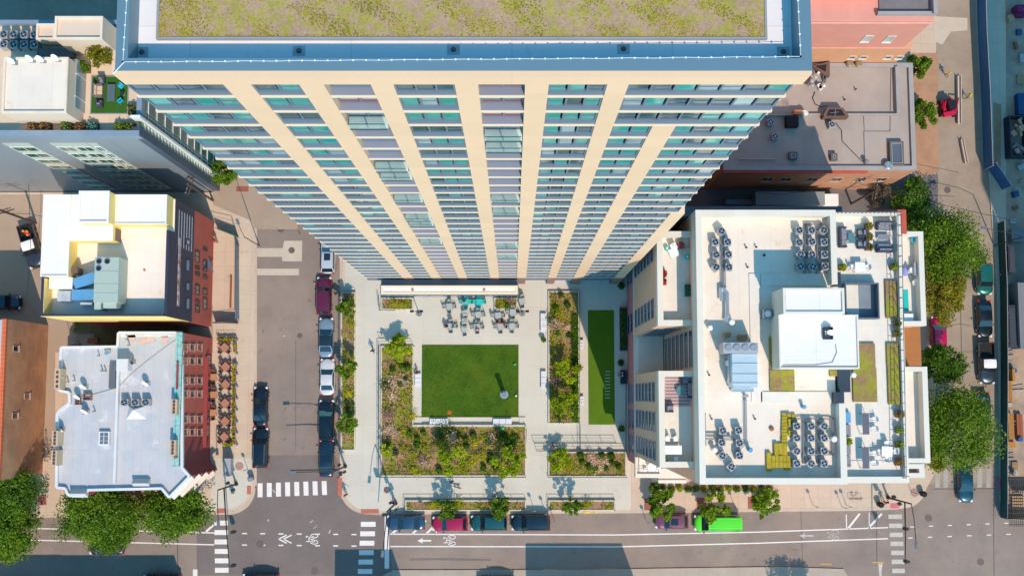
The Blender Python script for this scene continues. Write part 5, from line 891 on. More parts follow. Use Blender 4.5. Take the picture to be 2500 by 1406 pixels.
for i in range(12):
    m = MB(); c = P(rr.uniform(1975, 2015), rr.uniform(172, 215), 12.3); m.ball(*c, 12.2 + rr.random() * .4, rr.uniform(.15, .35), rr.uniform(.15, .35), .12, 10, 6) if i % 2 else m.obox(*c, 12.0, rr.uniform(.3, .8), rr.uniform(.1, .4), .6, rr.random() * 3); m.build('dish' if i % 2 else 'box', [lg, wh, mg][i % 3], t)
def cable(name, lb, pts, z, r=.04, mt=dk, cat='cable'): m = MB(); m.tube([V(x, y, z) for x, y in pts], r, 5); tag(m.build(name, mt), lb, cat)
cable('roof_cable', 'curved cable running from the equipment pile over the grey roof', [(1990, 225), (1984, 240), (1990, 255), (2005, 262), (2020, 258)], 11.75); cable('roof_cable', 'kinked dark cable on the lower half of the grey roof', [(2040, 300), (2055, 320), (2056, 345), (2105, 395)], 11.72); cable('roof_pipe', 'thin pipe drawn in a bracket shape on the grey roof', [(2109, 280), (2111, 322), (2174, 322), (2176, 165)], 11.75, .04, lg, 'pipe'); cable('roof_pipe', 'long vertical pipe on the lower half of the grey roof', [(2110, 322), (2112, 395)], 11.75, .04, lg, 'pipe'); cable('roof_pipe', 'thick pale pipe in the shade of the grey roof', [(1803, 388), (1895, 389)], 11.9, .09, lg, 'pipe')
cable('roof_cable', 'long grey cable crossing the silver roof diagonally', [(440, 822), (400, 850), (350, 888), (318, 915), (290, 945), (220, 965)], ZB - .42, .03, mg); cable('roof_cable', 'curling cable on the penthouse roof', [(2040, 840), (2043, 860), (2032, 885), (1990, 891), (1912, 891)], 33.5, .03, mg)
for x0, y0, x1, y1, z, lb in ((202, 960, 222, 977, ZB - .5, 'brown crate frame on the left half of the silver roof'), (182, 975, 195, 988, ZB - .5, 'small brown crate frame left of the larger one'), (2012, 798, 2034, 828, 33.4, 'dark metal frame on the penthouse roof')):
    m = MB(); m.pring(x0, y0, x1, y1, .08, z + .5, z); m.pbox(x0, (y0 + y1) / 2 - 1, x1, (y0 + y1) / 2 + 1, z + .45, z + .35); tag(m.build('metal_stand', mat('brown_frame', (.25, .14, .11), .8) if z < 20 else dk), lb, 'stand')
m = MB(); m.pbox(1863, 755, 1886, 777, ZU + .9, ZU + .01); m.cyl(*P(1874, 766, ZU + .9), ZU + .9, ZU + 1.1, .3, n=14, mi=1); tag(m.build('boxed_vent', [mg, wh]), 'square vent box with round cap left of the penthouse', 'roof vent')
# ------------------------------------------------------------------ outdoor furniture
cush = mat('grey_cushion', (.24, .24, .27), .85, var=.06); wick = mat('dark_wicker', (.06, .065, .085), .85); teal = mat('teal_plastic', (.02, .50, .47), .5); cyan_ = mat('cyan_plastic', (.03, .45, .60), .5)
def sofa(px, py, z, w, d, rz, lb, seats=2, fr=wick, cu=cush, nm='sofa'):
    t = thing(nm, lb, nm.replace('_', ' ')); p = MB(); p.box(-w / 2, -d / 2, .1, w / 2, d / 2, .32); p.box(-w / 2, d / 2 - .16, .32, w / 2, d / 2, .8); p.box(-w / 2, -d / 2, .32, -w / 2 + .14, d / 2 - .16, .6); p.box(w / 2 - .14, -d / 2, .32, w / 2, d / 2 - .16, .6); p.build('frame', fr, t)
    for i in range(seats): a = -w / 2 + .16 + (w - .32) * i / seats; b = a + (w - .32) / seats - .03; p = MB(); p.box(a, -d / 2 + .02, .32, b, d / 2 - .32, .48); p.build('seat_cushion', cu, t); p = MB(); p.box(a, d / 2 - .31, .34, b, d / 2 - .17, .85); p.build('back_cushion', cu, t)
    t.location = (*P(px, py, z + .4), z); t.rotation_euler = (0, 0, rz); return t
def table(px, py, z, w, d, h, lb, mt=wh, rz=0, rnd=False, nm='table', lm=None, group=None):
    t = thing(nm, lb, 'table', group=group); p = MB(); p.cyl(0, 0, h - .04, h, w / 2, n=20) if rnd else p.box(-w / 2, -d / 2, h - .05, w / 2, d / 2, h); p.build('tabletop', mt, t)
    if rnd: p = MB(); p.cyl(0, 0, .03, h - .04, .04, n=8); p.cyl(0, 0, 0, .03, w * .28, n=14); p.build('pedestal', lm or mg, t)
    else:
        for sx in (-1, 1):
            for sy in (-1, 1): p = MB(); p.box(sx * (w / 2 - .05) - .025, sy * (d / 2 - .05) - .025, 0, sx * (w / 2 - .05) + .025, sy * (d / 2 - .05) + .025, h - .05); p.build('leg', lm or mg, t)
    t.location = (*P(px, py, z + h), z); t.rotation_euler = (0, 0, rz); return t
def chairproto(nm, sm, fm, s=.23):
    t = proto(nm); p = MB(); p.box(-s, -s, .42, s, s, .46); p.build('seat', sm, t); p = MB()
    n = 7; pts = [(s * 1.02 * cos(pi * i / (n - 1)), s * .75 + s * .35 * sin(pi * i / (n - 1))) for i in range(n)]
    for i in range(n - 1): (a, b), (c, d) = pts[i], pts[i + 1]; p.obox((a + c) / 2, (b + d) / 2, .66, math.hypot(c - a, d - b) + .01, .025, .36, math.atan2(d - b, c - a))
    p.build('backrest', sm, t)
    for sx in (-1, 1): p = MB(); p.tube([(sx * s, -s * .8, .64), (sx * s, s * .7, .66)], .02, 5); p.build('armrest', fm, t)
    for sx in (-1, 1):
        for sy in (-1, 1): p = MB(); p.tube([(sx * s * 1.05, sy * s * 1.05, 0), (sx * s * .9, sy * s * .9, .43)], .018, 5); p.build('leg', fm, t)
    return t
gch = mat('grey_mesh', (.32, .345, .335), .7, .2); gtb = mat('mesh_tabletop', (.42, .44, .42), .6, .2); brc = mat('brown_mesh', (.15, .085, .07), .8); brt = mat('brown_tabletop', (.42, .19, .12), .75, var=.06)
CG, CT_, CB, CW, CBL = [chairproto(*a) for a in (('cafe_chair', gch, gch), ('teal_chair', teal, gch), ('patio_chair', brc, brc), ('white_chair', wh, mg), ('blue_chair', cyan_, cyan_))]
DIRS = [('south', 0, -1, 0), ('north', 0, 1, pi), ('west', -1, 0, -pi / 2), ('east', 1, 0, pi / 2)]     # a chair's back stands away from its table
def chairs(pr, px, py, z, what, dirs, r=.62, rot=0.0, cat='chair', grp=None, jit=.12, seed=0):
    g = random.Random(seed + int(px)); c = P(px, py, z + .5)
    for nm, dx, dy, a in DIRS:
        if nm not in dirs: continue
        cr, sr = cos(rot), sin(rot); ux, uy = dx * cr - dy * sr, dx * sr + dy * cr
        place(pr, (c[0] + ux * r, c[1] + uy * r, z), math.atan2(uy, ux) - pi / 2 + g.uniform(-jit, jit), f'{what[0]} on the {nm if not rot else {"south": "lower right", "north": "upper left", "west": "lower left", "east": "upper right"}[nm]} side of {what[1]}', cat, grp)
cafe = [(1097, 748, 'topmost table in the left cafe column'), (1101, 796, 'lower table in the left cafe column'), (1136, 764, 'second cafe table of the second column'), (1135, 783, 'third cafe table of the second column'), (1134, 803, 'lowest cafe table of the second column'), (1168, 768, 'second cafe table of the third column'), (1165, 798, 'lowest cafe table of the third column'), (1216, 770, 'upper cafe table of the fourth column'), (1222, 797, 'lower cafe table of the fourth column'), (1252, 762, 'upper cafe table of the last column'), (1250, 796, 'lower cafe table of the last column'), (1275, 735, 'cafe table right of the canopy bed')]
for i, (x, y, lb) in enumerate(cafe):
    table(x, y, .15, .72, .72, .74, f'grey mesh {lb}' if 'cafe' in lb else f'grey {lb}', gtb, .1 * (i % 3), nm='cafe_table', group='grey cafe tables below the canopy')
    chairs(CG, x, y, .15, ('grey cafe chair', 'the ' + lb), ['south', 'north', 'west', 'east'] if i in (0, 1, 5, 6, 7, 8, 9, 10) else ['north', 'south'], .6, cat='chair', grp='grey cafe chairs below the canopy', jit=.3)
for x, y, lb in ((1138, 737, 'the left teal cafe table below the canopy'), (1170, 737, 'the right teal cafe table below the canopy')): table(x, y, .15, .72, .72, .74, lb.replace('the ', '', 1), teal, nm='cafe_table'); chairs(CT_, x, y, .15, ('teal chair', lb), ['south', 'north', 'west', 'east'], .58, jit=.3, grp='teal chairs below the canopy')
for i, (x, y) in enumerate([(548, 848), (550, 895), (550, 938), (549, 984), (549, 1028), (547, 1066)]):
    lb = f'the {ORD[i]} brown patio table from the top'; table(x, y, .15, .85, .85, .75, f'brown square patio table set diagonally, {ORD[i]} from the top of the row', brt, pi / 4, nm='patio_table', lm=brc, group='brown diagonal patio tables')
    chairs(CB, x, y, .15, ('brown chair', lb), ['south', 'north', 'west', 'east'], .68, pi / 4, grp='brown patio chairs in the middle row')
for i, (x, y) in enumerate([(521, 920), (521, 963), (520, 1007)]):
    lb = f'the {["upper", "middle", "lower"][i]} wall table'; table(x, y, .15, .75, .75, .75, f'orange brown patio table against the red brick front, {["upper", "middle", "lower"][i]} of three', mat('orange_tabletop', (.50, .22, .10), .75), nm='patio_table', lm=brc); chairs(CB, x, y, .15, ('brown chair', lb + ' by the red front'), ['south', 'north'], .66, grp='brown patio chairs along the wall')
# patio flower boxes and posts
fb = [(573, 848), (572, 899), (571, 923), (571, 957), (570, 987), (570, 1014), (571, 1042), (570, 1071), (556, 1085), (541, 828), (563, 828)]
for i, (x, y) in enumerate(fb):
    w, d = (.17, .6) if i < 8 else (.5, .17); c = P(x, y, .9); t = thing('flower_box', f'yellow flower box on the patio rail, {ORD[i]} from the top' if i < 8 else ['yellow flower box at the bottom end of the patio rail', 'left yellow flower box at the top end of the patio', 'right yellow flower box at the top end of the patio'][i - 8], 'flower box', (*c, .15), 'flower boxes around the patio')
    m = MB(); m.box(c[0] - w, c[1] - d, .6, c[0] + w, c[1] + d, .85); m.box(c[0] - w * .5, c[1] - d * .5, .15, c[0] + w * .5, c[1] + d * .5, .6); m.build('box', mat('dark_planter', (.06, .05, .04), .8), t)
    g = np.random.RandomState(i); m = MB(); m.leaves(np.stack([c[0] + g.uniform(-w * 1.2, w * 1.2, 80), c[1] + g.uniform(-d, d, 80), g.uniform(.85, 1.05, 80)], 1), .09, i, .5); m.build('flowers', leafmat('flower_yellow', (.32, .28, .01), (.80, .62, .01), (.75, .25, .03)), t)
m = MB()
for y in (828, 862, 888, 912, 942, 972, 1000, 1029, 1056, 1085): c = P(575, y, 1); m.box(c[0] - .06, c[1] - .06, .15, c[0] + .06, c[1] + .06, 1.1); m.box(c[0] - .14, c[1] - .14, .15, c[0] + .14, c[1] + .14, .2)
a, b = P(575, 828, 1), P(575, 862, 1); m.tube([(*a, 1.05), (*b, 1.05)], .025); m.tube([(*P(575, 888, 1), 1.05), (*P(575, 1085, 1), 1.05)], .025); m.tube([(*P(528, 820, 1), 1.05), (*P(575, 820, 1), 1.05)], .02); tag(m.build('patio_rail', mg), 'post and rail enclosure of the brown patio tables', 'railing')
# terraces of the white roof block
T2 = 29.27
sofa(2057, 579, T2, 2.0, .75, pi / 2, 'long dark sofa at the left side of the upper right terrace', 3); sofa(2104, 569, T2, .8, .8, -pi / 2, 'upper dark armchair facing the glass coffee table', 1, nm='armchair'); sofa(2104, 597, T2, .8, .8, -pi / 2, 'lower dark armchair facing the glass coffee table', 1, nm='armchair')
sofa(2160, 551, T2, 1.6, .8, 0, 'upper two seat sofa beside the glass rail', 2); sofa(2160, 606, T2, 1.6, .8, pi, 'lower two seat sofa beside the glass rail', 2); table(2079, 581, T2, .6, 1.0, .4, 'glass topped coffee table between the sofa and the armchairs', mat('table_glass', (.10, .22, .22), .1, spec=1), nm='coffee_table'); table(2157, 579, T2, 1.1, .55, .4, 'low dark table between the two seat sofas', cush, nm='coffee_table', lm=dk)
table(2100, 652, T2, .95, .95, .75, 'square white table on the upper right terrace'); chairs(CW, 2100, 652, T2, ('pale chair', 'the white table on the upper terrace'), ['west', 'east'], .75, grp='pale terrace chairs'); table(2166, 1102, T2, 1.0, .95, .75, 'square white table on the lower right terrace', rz=-.05); chairs(CW, 2166, 1102, T2, ('pale chair', 'the white table on the lower terrace'), ['west', 'east', 'south', 'north'], .75, grp='pale terrace chairs')
for i, y in enumerate((1034, 1117)): table(2114, y, T2, .62, 2.0, 1.05, f'{["upper", "lower"][i]} tall dark bar table on the lower right terrace', mat('charcoal_top', (.12, .125, .16), .6), nm='bar_table', lm=dk); chairs(CW, 2121, y - 11, T2, ('bar chair', f'the {["upper", "lower"][i]} bar table, upper seat'), ['east'], .6); chairs(CW, 2121, y + 12, T2, ('bar chair', f'the {["upper", "lower"][i]} bar table, lower seat'), ['east'], .6)
for y0, y1, lb in ((1006, 1032, 'upper blue grey daybed against the terrace wall'), (1112, 1140, 'lower blue grey daybed against the terrace wall')): m = MB(); m.pbox(2063, y0, 2077, y1, T2 + .45, T2); m.pbox(2063, y0, 2066, y1, T2 + .8, T2 + .46); tag(m.build('daybed', blu if 'upper' in lb else cush), lb, 'daybed')
m = MB(); m.pbox(2063, 1036, 2077, 1066, T2 + .5, T2); m.pbox(2063, 1086, 2077, 1110, T2 + .5, T2); tag(m.build('storage_bench', cush), 'dark storage benches between the two daybeds on the terrace', 'bench')
W = 27.37
sofa(1683, 925, W, 1.7, .8, 0, 'dark corner sofa along the top of the lower west terrace', 2); sofa(1689, 951, W, 1.6, .8, -pi / 2, 'dark corner sofa along the right side of the lower west terrace', 2); sofa(1634, 996, W, .8, .8, pi / 2, 'dark armchair on the striped rug of the west terrace', 1, nm='armchair')
m = MB()
for i in range(9): m.pbox(1624, 920 + i * 8, 1684, 924 + i * 8, W + .015, W + .005)
m.pbox(1622, 918, 1686, 992, W + .004, W, 1); tag(m.build('striped_rug', [mat('rug_dark', (.28, .2, .22), .95), mat('rug_pale', (.55, .42, .40), .95)]), 'striped rug on the lower west terrace', 'rug')
table(1661, 953, W, .85, .85, .45, 'round glass table on the striped rug', mat('table_glass', (.1, .22, .22)), rnd=True, nm='coffee_table'); table(1643, 1098, W, 1.7, .85, .75, 'white dining table on the lower west terrace'); chairs(CW, 1630, 1085, W, ('white chair', 'the white west terrace dining table, left seat'), ['north'], .55); chairs(CW, 1650, 1085, W, ('white chair', 'the white west terrace dining table, right seat'), ['north'], .55); chairs(CW, 1650, 1105, W, ('white chair', 'the white west terrace dining table'), ['south'], .6)
table(1645, 617, W, .9, .9, .45, 'tilted white table on the upper west terrace', rz=.4, nm='coffee_table'); sofa(1644, 602, W, .6, .6, .5, 'pale armchair beside the tilted white table', 1, wh, wh, 'armchair'); table(1676, 615, W, .7, .7, .4, 'green grey stool table at the right of the upper west terrace', sage, rz=.3, nm='side_table')
m = MB(); m.cyl(*P(1663, 598, W + .6), W, W + .6, .34, n=16); tag(m.build('red_fire_bowl', mat('dark_red', (.28, .05, .06), .7)), 'round dark red bowl on the upper west terrace', 'bowl')
for x, y, lb in ((1629, 606, 'left round teal stool on the upper west terrace'), (1678, 627, 'right round teal stool on the upper west terrace')): m = MB(); m.cyl(*P(x, y, W + .45), W, W + .45, .22, n=16); m.cyl(*P(x, y, W + .45), W + .45, W + .47, .1, n=10, mi=1); tag(m.build('teal_stool', [teal, wh]), lb, 'stool')
m = MB(); m.pbox(1674, 694, 1694, 722, W + .7, W); tag(m.build('green_storage_box', mat('dark_green_box', (.01, .08, .05), .6)), 'dark green storage box at the right wall of the upper west terrace', 'box')
table(1592, 1139, 9.2, .95, .95, .75, 'round white table on the low south west terrace', rnd=True); 
for x, y, lb in ((1576, 1146, 'left round white stool beside the round white table'), (1605, 1146, 'right round white stool beside the round white table')): m = MB(); m.cyl(*P(x, y, 9.65), 9.2, 9.65, .2, n=14); tag(m.build('round_stool', wh), lb, 'stool')
E1 = 28.02
m = MB(); m.pbox(2206, 708, 2218, 760, E1 + .04, E1); tag(m.build('turquoise_mat', teal), 'turquoise mat on the upper right balcony', 'mat'); m = MB(); m.pbox(2208, 766, 2230, 782, E1 + .8, E1); tag(m.build('white_chest', wh), 'white chest below the turquoise mat', 'chest'); m = MB(); m.pbox(2232, 640, 2248, 672, E1 + .8, E1); tag(m.build('grey_cabinet', mat('cabinet_grey', (.35, .36, .38), .6)), 'grey cabinet against the upper right balcony parapet', 'cabinet')
m = MB(); m.ball(*P(2210, 662, E1 + .3), E1 + .25, .3, .5, .2, 10, 6); tag(m.build('blue_bean_bag', mat('violet_blue', (.25, .30, .60), .8)), 'violet blue bean bag on the upper right balcony', 'bean bag'); place(CBL, (*P(2230, 585, E1 + .5), E1), .8, 'chair at the top of the upper right balcony', 'chair')
for i, (x, y) in enumerate([(2225, 660), (2234, 690)]): place(CW, (*P(x, y, E1 + .5), E1), 1.2 - i, f'{["upper", "lower"][i]} folding chair on the upper right balcony', 'chair')
# roof lounge of the metal building
Z2 = 28.8
sofa(240, 222, Z2, 1.3, .8, pi / 2, 'beige cushioned sofa on the roof lawn of the metal building', 2, mat('taupe', (.18, .15, .16), .8), mat('beige_cushion', (.62, .45, .30), .85)); sofa(248, 196, Z2, .65, .65, 0, 'upper dark lounge chair on the roof lawn', 1, nm='armchair'); sofa(243, 254, Z2, .65, .65, pi, 'lower dark lounge chair on the roof lawn', 1, nm='armchair')
table(271, 227, Z2, .75, 1.7, .4, 'long dark grey table in the middle of the roof lawn', mat('slate_top', (.09, .13, .15), .6), nm='coffee_table'); table(298, 228, Z2, .45, .45, .5, 'small round dark table between the two blue chairs', dk, rnd=True, nm='side_table')
place(CBL, (*P(295, 210, Z2 + .5), Z2), -.6, 'upper bright blue chair on the roof lawn', 'chair'); place(CBL, (*P(293, 246, Z2 + .5), Z2), -2.4, 'lower bright blue chair on the roof lawn', 'chair')
# ------------------------------------------------------------------ plaza furniture
cst = mat('pale_stone', (.66, .68, .68), .6, var=.04)
for x0, y0, x1, y1, lb in ((1320, 765, 1334, 812, 'upper pale stone bench at the right edge of the plaza'), (1321, 906, 1334, 951, 'lower pale stone bench at the right edge of the plaza'), (1049, 1022, 1095, 1035, 'left pale stone bench below the lawn'), (1204, 1022, 1250, 1035, 'right pale stone bench below the lawn'), (1013, 912, 1028, 945, 'pale stone bench left of the lawn'), (1416, 830, 1426, 852, 'upper pale bench at the left of the turf court'), (1416, 967, 1426, 990, 'lower pale bench at the left of the turf court')):
    t = thing('stone_bench', lb, 'bench', (*P((x0 + x1) / 2, (y0 + y1) / 2, .6), .15)); v = (y1 - y0) > (x1 - x0); k = 3
    for i in range(k):
        m = MB(); m.pbox(x0, y0 + (y1 - y0) * i / k, x1, y0 + (y1 - y0) * (i + 1) / k - .8, .62, .5) if v else m.pbox(x0 + (x1 - x0) * i / k, y0, x0 + (x1 - x0) * (i + 1) / k - .8, y1, .62, .5); m.build('seat', cst, t)
    m = MB(); m.pbox(x0 + 2, y0 + 2, x1 - 2, y1 - 2, .5, .15); m.build('base', MC['concrete'], t)
t = thing('sculpture_post', 'tall round grey post standing on the lawn', 'post', (*P(1231, 962), .22)); m = MB(); c = P(1231, 963, .5); m.cyl(*c, .22, .30, .50, n=24); m.build('base', mat('grey_disc', (.28, .32, .37), .6), t); m = MB(); m.cyl(*c, .30, 3.0, .27, .27, 16); m.build('shaft', mat('blue_grey_post', (.22, .26, .32), .5, .2), t); m = MB(); m.cyl(*c, 3.0, 3.06, .30, n=16); m.build('cap', mat('cap_blue_grey', (.20, .24, .33), .5, .2), t)
def blob(x, y, z, r, mt, nm, lb, cat): m = MB(); m.ball(*P(x, y, z), z, r, r, r * .8, 10, 7); tag(m.build(nm, mt), lb, cat)
blob(1257, 889, .4, .16, mat('bright_green', (.02, .55, .22), .5), 'green_ball', 'bright green ball at the right edge of the lawn', 'ball'); blob(1260, 966, .35, .13, wh, 'white_ball', 'small white ball at the right edge of the lawn', 'ball'); blob(1228, 1045, .7, .2, MC['bright_green'], 'green_ball', 'bright green ball in the bed below the lawn', 'ball')
m = MB(); c = P(1097, 1006, .3)
for i in range(7): a = 2 * pi * i / 7; m.obox(c[0] + .15 * cos(a), c[1] + .15 * sin(a), .29, .26, .08, .1, a)
tag(m.build('orange_toy', mat('orange_red', (.75, .16, .02), .6)), 'orange star shaped toy near the bottom of the lawn', 'toy')
def rail(lb, pts, h=1.05, z=.15, step=1.5, nm='railing', r=.025, mt=railm, fill=0):
    m = MB(); q = [P(x, y, z) for x, y in pts]; m.tube([(*p, z + h) for p in q], r + .012, 5); m.tube([(*p, z + .2) for p in q], r * .8, 4)
    if fill: m.tube([(*p, z + h * .6) for p in q], r * .8, 4)
    for i in range(len(q) - 1):
        a, b = Vector(q[i]), Vector(q[i + 1]); k = max(1, int((b - a).length / step))
        for j in range(k + 1): p = a.lerp(b, j / k); m.tube([(p.x, p.y, z), (p.x, p.y, z + h)], r, 5)
    return tag(m.build(nm, mt), lb, 'railing')
rail('railing along the left side of the L shaped bed', [(1008, 843), (926, 843), (926, 1163), (1283, 1163)], fill=1); rail('railing across the lower part of the L shaped bed', [(930, 1100), (1283, 1100), (1285, 1045)], z=.4, h=.9); rail('ramp railing beside the pink brick wall', [(1303, 1079), (1503, 1079)], fill=1); rail('lower ramp railing above the lower right bed', [(1310, 1099), (1528, 1099)], fill=1); rail('short railing at the foot of the hedge bed', [(1415, 1036), (1416, 1100)]); rail('railing around the long kerbside planter', [(988, 1246), (988, 1217), (1283, 1217)], h=.7); rail('railing around the short kerbside planter', [(1338, 1246), (1338, 1217), (1500, 1217), (1500, 1246)], h=.7); rail('railing of the narrow planting strip', [(830, 1098), (830, 712), (868, 712)], h=.7); rail('railing at the left end of the canopy bed', [(925, 722), (928, 758), (965, 758)], h=.9); rail('railing between the hedge and the turf court', [(1414, 712), (1414, 1033)], h=1.0); rail('railing around the lower right bed', [(1338, 1164), (1530, 1164)], h=.6); rail('railing around the topmost L bed corner', [(926, 825), (940, 825)], h=.9); rail('rail against the pink brick wall in the court', [(1527, 940), (1527, 1100)], h=1.0)
t = thing('long_black_planter', 'long black planter against the pink brick wall', 'planter', (*P(1522, 803, .9), .15)); m = MB(); m.pbox(1514, 751, 1530, 855, .9, .15); m.build('box', potm, t)
m = MB(); g = np.random.RandomState(3); a, b = P(1515, 752, 1), P(1529, 854, 1); m.leaves(np.stack([g.uniform(a[0], b[0], 400), g.uniform(b[1], a[1], 400), g.uniform(.9, 1.1, 400)], 1), .1, 3, .4); m.build('plants', grd, t)
m = MB(); m.pbox(1515, 903, 1530, 937, .55, .15); m.pbox(1526, 903, 1530, 937, .95, .56); tag(m.build('black_bench', potm), 'black bench with a seated person against the pink brick wall', 'bench')
# ------------------------------------------------------------------ cars
gls = mat('car_glass', (.012, .02, .026), .05, spec=1.0, var=0); tyr = mat('tyre', (.02, .02, .02), .9, var=0); rim = mat('rim', (.45, .46, .48), .35, .8, var=0); hl = mat('headlight', (.8, .82, .85), .1, spec=1, var=0); tl = mat('taillight', (.45, .01, .02), .2, var=0); blk = mat('black_trim', (.015, .015, .017), .6, var=0)
def cpaint(n, c, me=.3): return mat('paint_' + n, c, .28, me, var=0, coat=1.0, spec=.5)
KIND = dict(sedan=(4.65, 1.82, 1.43, .93, 1.0, .25, -1.0, -1.72, .90), suv=(4.75, 1.92, 1.72, 1.05, 1.15, .5, -1.95, -2.25, 1.0), hatch=(4.2, 1.8, 1.52, .98, 1.0, .35, -1.5, -1.95, .92), van=(5.5, 2.0, 2.1, 1.2, 1.95, 1.25, -2.62, -2.70, 1.02), pickup=(5.7, 1.98, 1.85, 1.1, 1.25, .7, -.45, -.62, 1.03))
def car(label, px, py, head, kind, pt, L=None, roof=None, rack=False, sun=False, cat='car', nm='parked_car', group=None, bed=None, z=0.02, hood=None):
    L0, W, H, ZBt, fb, ft, rt, rb, zh = KIND[kind]; k = (L or L0) / L0; L = L0 * k; fb, ft, rt, rb = [v * k for v in (fb, ft, rt, rb)]
    t = thing(nm, label, cat, group=group); n = 22; m = MB(); prof = []
    for i in range(n + 1):
        x = -L / 2 + L * i / n; u = abs(2 * x / L); hw = W / 2 * (1 - .30 * max(0, (u - .66) / .34) ** 2.3) if u < 1 else W / 2 * .70
        if x > fb: s = (x - fb) / (L / 2 - fb); zt = ZBt - (ZBt - zh) * .4 - (ZBt - .72) * s ** 3 * .75
        elif x < rb: s = (rb - x) / max(.05, (L / 2 + rb)); zt = ZBt + .0 - .10 * s ** 2
        else: zt = ZBt
        if kind == 'pickup' and x < rb: zt = .62
        yb = hw * (.99 if 0 < i < n else .93)
        prof.append([(0, .30), (yb * .9, .30), (yb, .45), (yb * 1.0, zt * .72), (yb * .965, zt - .07), (yb * .87, zt), (yb * .4, zt + .025), (0, zt + .03)])
    q = 8
    for i, pr in enumerate(prof):
        x = -L / 2 + L * i / n; x = x * (1 if 0 < i < n else .995)
        bow = {n: .30, n - 1: .16, n - 2: .06, 0: -.14, 1: -.05}.get(i, 0)
        m.v += [(x - bow * (abs(y) / (W / 2)) ** 2, y, z_) for y, z_ in pr] + [(x - bow * (abs(y) / (W / 2)) ** 2, -y, z_) for y, z_ in pr[::-1][1:-1]]
    S = 14
    for i in range(n):
        for j in range(S): a = i * S + j; b = i * S + (j + 1) % S; m.f.append((a, b, b + S, a + S)); m.m.append(0)
    m.f.append(tuple(range(S))[::-1] if False else tuple(range(S - 1, -1, -1))); m.m.append(0); m.f.append(tuple(n * S + j for j in range(S))); m.m.append(0)
    body = m.build('body', pt, t, True)
    wb, wt = W / 2 * .93, W / 2 * .76; z0, z1 = ZBt - .02, H - .05; A = [(fb, -wb, z0), (fb, wb, z0), (ft, wt, z1), (ft, -wt, z1), (rb, -wb, z0), (rb, wb, z0), (rt, wt, z1), (rt, -wt, z1)]; A = [Vector(a) for a in A]
    m = MB(); m.v = [tuple(a) for a in A]; m.f = [(0, 1, 2, 3), (5, 4, 7, 6), (1, 5, 6, 2), (4, 0, 3, 7), (4, 5, 1, 0)]; m.m = [0] * 5; m.build('pillars', pt, t)
    m = MB(); N = 6; b0 = 0
    for i in range(N + 1):
        for j in range(N + 1): u, v = i / N * 2 - 1, j / N * 2 - 1; x = (ft + rt) / 2 + (ft - rt) / 2 * u + .02 * u; m.v.append((x, (wt + .01) * v * (1 - .04 * u * u), H - .05 * u * u - .045 * v * v))
    for i in range(N):
        for j in range(N): a = i * (N + 1) + j; m.f.append((a, a + N + 1, a + N + 2, a + 1)); m.m.append(0)
    e = [(ft + .02, -wt, z1 - .02), (ft + .02, wt, z1 - .02), (rt - .02, wt, z1 - .02), (rt - .02, -wt, z1 - .02)]; m.build('roof', roof or pt, t, True)
    def pane(name, a, b, c, d, i0=.06, i1=.06, mt=gls):
        f = lambda u, v: (a.lerp(b, u)).lerp(d.lerp(c, u), v); nn = (b - a).cross(d - a).normalized() * .012; p = [f(i0, i1) + nn, f(1 - i0, i1) + nn, f(1 - i0, 1 - i1) + nn, f(i0, 1 - i1) + nn]; q_ = [v_ - nn * 2.5 for v_ in p]
        m = MB(); m.v = [tuple(v_) for v_ in p + q_]; m.f = [(0, 1, 2, 3), (7, 6, 5, 4), (0, 4, 5, 1), (1, 5, 6, 2), (2, 6, 7, 3), (3, 7, 4, 0)]; m.m = [0] * 6; return m.build(name, mt, t)
    pane('windshield', A[0], A[1], A[2], A[3], .05, .04)
    if kind != 'van': pane('rear_window', A[5], A[4], A[7], A[6], .07, .08)
    pane('side_window', A[1], A[5], A[6], A[2], .05, .12); pane('side_window', A[4], A[0], A[3], A[7], .05, .12)
    for sx in (L * .31, -L * .29):
        for sy in (-1, 1):
            o = MB(); yy = sy * (W / 2 - .11); o.v = [(sx + .34 * cos(2 * pi * i / 16), yy + d, .34 + .34 * sin(2 * pi * i / 16)) for d in (-.11, .11) for i in range(16)]; o.f = [(i, (i + 1) % 16, 16 + (i + 1) % 16, 16 + i) for i in range(16)] + [tuple(range(15, -1, -1)), tuple(range(16, 32))]; o.m = [0] * 18; w = o.build('wheel', tyr, t)
            o = MB(); y2 = yy + sy * .115; o.v = [(sx + .2 * cos(2 * pi * i / 12), y2 + d, .34 + .2 * sin(2 * pi * i / 12)) for d in (-.01, .01) for i in range(12)]; o.f = [(i, (i + 1) % 12, 12 + (i + 1) % 12, 12 + i) for i in range(12)] + [tuple(range(11, -1, -1)), tuple(range(12, 24))]; o.m = [0] * 14; o.build('rim', rim, w)
    for sy in (-1, 1):
        o = MB(); o.obox(L / 2 - .17, sy * W * .36, .68, .26, .32, .13, -sy * .35); o.build('headlight', hl, t); o = MB(); o.obox(-L / 2 + .10, sy * W * .37, .86 if kind != 'sedan' else .78, .2, .28, .16, sy * .25); o.build('taillight', tl, t)
        o = MB(); o.obox(fb - .25, sy * (W / 2 + .07), ZBt + .06, .12, .2, .13, 0); o.build('mirror', blk, t)
    o = MB(); o.box(L / 2 - .02, -W * .3, .36, L / 2 + .03, W * .3, .58); o.build('grille', blk, t)
    if rack:
        for sy in (-1, 1): o = MB(); o.tube([(ft - .1, sy * wt * .9, H + .03), (rt + .15, sy * wt * .9, H + .02)], .022); o.build('roof_rail', slv if rack == 2 else blk, t)
    if sun: o = MB(); o.box(ft - 1.0, -wt * .55, H - .01, ft - .15, wt * .55, H + .015); o.build('sunroof', gls, t)
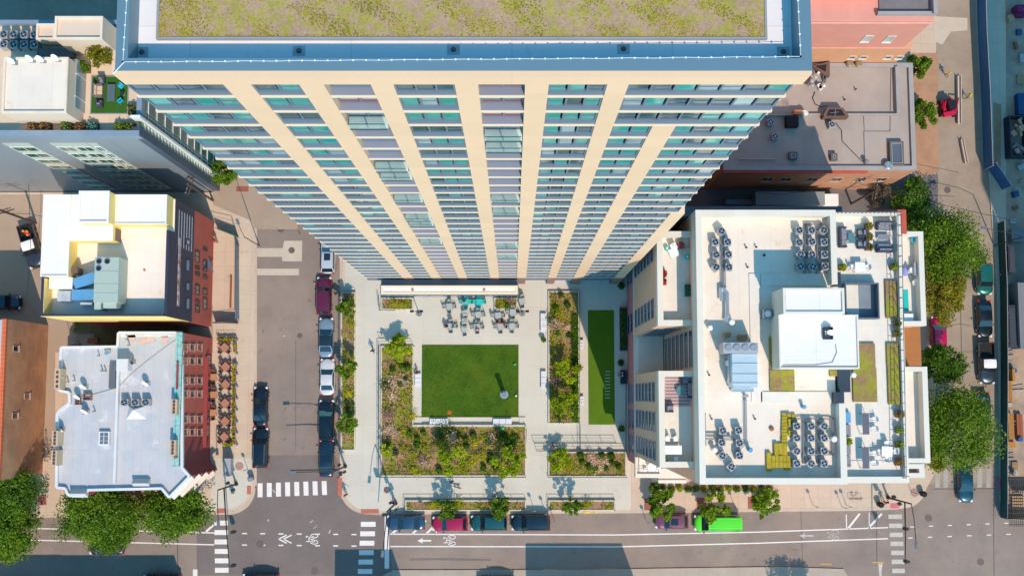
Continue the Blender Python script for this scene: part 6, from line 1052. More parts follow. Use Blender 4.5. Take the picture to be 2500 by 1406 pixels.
    if kind == 'van':
        for i in range(5): o = MB(); o.box(rt + .2, -.7 + i * .34, H - .03, ft - .2, -.66 + i * .34, H + .012); o.build('roof_rib', pt, t)
    if kind == 'pickup':
        o = MB(); x0, x1 = -L / 2 + .06, rb - .06; o.box(x0, -W / 2 + .02, .62, x1, -W / 2 + .14, ZBt); o.box(x0, W / 2 - .14, .62, x1, W / 2 - .02, ZBt); o.box(x0, -W / 2 + .14, .62, x0 + .1, W / 2 - .14, ZBt); o.box(x1 - .08, -W / 2 + .14, .62, x1, W / 2 - .14, ZBt); o.build('bed_wall', pt, t)
        o = MB(); o.box(x0 + .1, -W / 2 + .14, .66, x1 - .08, W / 2 - .14, .68); o.build('bed_floor', bed or blk, t)
    t.location = (*P(px, py, .8), z); t.rotation_euler = (0, 0, R(head)); return t
S1 = 'cars along the left side of the side street'; S2 = 'cars along the right side of the side street'; S3 = 'cars along the bottom kerb'; S4 = 'cars in the right street'
bk = cpaint('black', (.006, .010, .016)); nv = cpaint('navy', (.008, .022, .045)); 
car('upper black car parked at the left kerb of the side street', 636, 992, 90, 'sedan', bk, 4.75, group=S1); car('lower black estate car at the left kerb, nearest the zebra crossing', 636, 1093, 90, 'suv', bk, 4.8, rack=2, group=S1)
car('silver white car half hidden below the tower, topmost in the right row', 801, 625, 90, 'hatch', cpaint('silverwhite', (.62, .63, .66)), 4.4, sun=True, group=S2); car('maroon car parked at the right kerb below the silver white car', 791, 722, 90, 'suv', cpaint('maroon', (.15, .008, .045)), 4.6, group=S2)
car('silver blue car with dark glass roof between the maroon and white cars', 796, 824, 90, 'sedan', cpaint('silverblue', (.24, .33, .40)), 4.8, roof=gls, group=S2); car('white sedan parked between the silver blue and black cars', 799, 920, 90, 'sedan', cpaint('pearl', (.78, .74, .70)), 4.4, group=S2)
car('black car at the right kerb below the white sedan', 797, 1026, 90, 'suv', bk, 4.9, group=S2); car('dark blue black car nearest the junction in the right row', 797, 1118, 90, 'sedan', nv, 4.5, group=S2)
car('dark blue sedan at the left end of the bottom kerb row', 991, 1275, 180, 'sedan', cpaint('steelblue', (.025, .07, .13)), 4.6, group=S3); car('magenta red hatchback in the bottom kerb row', 1099, 1278, 180, 'hatch', cpaint('magenta', (.45, .004, .06)), 4.25, group=S3)
car('teal green off roader in the bottom kerb row', 1194, 1276, 180, 'suv', cpaint('teal', (.008, .085, .085)), 4.35, rack=1, group=S3); car('dark navy off roader at the right end of the bottom kerb row', 1296, 1276, 180, 'suv', cpaint('darknavy', (.006, .02, .035)), 4.65, rack=1, group=S3)
car('dusky maroon car under the left young tree', 1640, 1272, 180, 'hatch', cpaint('dusky', (.22, .06, .10)), 3.95, sun=True, group=S3); car('bright lime green van under the middle young tree', 1752, 1276, 180, 'van', cpaint('lime', (.10, .72, .008), .0), 5.6, cat='van', nm='parked_van')
car('dark purple car in the shade under the largest street tree', 261, 1335, 180, 'sedan', cpaint('darkpurple', (.04, .008, .04)), 4.2); car('black car cut by the bottom edge in the junction', 637, 1418, 180, 'sedan', bk, 4.4); car('dark car cut by the bottom edge at the left', 395, 1421, 180, 'suv', bk, 4.5)
car('black car cut by the bottom edge below the plaza', 1212, 1424, 180, 'sedan', bk, 4.5, z=.14)
car('green estate car at the right kerb of the right street', 2403, 681, -90, 'suv', cpaint('seagreen', (.01, .14, .11)), 3.9, group=S4); car('black sedan between the green car and the pickup in the right street', 2404, 778, -90, 'sedan', bk, 4.5, group=S4); car('dark pickup with a white cab roof in the right street', 2409, 886, -90, 'pickup', cpaint('darkgrey', (.03, .05, .07)), 5.1, roof=wh, group=S4, cat='pickup', nm='pickup_truck')
car('teal blue car waiting at the right junction', 2357, 1180, -90, 'sedan', cpaint('tealblue', (.006, .06, .09)), 4.4, group=S4); car('magenta car half hidden under the olive tree', 2292, 812, 90, 'hatch', cpaint('hotpink', (.62, .003, .10)), 4.0, group=S4); car('dark blue car hidden under the biggest tree of the right street', 2400, 1000, -90, 'sedan', nv, 4.3, group=S4)
car('black and white pickup parked askew beside the yellow building', 76, 600, -72, 'pickup', cpaint('graphite', (.04, .04, .05)), 5.6, roof=wh, cat='pickup', nm='pickup_truck', z=.15, bed=blk)
m = MB(); rr = random.Random(2)
for i in range(8): m.ball(*P(63 + rr.uniform(-8, 8), 568 + rr.uniform(-5, 5), 1.3), 1.25, .2, .18, .15, 8, 5, mi=i % 2)
tag(m.build('load', [mat('red_load', (.6, .03, .05), .7), mat('orange_load', (.7, .3, .04), .7)]), 'red and orange bags in the bed of the pickup', 'bags')
car('dark blue car in the shade at the far left edge', 12, 738, 0, 'hatch', nv, 3.9, z=.15)
def truck(px0, py0, px1, py1, lb, zt=3.6, mt=None, z=.15):
    t = thing('box_truck', lb, 'truck', (*P((px0 + px1) / 2, (py0 + py1) / 2, zt), z)); m = MB(); m.pbox(px0, py0, px1, py1, zt, .9 + z); m.build('cargo_box', mt or mat('truck_grey', (.25, .30, .30), .6), t)
    a, b = P(px1, py0, zt), P(px1, py1, zt); m = MB(); m.box(a[0] + .05, b[1] + .1, .6, a[0] + 1.9, a[1] - .1, 2.6); m.build('cab', wh, t); m = MB(); m.box(a[0] + 1.7, b[1] + .2, 1.7, a[0] + 1.95, a[1] - .2, 2.5); m.build('windshield', gls, t)
    c = P(px0, py0, zt)
    for x in (c[0] + 1, a[0] - 1.5, a[0] + 1.2):
        for y in (b[1] + .2, a[1] - .2): o = MB(); o.v = [(x + .45 * cos(2 * pi * i / 14), y + d, .45 + z + .45 * sin(2 * pi * i / 14)) for d in (-.12, .12) for i in range(14)]; o.f = [(i, (i + 1) % 14, 14 + (i + 1) % 14, 14 + i) for i in range(14)] + [tuple(range(13, -1, -1)), tuple(range(14, 28))]; o.m = [0] * 16; o.build('wheel', tyr, t)
truck(1845, 468, 2014, 500, 'grey box truck in the dark alley behind the white roof block'); m = MB(); m.pbox(1773, 487, 1838, 498, 1.8, .6); m.pbox(1773, 489, 1838, 490, 1.9, 1.8); tag(m.build('flat_trailer', mat('trailer_grey', (.2, .25, .3), .6)), 'low flat trailer left of the box truck in the alley', 'trailer')
# red skid loader, beams
t = thing('skid_loader', 'red compact loader carrying a long beam in the upper right street', 'loader', (*P(2320, 262, 1), .01)); rd = mat('machine_red', (.55, .01, .06), .5); c = P(2316, 262, 1)
m = MB(); m.obox(c[0], c[1], .75, 1.5, 2.0, .7, .2); m.build('body', rd, t); m = MB(); m.obox(c[0] + .1, c[1] + .1, 1.55, .9, 1.1, .9, .2); m.build('cab', blk, t); m = MB(); m.obox(c[0] - .1, c[1] - .9, 1.1, 1.3, .5, .6, .2); m.build('engine_cover', rd, t)
for sx in (-.75, .75):
    m = MB(); m.tube([(c[0] + sx, c[1] - .6, 1.4), (c[0] + sx + .2, c[1] + .6, 1.6), (c[0] + sx + .6, c[1] + 1.2, .8)], .09); m.build('lift_arm', rd, t)
    for sy in (-.65, .6): m = MB(); m.obox(c[0] + sx * 1.1, c[1] + sy, .38, .28, .75, .75, .2); m.build('wheel', tyr, t)
for x0, y0, x1, y1, w, lb in ((2343, 185, 2344, 302, .5, 'long pale concrete beam beside the red loader'), (2350, 340, 2361, 398, .42, 'short pale beam lying below the red loader')):
    a, b = Vector(V(x0, y0, .6)), Vector(V(x1, y1, .6)); d = b - a; m = MB(); an = math.atan2(d.y, d.x); cx, cy = (a.x + b.x) / 2, (a.y + b.y) / 2
    m.obox(cx, cy, .25, d.length, w, .12, an); u = Vector((-d.y, d.x, 0)).normalized() * (w / 2 - .05)
    for s in (-1, 1): m.obox(cx + u.x * s, cy + u.y * s, .45, d.length, .09, .3, an)
    tag(m.build('concrete_beam', mat('pale_concrete', (.55, .47, .40), .8)), lb, 'beam')
# ------------------------------------------------------------------ poles, signals, lamps, signs
pm_ = mat('pole_black', (.02, .022, .026), .5, .3); ylw = mat('signal_black', (.03, .03, .03), .6)
def tube_part(t, name, pts, r, mt=pm_, r1=None, n=8): m = MB(); m.tube(pts, r, n, 0, r1); return m.build(name, mt, t)
def signal(t, x, y, z, dx, dy):
    m = MB(); an = math.atan2(dy, dx); m.obox(x, y, z - .15, .34, .3, 1.05, an); s = m.build('signal_head', ylw, t); m = MB()
    for k in range(3): m.obox(x + cos(an) * .24, y + sin(an) * .24, z + .18 - k * .33, .16, .24, .04, an)
    m.build('visor', ylw, s)
def mast(label, base, arm, lamp, sig, za=6.0, zl=9.2, ped=True):
    bx, by = P(*base, .15); t = thing('traffic_signal_mast', label, 'traffic signal', (bx, by, .15)); tube_part(t, 'pole', [(bx, by, .15), (bx, by, zl - .6)], .13, r1=.08); m = MB(); m.cyl(bx, by, .15, .6, .24, .18, 12); m.build('base', pm_, t)
    ax, ay = P(*arm, za); tube_part(t, 'mast_arm', [(bx, by, za - .1), ((bx + ax) / 2, (by + ay) / 2, za + .1), (ax, ay, za)], .09, r1=.05)
    lx, ly = P(*lamp, zl); tube_part(t, 'lamp_arm', [(bx, by, zl - .6), (bx + (lx - bx) * .35, by + (ly - by) * .35, zl - .1), (lx, ly, zl)], .045); m = MB(); an = math.atan2(ly - by, lx - bx); m.obox(lx, ly, zl, .75, .32, .14, an); m.obox(lx, ly, zl + .09, .4, .22, .06, an); m.build('lamp_head', mat('lamp_grey', (.14, .17, .2), .5), t)
    for s in sig: x, y = P(*s, za); k = Vector((x, y)); signal(t, x, y, za - .35, *( (1, 0) if abs(ax - bx) < abs(ay - by) else (0, -1)))
    for a in ((.35, -.45), (-.3, .35)): m = MB(); m.obox(bx + a[0], by + a[1], 3.1, .32, .3, .7, .6); m.build('pedestrian_signal', ylw, t)
    return t
mast('left corner signal mast whose arm hangs over the lower left crosswalk', (577, 1181), (560, 1384), (533, 1277), [(566, 1299), (566, 1381)]); mast('signal mast whose arm crosses the side street above the zebra crossing', (843, 1138), (709, 1147), (715, 1152), [(830, 1155)]); mast('signal mast at the plaza corner with its arm over the bottom street', (966, 1228), (945, 1342), (934, 1351), [(936, 1257)]); mast('right junction signal mast with its arm over the crosswalk', (2168, 1214), (2210, 1376), (2237, 1330), [(2214, 1291), (2216, 1371)], zl=8.6)
def mlab(x, y, z, lb, arms=((-.7, 0), (.7, 0)), h=3.6):
    c = P(x, y, z); t = thing('plaza_lamp', lb, 'lamp post', (*c, z), 'double headed plaza lamps'); m = MB(); m.cyl(*c, z, z + .06, .38, n=18); m.build('base', mat('round_plate_grey', (.22, .23, .24), .7), t); tube_part(t, 'pole', [(*c, z), (*c, z + h)], .06)
    for dx, dy in arms: m = MB(); m.tube([(*c, z + h), (c[0] + dx * .5, c[1] + dy, z + h)], .03); m.obox(c[0] + dx * .8, c[1] + dy, z + h, .42, .28, .1, 0); m.build('lamp_head', pm_, t)
mlab(1023, 765, .15, 'left double headed plaza lamp beside the canopy bed'); mlab(1275, 765, .15, 'right double headed plaza lamp beside the canopy bed')
def lamp(base, head, zl, label, rad=.08, mt=pm_, z=.15):
    bx, by = P(*base, z); lx, ly = P(*head, zl); t = thing('street_lamp', label, 'street lamp', (bx, by, z)); tube_part(t, 'pole', [(bx, by, z), (bx, by, zl - .8)], rad * 1.3, mt, rad); tube_part(t, 'lamp_arm', [(bx, by, zl - .8), (bx + (lx - bx) * .3, by + (ly - by) * .3, zl - .2), (lx, ly, zl)], rad * .6, mt); m = MB(); m.obox(lx, ly, zl, .7, .3, .14, math.atan2(ly - by, lx - bx)); m.build('lamp_head', MC['lamp_grey'], t)
lamp((633, 600), (580, 541), 8.5, 'thin street lamp at the top of the left pavement', .05); lamp((2428, 600), (2402, 556), 8.5, 'curved street lamp over the right street trees', .06)
def sign(x, y, lb, h=2.4, w=.35, mt=None, rz=0, z=.15, nm='sign_post', cat='sign'):
    c = P(x, y, z); t = thing(nm, lb, cat, (*c, z)); tube_part(t, 'pole', [(*c, z), (*c, z + h)], .035, mg); m = MB(); m.obox(c[0], c[1] - .03, z + h - .3, w, .03, .5, rz); m.build('sign_panel', mt or mat('sign_grey', (.4, .42, .44), .5), t)
for x, y, lb in ((605, 1145, 'sign post with a pinkish disc beside the left kerb'), (1037, 1252, 'sign post at the kerb behind the blue sedan'), (1304, 1242, 'sign post at the kerb between the two kerbside planters'), (1353, 1270, 'thin sign post at the kerb right of the dark navy car'), (1579, 1272, 'thin sign post left of the dusky maroon car'), (1794, 1237, 'sign post on the tan pavement behind the green van'), (1985, 1233, 'sign post in the middle of the open tan pavement'), (2066, 1233, 'sign post left of the bicycle'), (2055, 1236, 'small post beside the sign post left of the bicycle'), (2225, 1200, 'thin post beside the reddish round plate'), (1332, 1250, 'short post with a box behind the dark navy car'), (2452, 880, 'sign post by the small flag in the right pavement'), (1890, 1192, 'dark post at the hedge end of the white roof block')): sign(x, y, lb)
def bin_(x, y, lb, mt=blk): c = P(x, y, 1.1); t = thing('litter_bin', lb, 'litter bin', (*c, .15)); m = MB(); m.cyl(*c, .15, 1.05, .3, .34, 16); m.build('body', mt, t); m = MB(); m.cyl(*c, 1.05, 1.2, .36, .2, 16); m.cyl(*c, 1.2, 1.21, .12, n=10); m.build('lid', mt, t)
bin_(2257, 1206, 'black litter bin at the rounded right corner'); bin_(2152, 1232, 'black litter bin beside the person in red by the kerb'); bin_(611, 1169, 'grey bin on the left corner kerb', mg)
t = thing('bus_stop_panel', 'dark information panel standing on the left pavement by the corner', 'panel', (*P(556, 1140, 1.5), .15)); m = MB(); c = P(556, 1140, 1.8); m.box(c[0] - .45, c[1] - 1.0, .5, c[0] + .35, c[1] + 1.0, 2.0); m.build('cabinet', mat('panel_grey', (.3, .36, .42), .5), t); m = MB(); m.box(c[0] - .5, c[1] - 1.05, 2.0, c[0] + .4, c[1] + 1.05, 2.08); m.build('top', lg, t); m = MB(); m.box(c[0] - .1, c[1] - .5, .15, c[0] + .1, c[1] + .5, .5); m.build('foot', dk, t)
# yard fence beside the yellow building
rail('mesh fence with banners around the yard of the yellow building', [(525, 545), (575, 556), (584, 600), (583, 785), (528, 790)], h=1.8, fill=1, nm='yard_fence'); 
for x0, y0, x1, y1, lb, mt in ((532, 560, 583, 580, 'dark green banner on the upper yard fence', mat('green_banner', (.03, .14, .10), .8)), (528, 788, 582, 790, 'dark banner on the lower yard fence', mat('dark_banner', (.12, .13, .13), .8)), (583, 600, 584, 780, 'grey banner strip on the long side of the yard fence', mat('grey_banner', (.2, .24, .28), .8))):
    a, b = V(x0, y0, .15), V(x1, y1, .15); m = MB(); d = math.hypot(b[0] - a[0], b[1] - a[1]); m.obox((a[0] + b[0]) / 2, (a[1] + b[1]) / 2, 1.05, d, .05, 1.7, math.atan2(b[1] - a[1], b[0] - a[0])); tag(m.build('fence_banner', mt), lb, 'banner')
m = MB(); m.pbox(561, 674, 564, 752, .5, .15); tag(m.build('timber_beam', rst), 'long narrow brown beam lying in the yard', 'beam'); m = MB(); m.prism([P(512, 635, .15), P(522, 634, .15), P(535, 672, .15), P(520, 655, .15)], 2.5, 2.6); tag(m.build('door_canopy', mat('canopy_slate', (.1, .13, .18), .5)), 'small dark door canopy on the brick front above the yard', 'canopy')
# timber deck behind the silver roof building
m = MB(); m.pbox(180, 782, 455, 812, .9, .15); m.pbox(230, 812, 288, 840, .9, .15); struct(m.build('rear_deck', mat('dark_deck', (.16, .12, .04), .9, var=.2, joints=(.15, 20, .02, .7))))
rail('metal frame over the yard gate between the two left buildings', [(176, 780), (186, 812), (232, 812), (232, 778)], h=1.9, fill=1); m = MB(); m.pbox(213, 825, 238, 838, 1.4, .9); tag(m.build('red_crate', mat('red_brown', (.3, .08, .05), .8)), 'red brown crate on the rear deck', 'crate')
# ------------------------------------------------------------------ fences and building site on the right
gf = mat('green_screen', (.008, .07, .065), .7, var=.15, sc=1); bf = mat('blue_screen', (.02, .12, .30), .7, var=.15, sc=1)
def fence(lb, pts, h, mt, nm='screen_fence', z=.15, w=.06):
    t = thing(nm, lb, 'fence', (*P(*pts[0], z), z)); q = [P(x, y, z) for x, y in pts]
    for i in range(len(q) - 1):
        (x0, y0), (x1, y1) = q[i], q[i + 1]; d = math.hypot(x1 - x0, y1 - y0); an = math.atan2(y1 - y0, x1 - x0); m = MB(); m.obox((x0 + x1) / 2, (y0 + y1) / 2, z + h / 2, d, w, h, an); m.build('screen', mt, t)
        k = max(1, int(d / 3)); m = MB()
        for j in range(k + 1): m.cyl(x0 + (x1 - x0) * j / k + .05, y0 + (y1 - y0) * j / k, z, z + h + .1, .05, n=6)
        m.tube([(x0, y0, z + h + .03), (x1, y1, z + h + .03)], .045); m.build('frame', lg, t)
fence('tall dark green screen fence along the building site', [(2436, 545), (2442, 700), (2444, 900), (2443, 1150), (2443, 1262), (2520, 1266)], 1.9, gf, w=.08); fence('blue screen fence beside the upper right street', [(2384, -60), (2388, 90), (2396, 240), (2402, 415)], 2.6, bf); fence('loose blue screen panel turned towards the site', [(2410, 408), (2447, 463)], 2.6, bf); fence('inner screen of the building site, parallel to the green one', [(2470, 1195), (2530, 1195)], 1.8, gf)
org = mat('orange_timber', (.50, .24, .06), .8, var=.1); tim = mat('timber', (.48, .34, .20), .85, var=.1)
def stack(x0, y0, x1, y1, zt, lb, mt, nm='timber_stack', n=5):
    m = MB()
    for i in range(n): m.pbox(x0 + (x1 - x0) * i / n, y0, x0 + (x1 - x0) * (i + 1) / n - .6, y1, zt - (i % 2) * .05, .15)
    tag(m.build(nm, mt), lb, nm.replace('_', ' '))
stack(2461, 932, 2472, 998, .9, 'upper orange timber stack behind the green fence', org); stack(2463, 1008, 2476, 1072, .9, 'lower orange timber stack behind the green fence', org); stack(2483, 1010, 2498, 1070, .7, 'reddish boxes right of the lower orange timber stack', mat('rust_box', (.3, .1, .05), .8), 'box_stack', 2); stack(2462, 1078, 2480, 1092, .6, 'small orange timber pile at the end of the stacks', org); stack(2472, 900, 2479, 930, 1.2, 'thin orange plank pile above the timber stacks', org, n=2)
for i, (x0, y0, x1, y1, lb) in enumerate([(2471, 1128, 2487, 1148, 'wooden pallet below the timber stacks'), (2484, 182, 2500, 206, 'brown pallet at the upper right edge'), (2471, 1210, 2500, 1262, 'slatted wooden floor at the lower corner of the building site')]):
    m = MB(); n = 7
    for k in range(n): m.pbox(x0, y0 + (y1 - y0) * k / n, x1, y0 + (y1 - y0) * (k + .6) / n, .45, .32)
    for k in (0, .5, .9): m.pbox(x0 + (x1 - x0) * k, y0, x0 + (x1 - x0) * (k + .1), y1, .32, .15)
    tag(m.build('pallet', tim), lb, 'pallet')
t = thing('dumpster', 'open dark container full of debris at the right edge', 'container', (*P(2485, 335, 1.6), .15)); m = MB(); m.pring(2466, 282, 2512, 382, .12, 1.8, .15); m.build('body', mat('dark_container', (.04, .045, .06), .7), t); rr = random.Random(6)
for i in range(14): m = MB(); m.obox(*P(rr.uniform(2473, 2500), rr.uniform(290, 375), 1.4), rr.uniform(.9, 1.5), rr.uniform(.3, 1), rr.uniform(.2, .7), .4, rr.random() * 3); m.build('debris', [mat('pinkish_debris', (.5, .25, .22), .9), mat('grey_debris', (.2, .2, .22), .9), tim][i % 3], t)
m = MB(); m.pbox(2462, 600, 2478, 665, 1.6, .15); m.pbox(2465, 605, 2475, 660, 1.7, 1.6); tag(m.build('site_cabin', mat('dark_cabin', (.05, .06, .08), .7)), 'dark narrow cabin behind the green fence, upper one', 'cabin'); m = MB(); m.pbox(2462, 745, 2482, 848, 2.0, .15); m.pbox(2465, 750, 2479, 843, 2.1, 2.0); tag(m.build('site_cabin', MC['dark_cabin']), 'dark long cabin behind the green fence, lower one', 'cabin')
m = MB(); m.pbox(2488, 690, 2560, 850, 2.6, .15); tag(m.build('grey_container', mat('container_grey', (.2, .22, .24), .6, joints=(.4, 40, .04, .8))), 'big grey container cut by the right edge', 'container'); m = MB(); m.pbox(2470, 560, 2500, 590, 1.2, .15); tag(m.build('debris_box', MC['grey_debris']), 'grey box pile near the top of the green fence', 'box')
m = MB(); m.pbox(2486, 228, 2512, 280, 1.2, .15); tag(m.build('blue_container', mat('blue_container', (.01, .07, .18), .6)), 'dark blue container above the debris container', 'container'); m = MB(); m.pbox(2482, 12, 2510, 36, 1.6, .15); m.ball(*P(2490, 24, 1.8), 1.8, .5, .4, .3, 10, 6); tag(m.build('magenta_machine', mat('plum', (.18, .01, .09), .5)), 'plum coloured machine at the top right corner', 'machine')
for i in range(9):
    x, y = 2460 + (i * 13) % 38, 862 + i * 42; c = P(x + 5, y, 1); m = MB()
    if i % 2: m.cyl(*c, .15, 1.0, .28, n=12); tag(m.build('site_barrel', [lg, mat('blue_barrel', (.02, .1, .3), .6)][i % 4 == 1]), f'barrel on the building site, {ORD[i // 2]} from the top', 'barrel')
    else: m.tube([(c[0] - .8, c[1], .4), (c[0] + .8, c[1] + .2, .5)], .06); m.tube([(c[0] - .7, c[1] - .3, .3), (c[0] + .8, c[1] - .2, .3)], .06); tag(m.build('pipe_bundle', mg), f'small pipe bundle on the building site, {ORD[i // 2]} from the top', 'pipes')
m = MB()
for i in range(8): m.tube([V(2466 + i * 5, 1165, 2.4), V(2466 + i * 5, 1285, 2.4)], .04, 4)
for i in range(9): m.tube([V(2462, 1168 + i * 14, 2.45), V(2502, 1168 + i * 14, 2.45)], .04, 4)
tag(m.build('scaffold_grid', mat('rusty_steel', (.12, .07, .05), .8)), 'brown scaffold grid at the lower right corner of the site', 'scaffold')
rr = random.Random(21)
for i in range(16):
    x, y = rr.uniform(2462, 2496), 45 + i * 33; c = P(x, y, .6); m = MB(); w, d, h = rr.uniform(.3, .9), rr.uniform(.3, 1.1), rr.uniform(.3, 1.0)
    if y > 540 or 170 < y < 390: continue
    m.obox(*c, .15 + h / 2, w, d, h, rr.random()); m.obox(*c, .17 + h, w * .8, d * .2, .06, rr.random()); tag(m.build('site_crate', [tim, mat('site_blue', (.03, .10, .22), .7), mat('site_rust', (.30, .12, .07), .8), lg][i % 4]), f'{["wooden", "blue", "rusty", "grey"][i % 4]} crate in the shaded upper site yard, {(ORD + ["thirteenth", "fourteenth", "fifteenth", "sixteenth"])[i]} position from the top', 'crate')
for i, (x0, y0, x1, y1) in enumerate([(2425, 250, 2445, 420), (2455, 0, 2462, 160)]): sheet('dirt_patch', [(x0, y0), (x1, y0 + 6), (x1 - 2, y1), (x0 + 3, y1 - 8)], .156 + i * .004, MC['dirt'])
# utility poles and wires
def upole(x, y, zt, lb, rz=.3): c = P(x, y, .15); t = thing('utility_pole', lb, 'utility pole', (*c, .15)); tube_part(t, 'pole', [(*c, .15), (*c, zt)], .14, mat('pole_wood', (.10, .07, .055), .9)); [MB().obox(*c, zt - k, 2.2, .12, .14, rz).build('crossarm', MC['pole_wood'], t) for k in (.4, 1.4)]; m = MB(); [m.cyl(c[0] + u * cos(rz), c[1] + u * sin(rz), zt - .33, zt - .1, .05, n=8) for u in (-1, -.5, .5, 1)]; m.build('insulator', lg, t)
upole(520, 490, 11, 'utility pole with crossarms at the corner of the metal building', 1.3); upole(2078, 498, 10, 'utility pole with crossarms in the dark alley', 1.4); upole(88, 545, 10, 'utility pole beside the askew pickup', .3)
for pts, z, lb in (([(0, 520), (70, 522), (110, 530)], 9, 'wires running left from the pole beside the pickup'), ([(70, 450), (75, 600), (68, 700), (55, 780)], 8, 'long pale cable hanging past the pickup'), ([(2100, 450), (2200, 470), (2330, 480)], 9, 'wires crossing the upper right street'), ([(2100, 455), (1900, 475), (1760, 460)], 9, 'wires along the dark alley'), ([(2150, 462), (2300, 500), (2480, 540)], 9, 'wires running to the right street lamp')): cable('overhead_wire', lb, pts, z, .03, dk, 'wire')
# bicycle by the kerb
t = thing('bicycle', 'bicycle leaning at its stand on the tan pavement near the right corner', 'bicycle', (*P(2090, 1216, .5), .15)); c = P(2090, 1216, .5)
for s in (-1, 1): m = MB(); m.tube([(c[0] + s * .5 + .33 * cos(2 * pi * i / 16), c[1] + .12 * sin(2 * pi * i / 16), .5 + .33 * sin(2 * pi * i / 16)) for i in range(17)], .022, 5); m.build('wheel', blk, t)
m = MB(); [m.tube([(c[0] + a, c[1], b), (c[0] + d, c[1], e)], .02, 5) for a, b, d, e in ((-.5, .5, -.15, .95), (-.15, .95, .4, .98), (.4, .98, .5, .5), (-.15, .95, .0, .45), (0, .45, .4, .98), (-.5, .5, 0, .45))]; m.build('frame', rst, t); m = MB(); m.obox(c[0] - .17, c[1], 1.02, .26, .13, .05); m.build('saddle', blk, t); m = MB(); m.tube([(c[0] + .42, c[1] - .28, 1.05), (c[0] + .42, c[1] + .28, 1.05)], .02); m.build('handlebar', blk, t)
for x, y, lb in ((1458, 1249, 'yellow crate on the kerb below the short planter'),): m = MB(); m.pbox(1427, 1247, 1438, 1253, .5, .15); tag(m.build('yellow_crate', mat('yellow_plastic', (.8, .55, .02), .6)), 'left yellow crate on the kerb below the short planter', 'crate'); m = MB(); m.pbox(1451, 1246, 1456, 1252, .4, .15); tag(m.build('yellow_crate', MC['yellow_plastic']), 'right small yellow crate on the kerb below the short planter', 'crate')
# ------------------------------------------------------------------ people and a dog
SK = dict(light=(.55, .33, .24), dark=(.20, .11, .08))
def grow(segs, rad, sub=1):
    """segs: list of (name,pointA,pointB); a skin modifier grows one continuous body over the joined edges"""
    vs, es, idx = [], [], {}
    def vi(n):
        if n not in idx: idx[n] = len(vs); vs.append(PT[n])
        return idx[n]
    PT = segs['pts']; 
    for a, b in segs['bones']: es.append((vi(a), vi(b)))
    me = bpy.data.meshes.new('tmp'); me.from_pydata(vs, es, []); o = bpy.data.objects.new('tmp', me); SC.collection.objects.link(o)
    md = o.modifiers.new('skin', 'SKIN'); sk = me.skin_vertices[0].data
    for n, i in idx.items(): r = rad.get(n, rad.get(n.rstrip('LR'), .05)); sk[i].radius = r if isinstance(r, tuple) else (r, r)
    sk[idx[segs['root']]].use_root = True
    if sub: s2 = o.modifiers.new('sub', 'SUBSURF'); s2.levels = sub; s2.render_levels = sub
    dg = bpy.context.evaluated_depsgraph_get(); dg.update(); ev = o.evaluated_get(dg); res = bpy.data.meshes.new_from_object(ev); bpy.data.objects.remove(o); return res
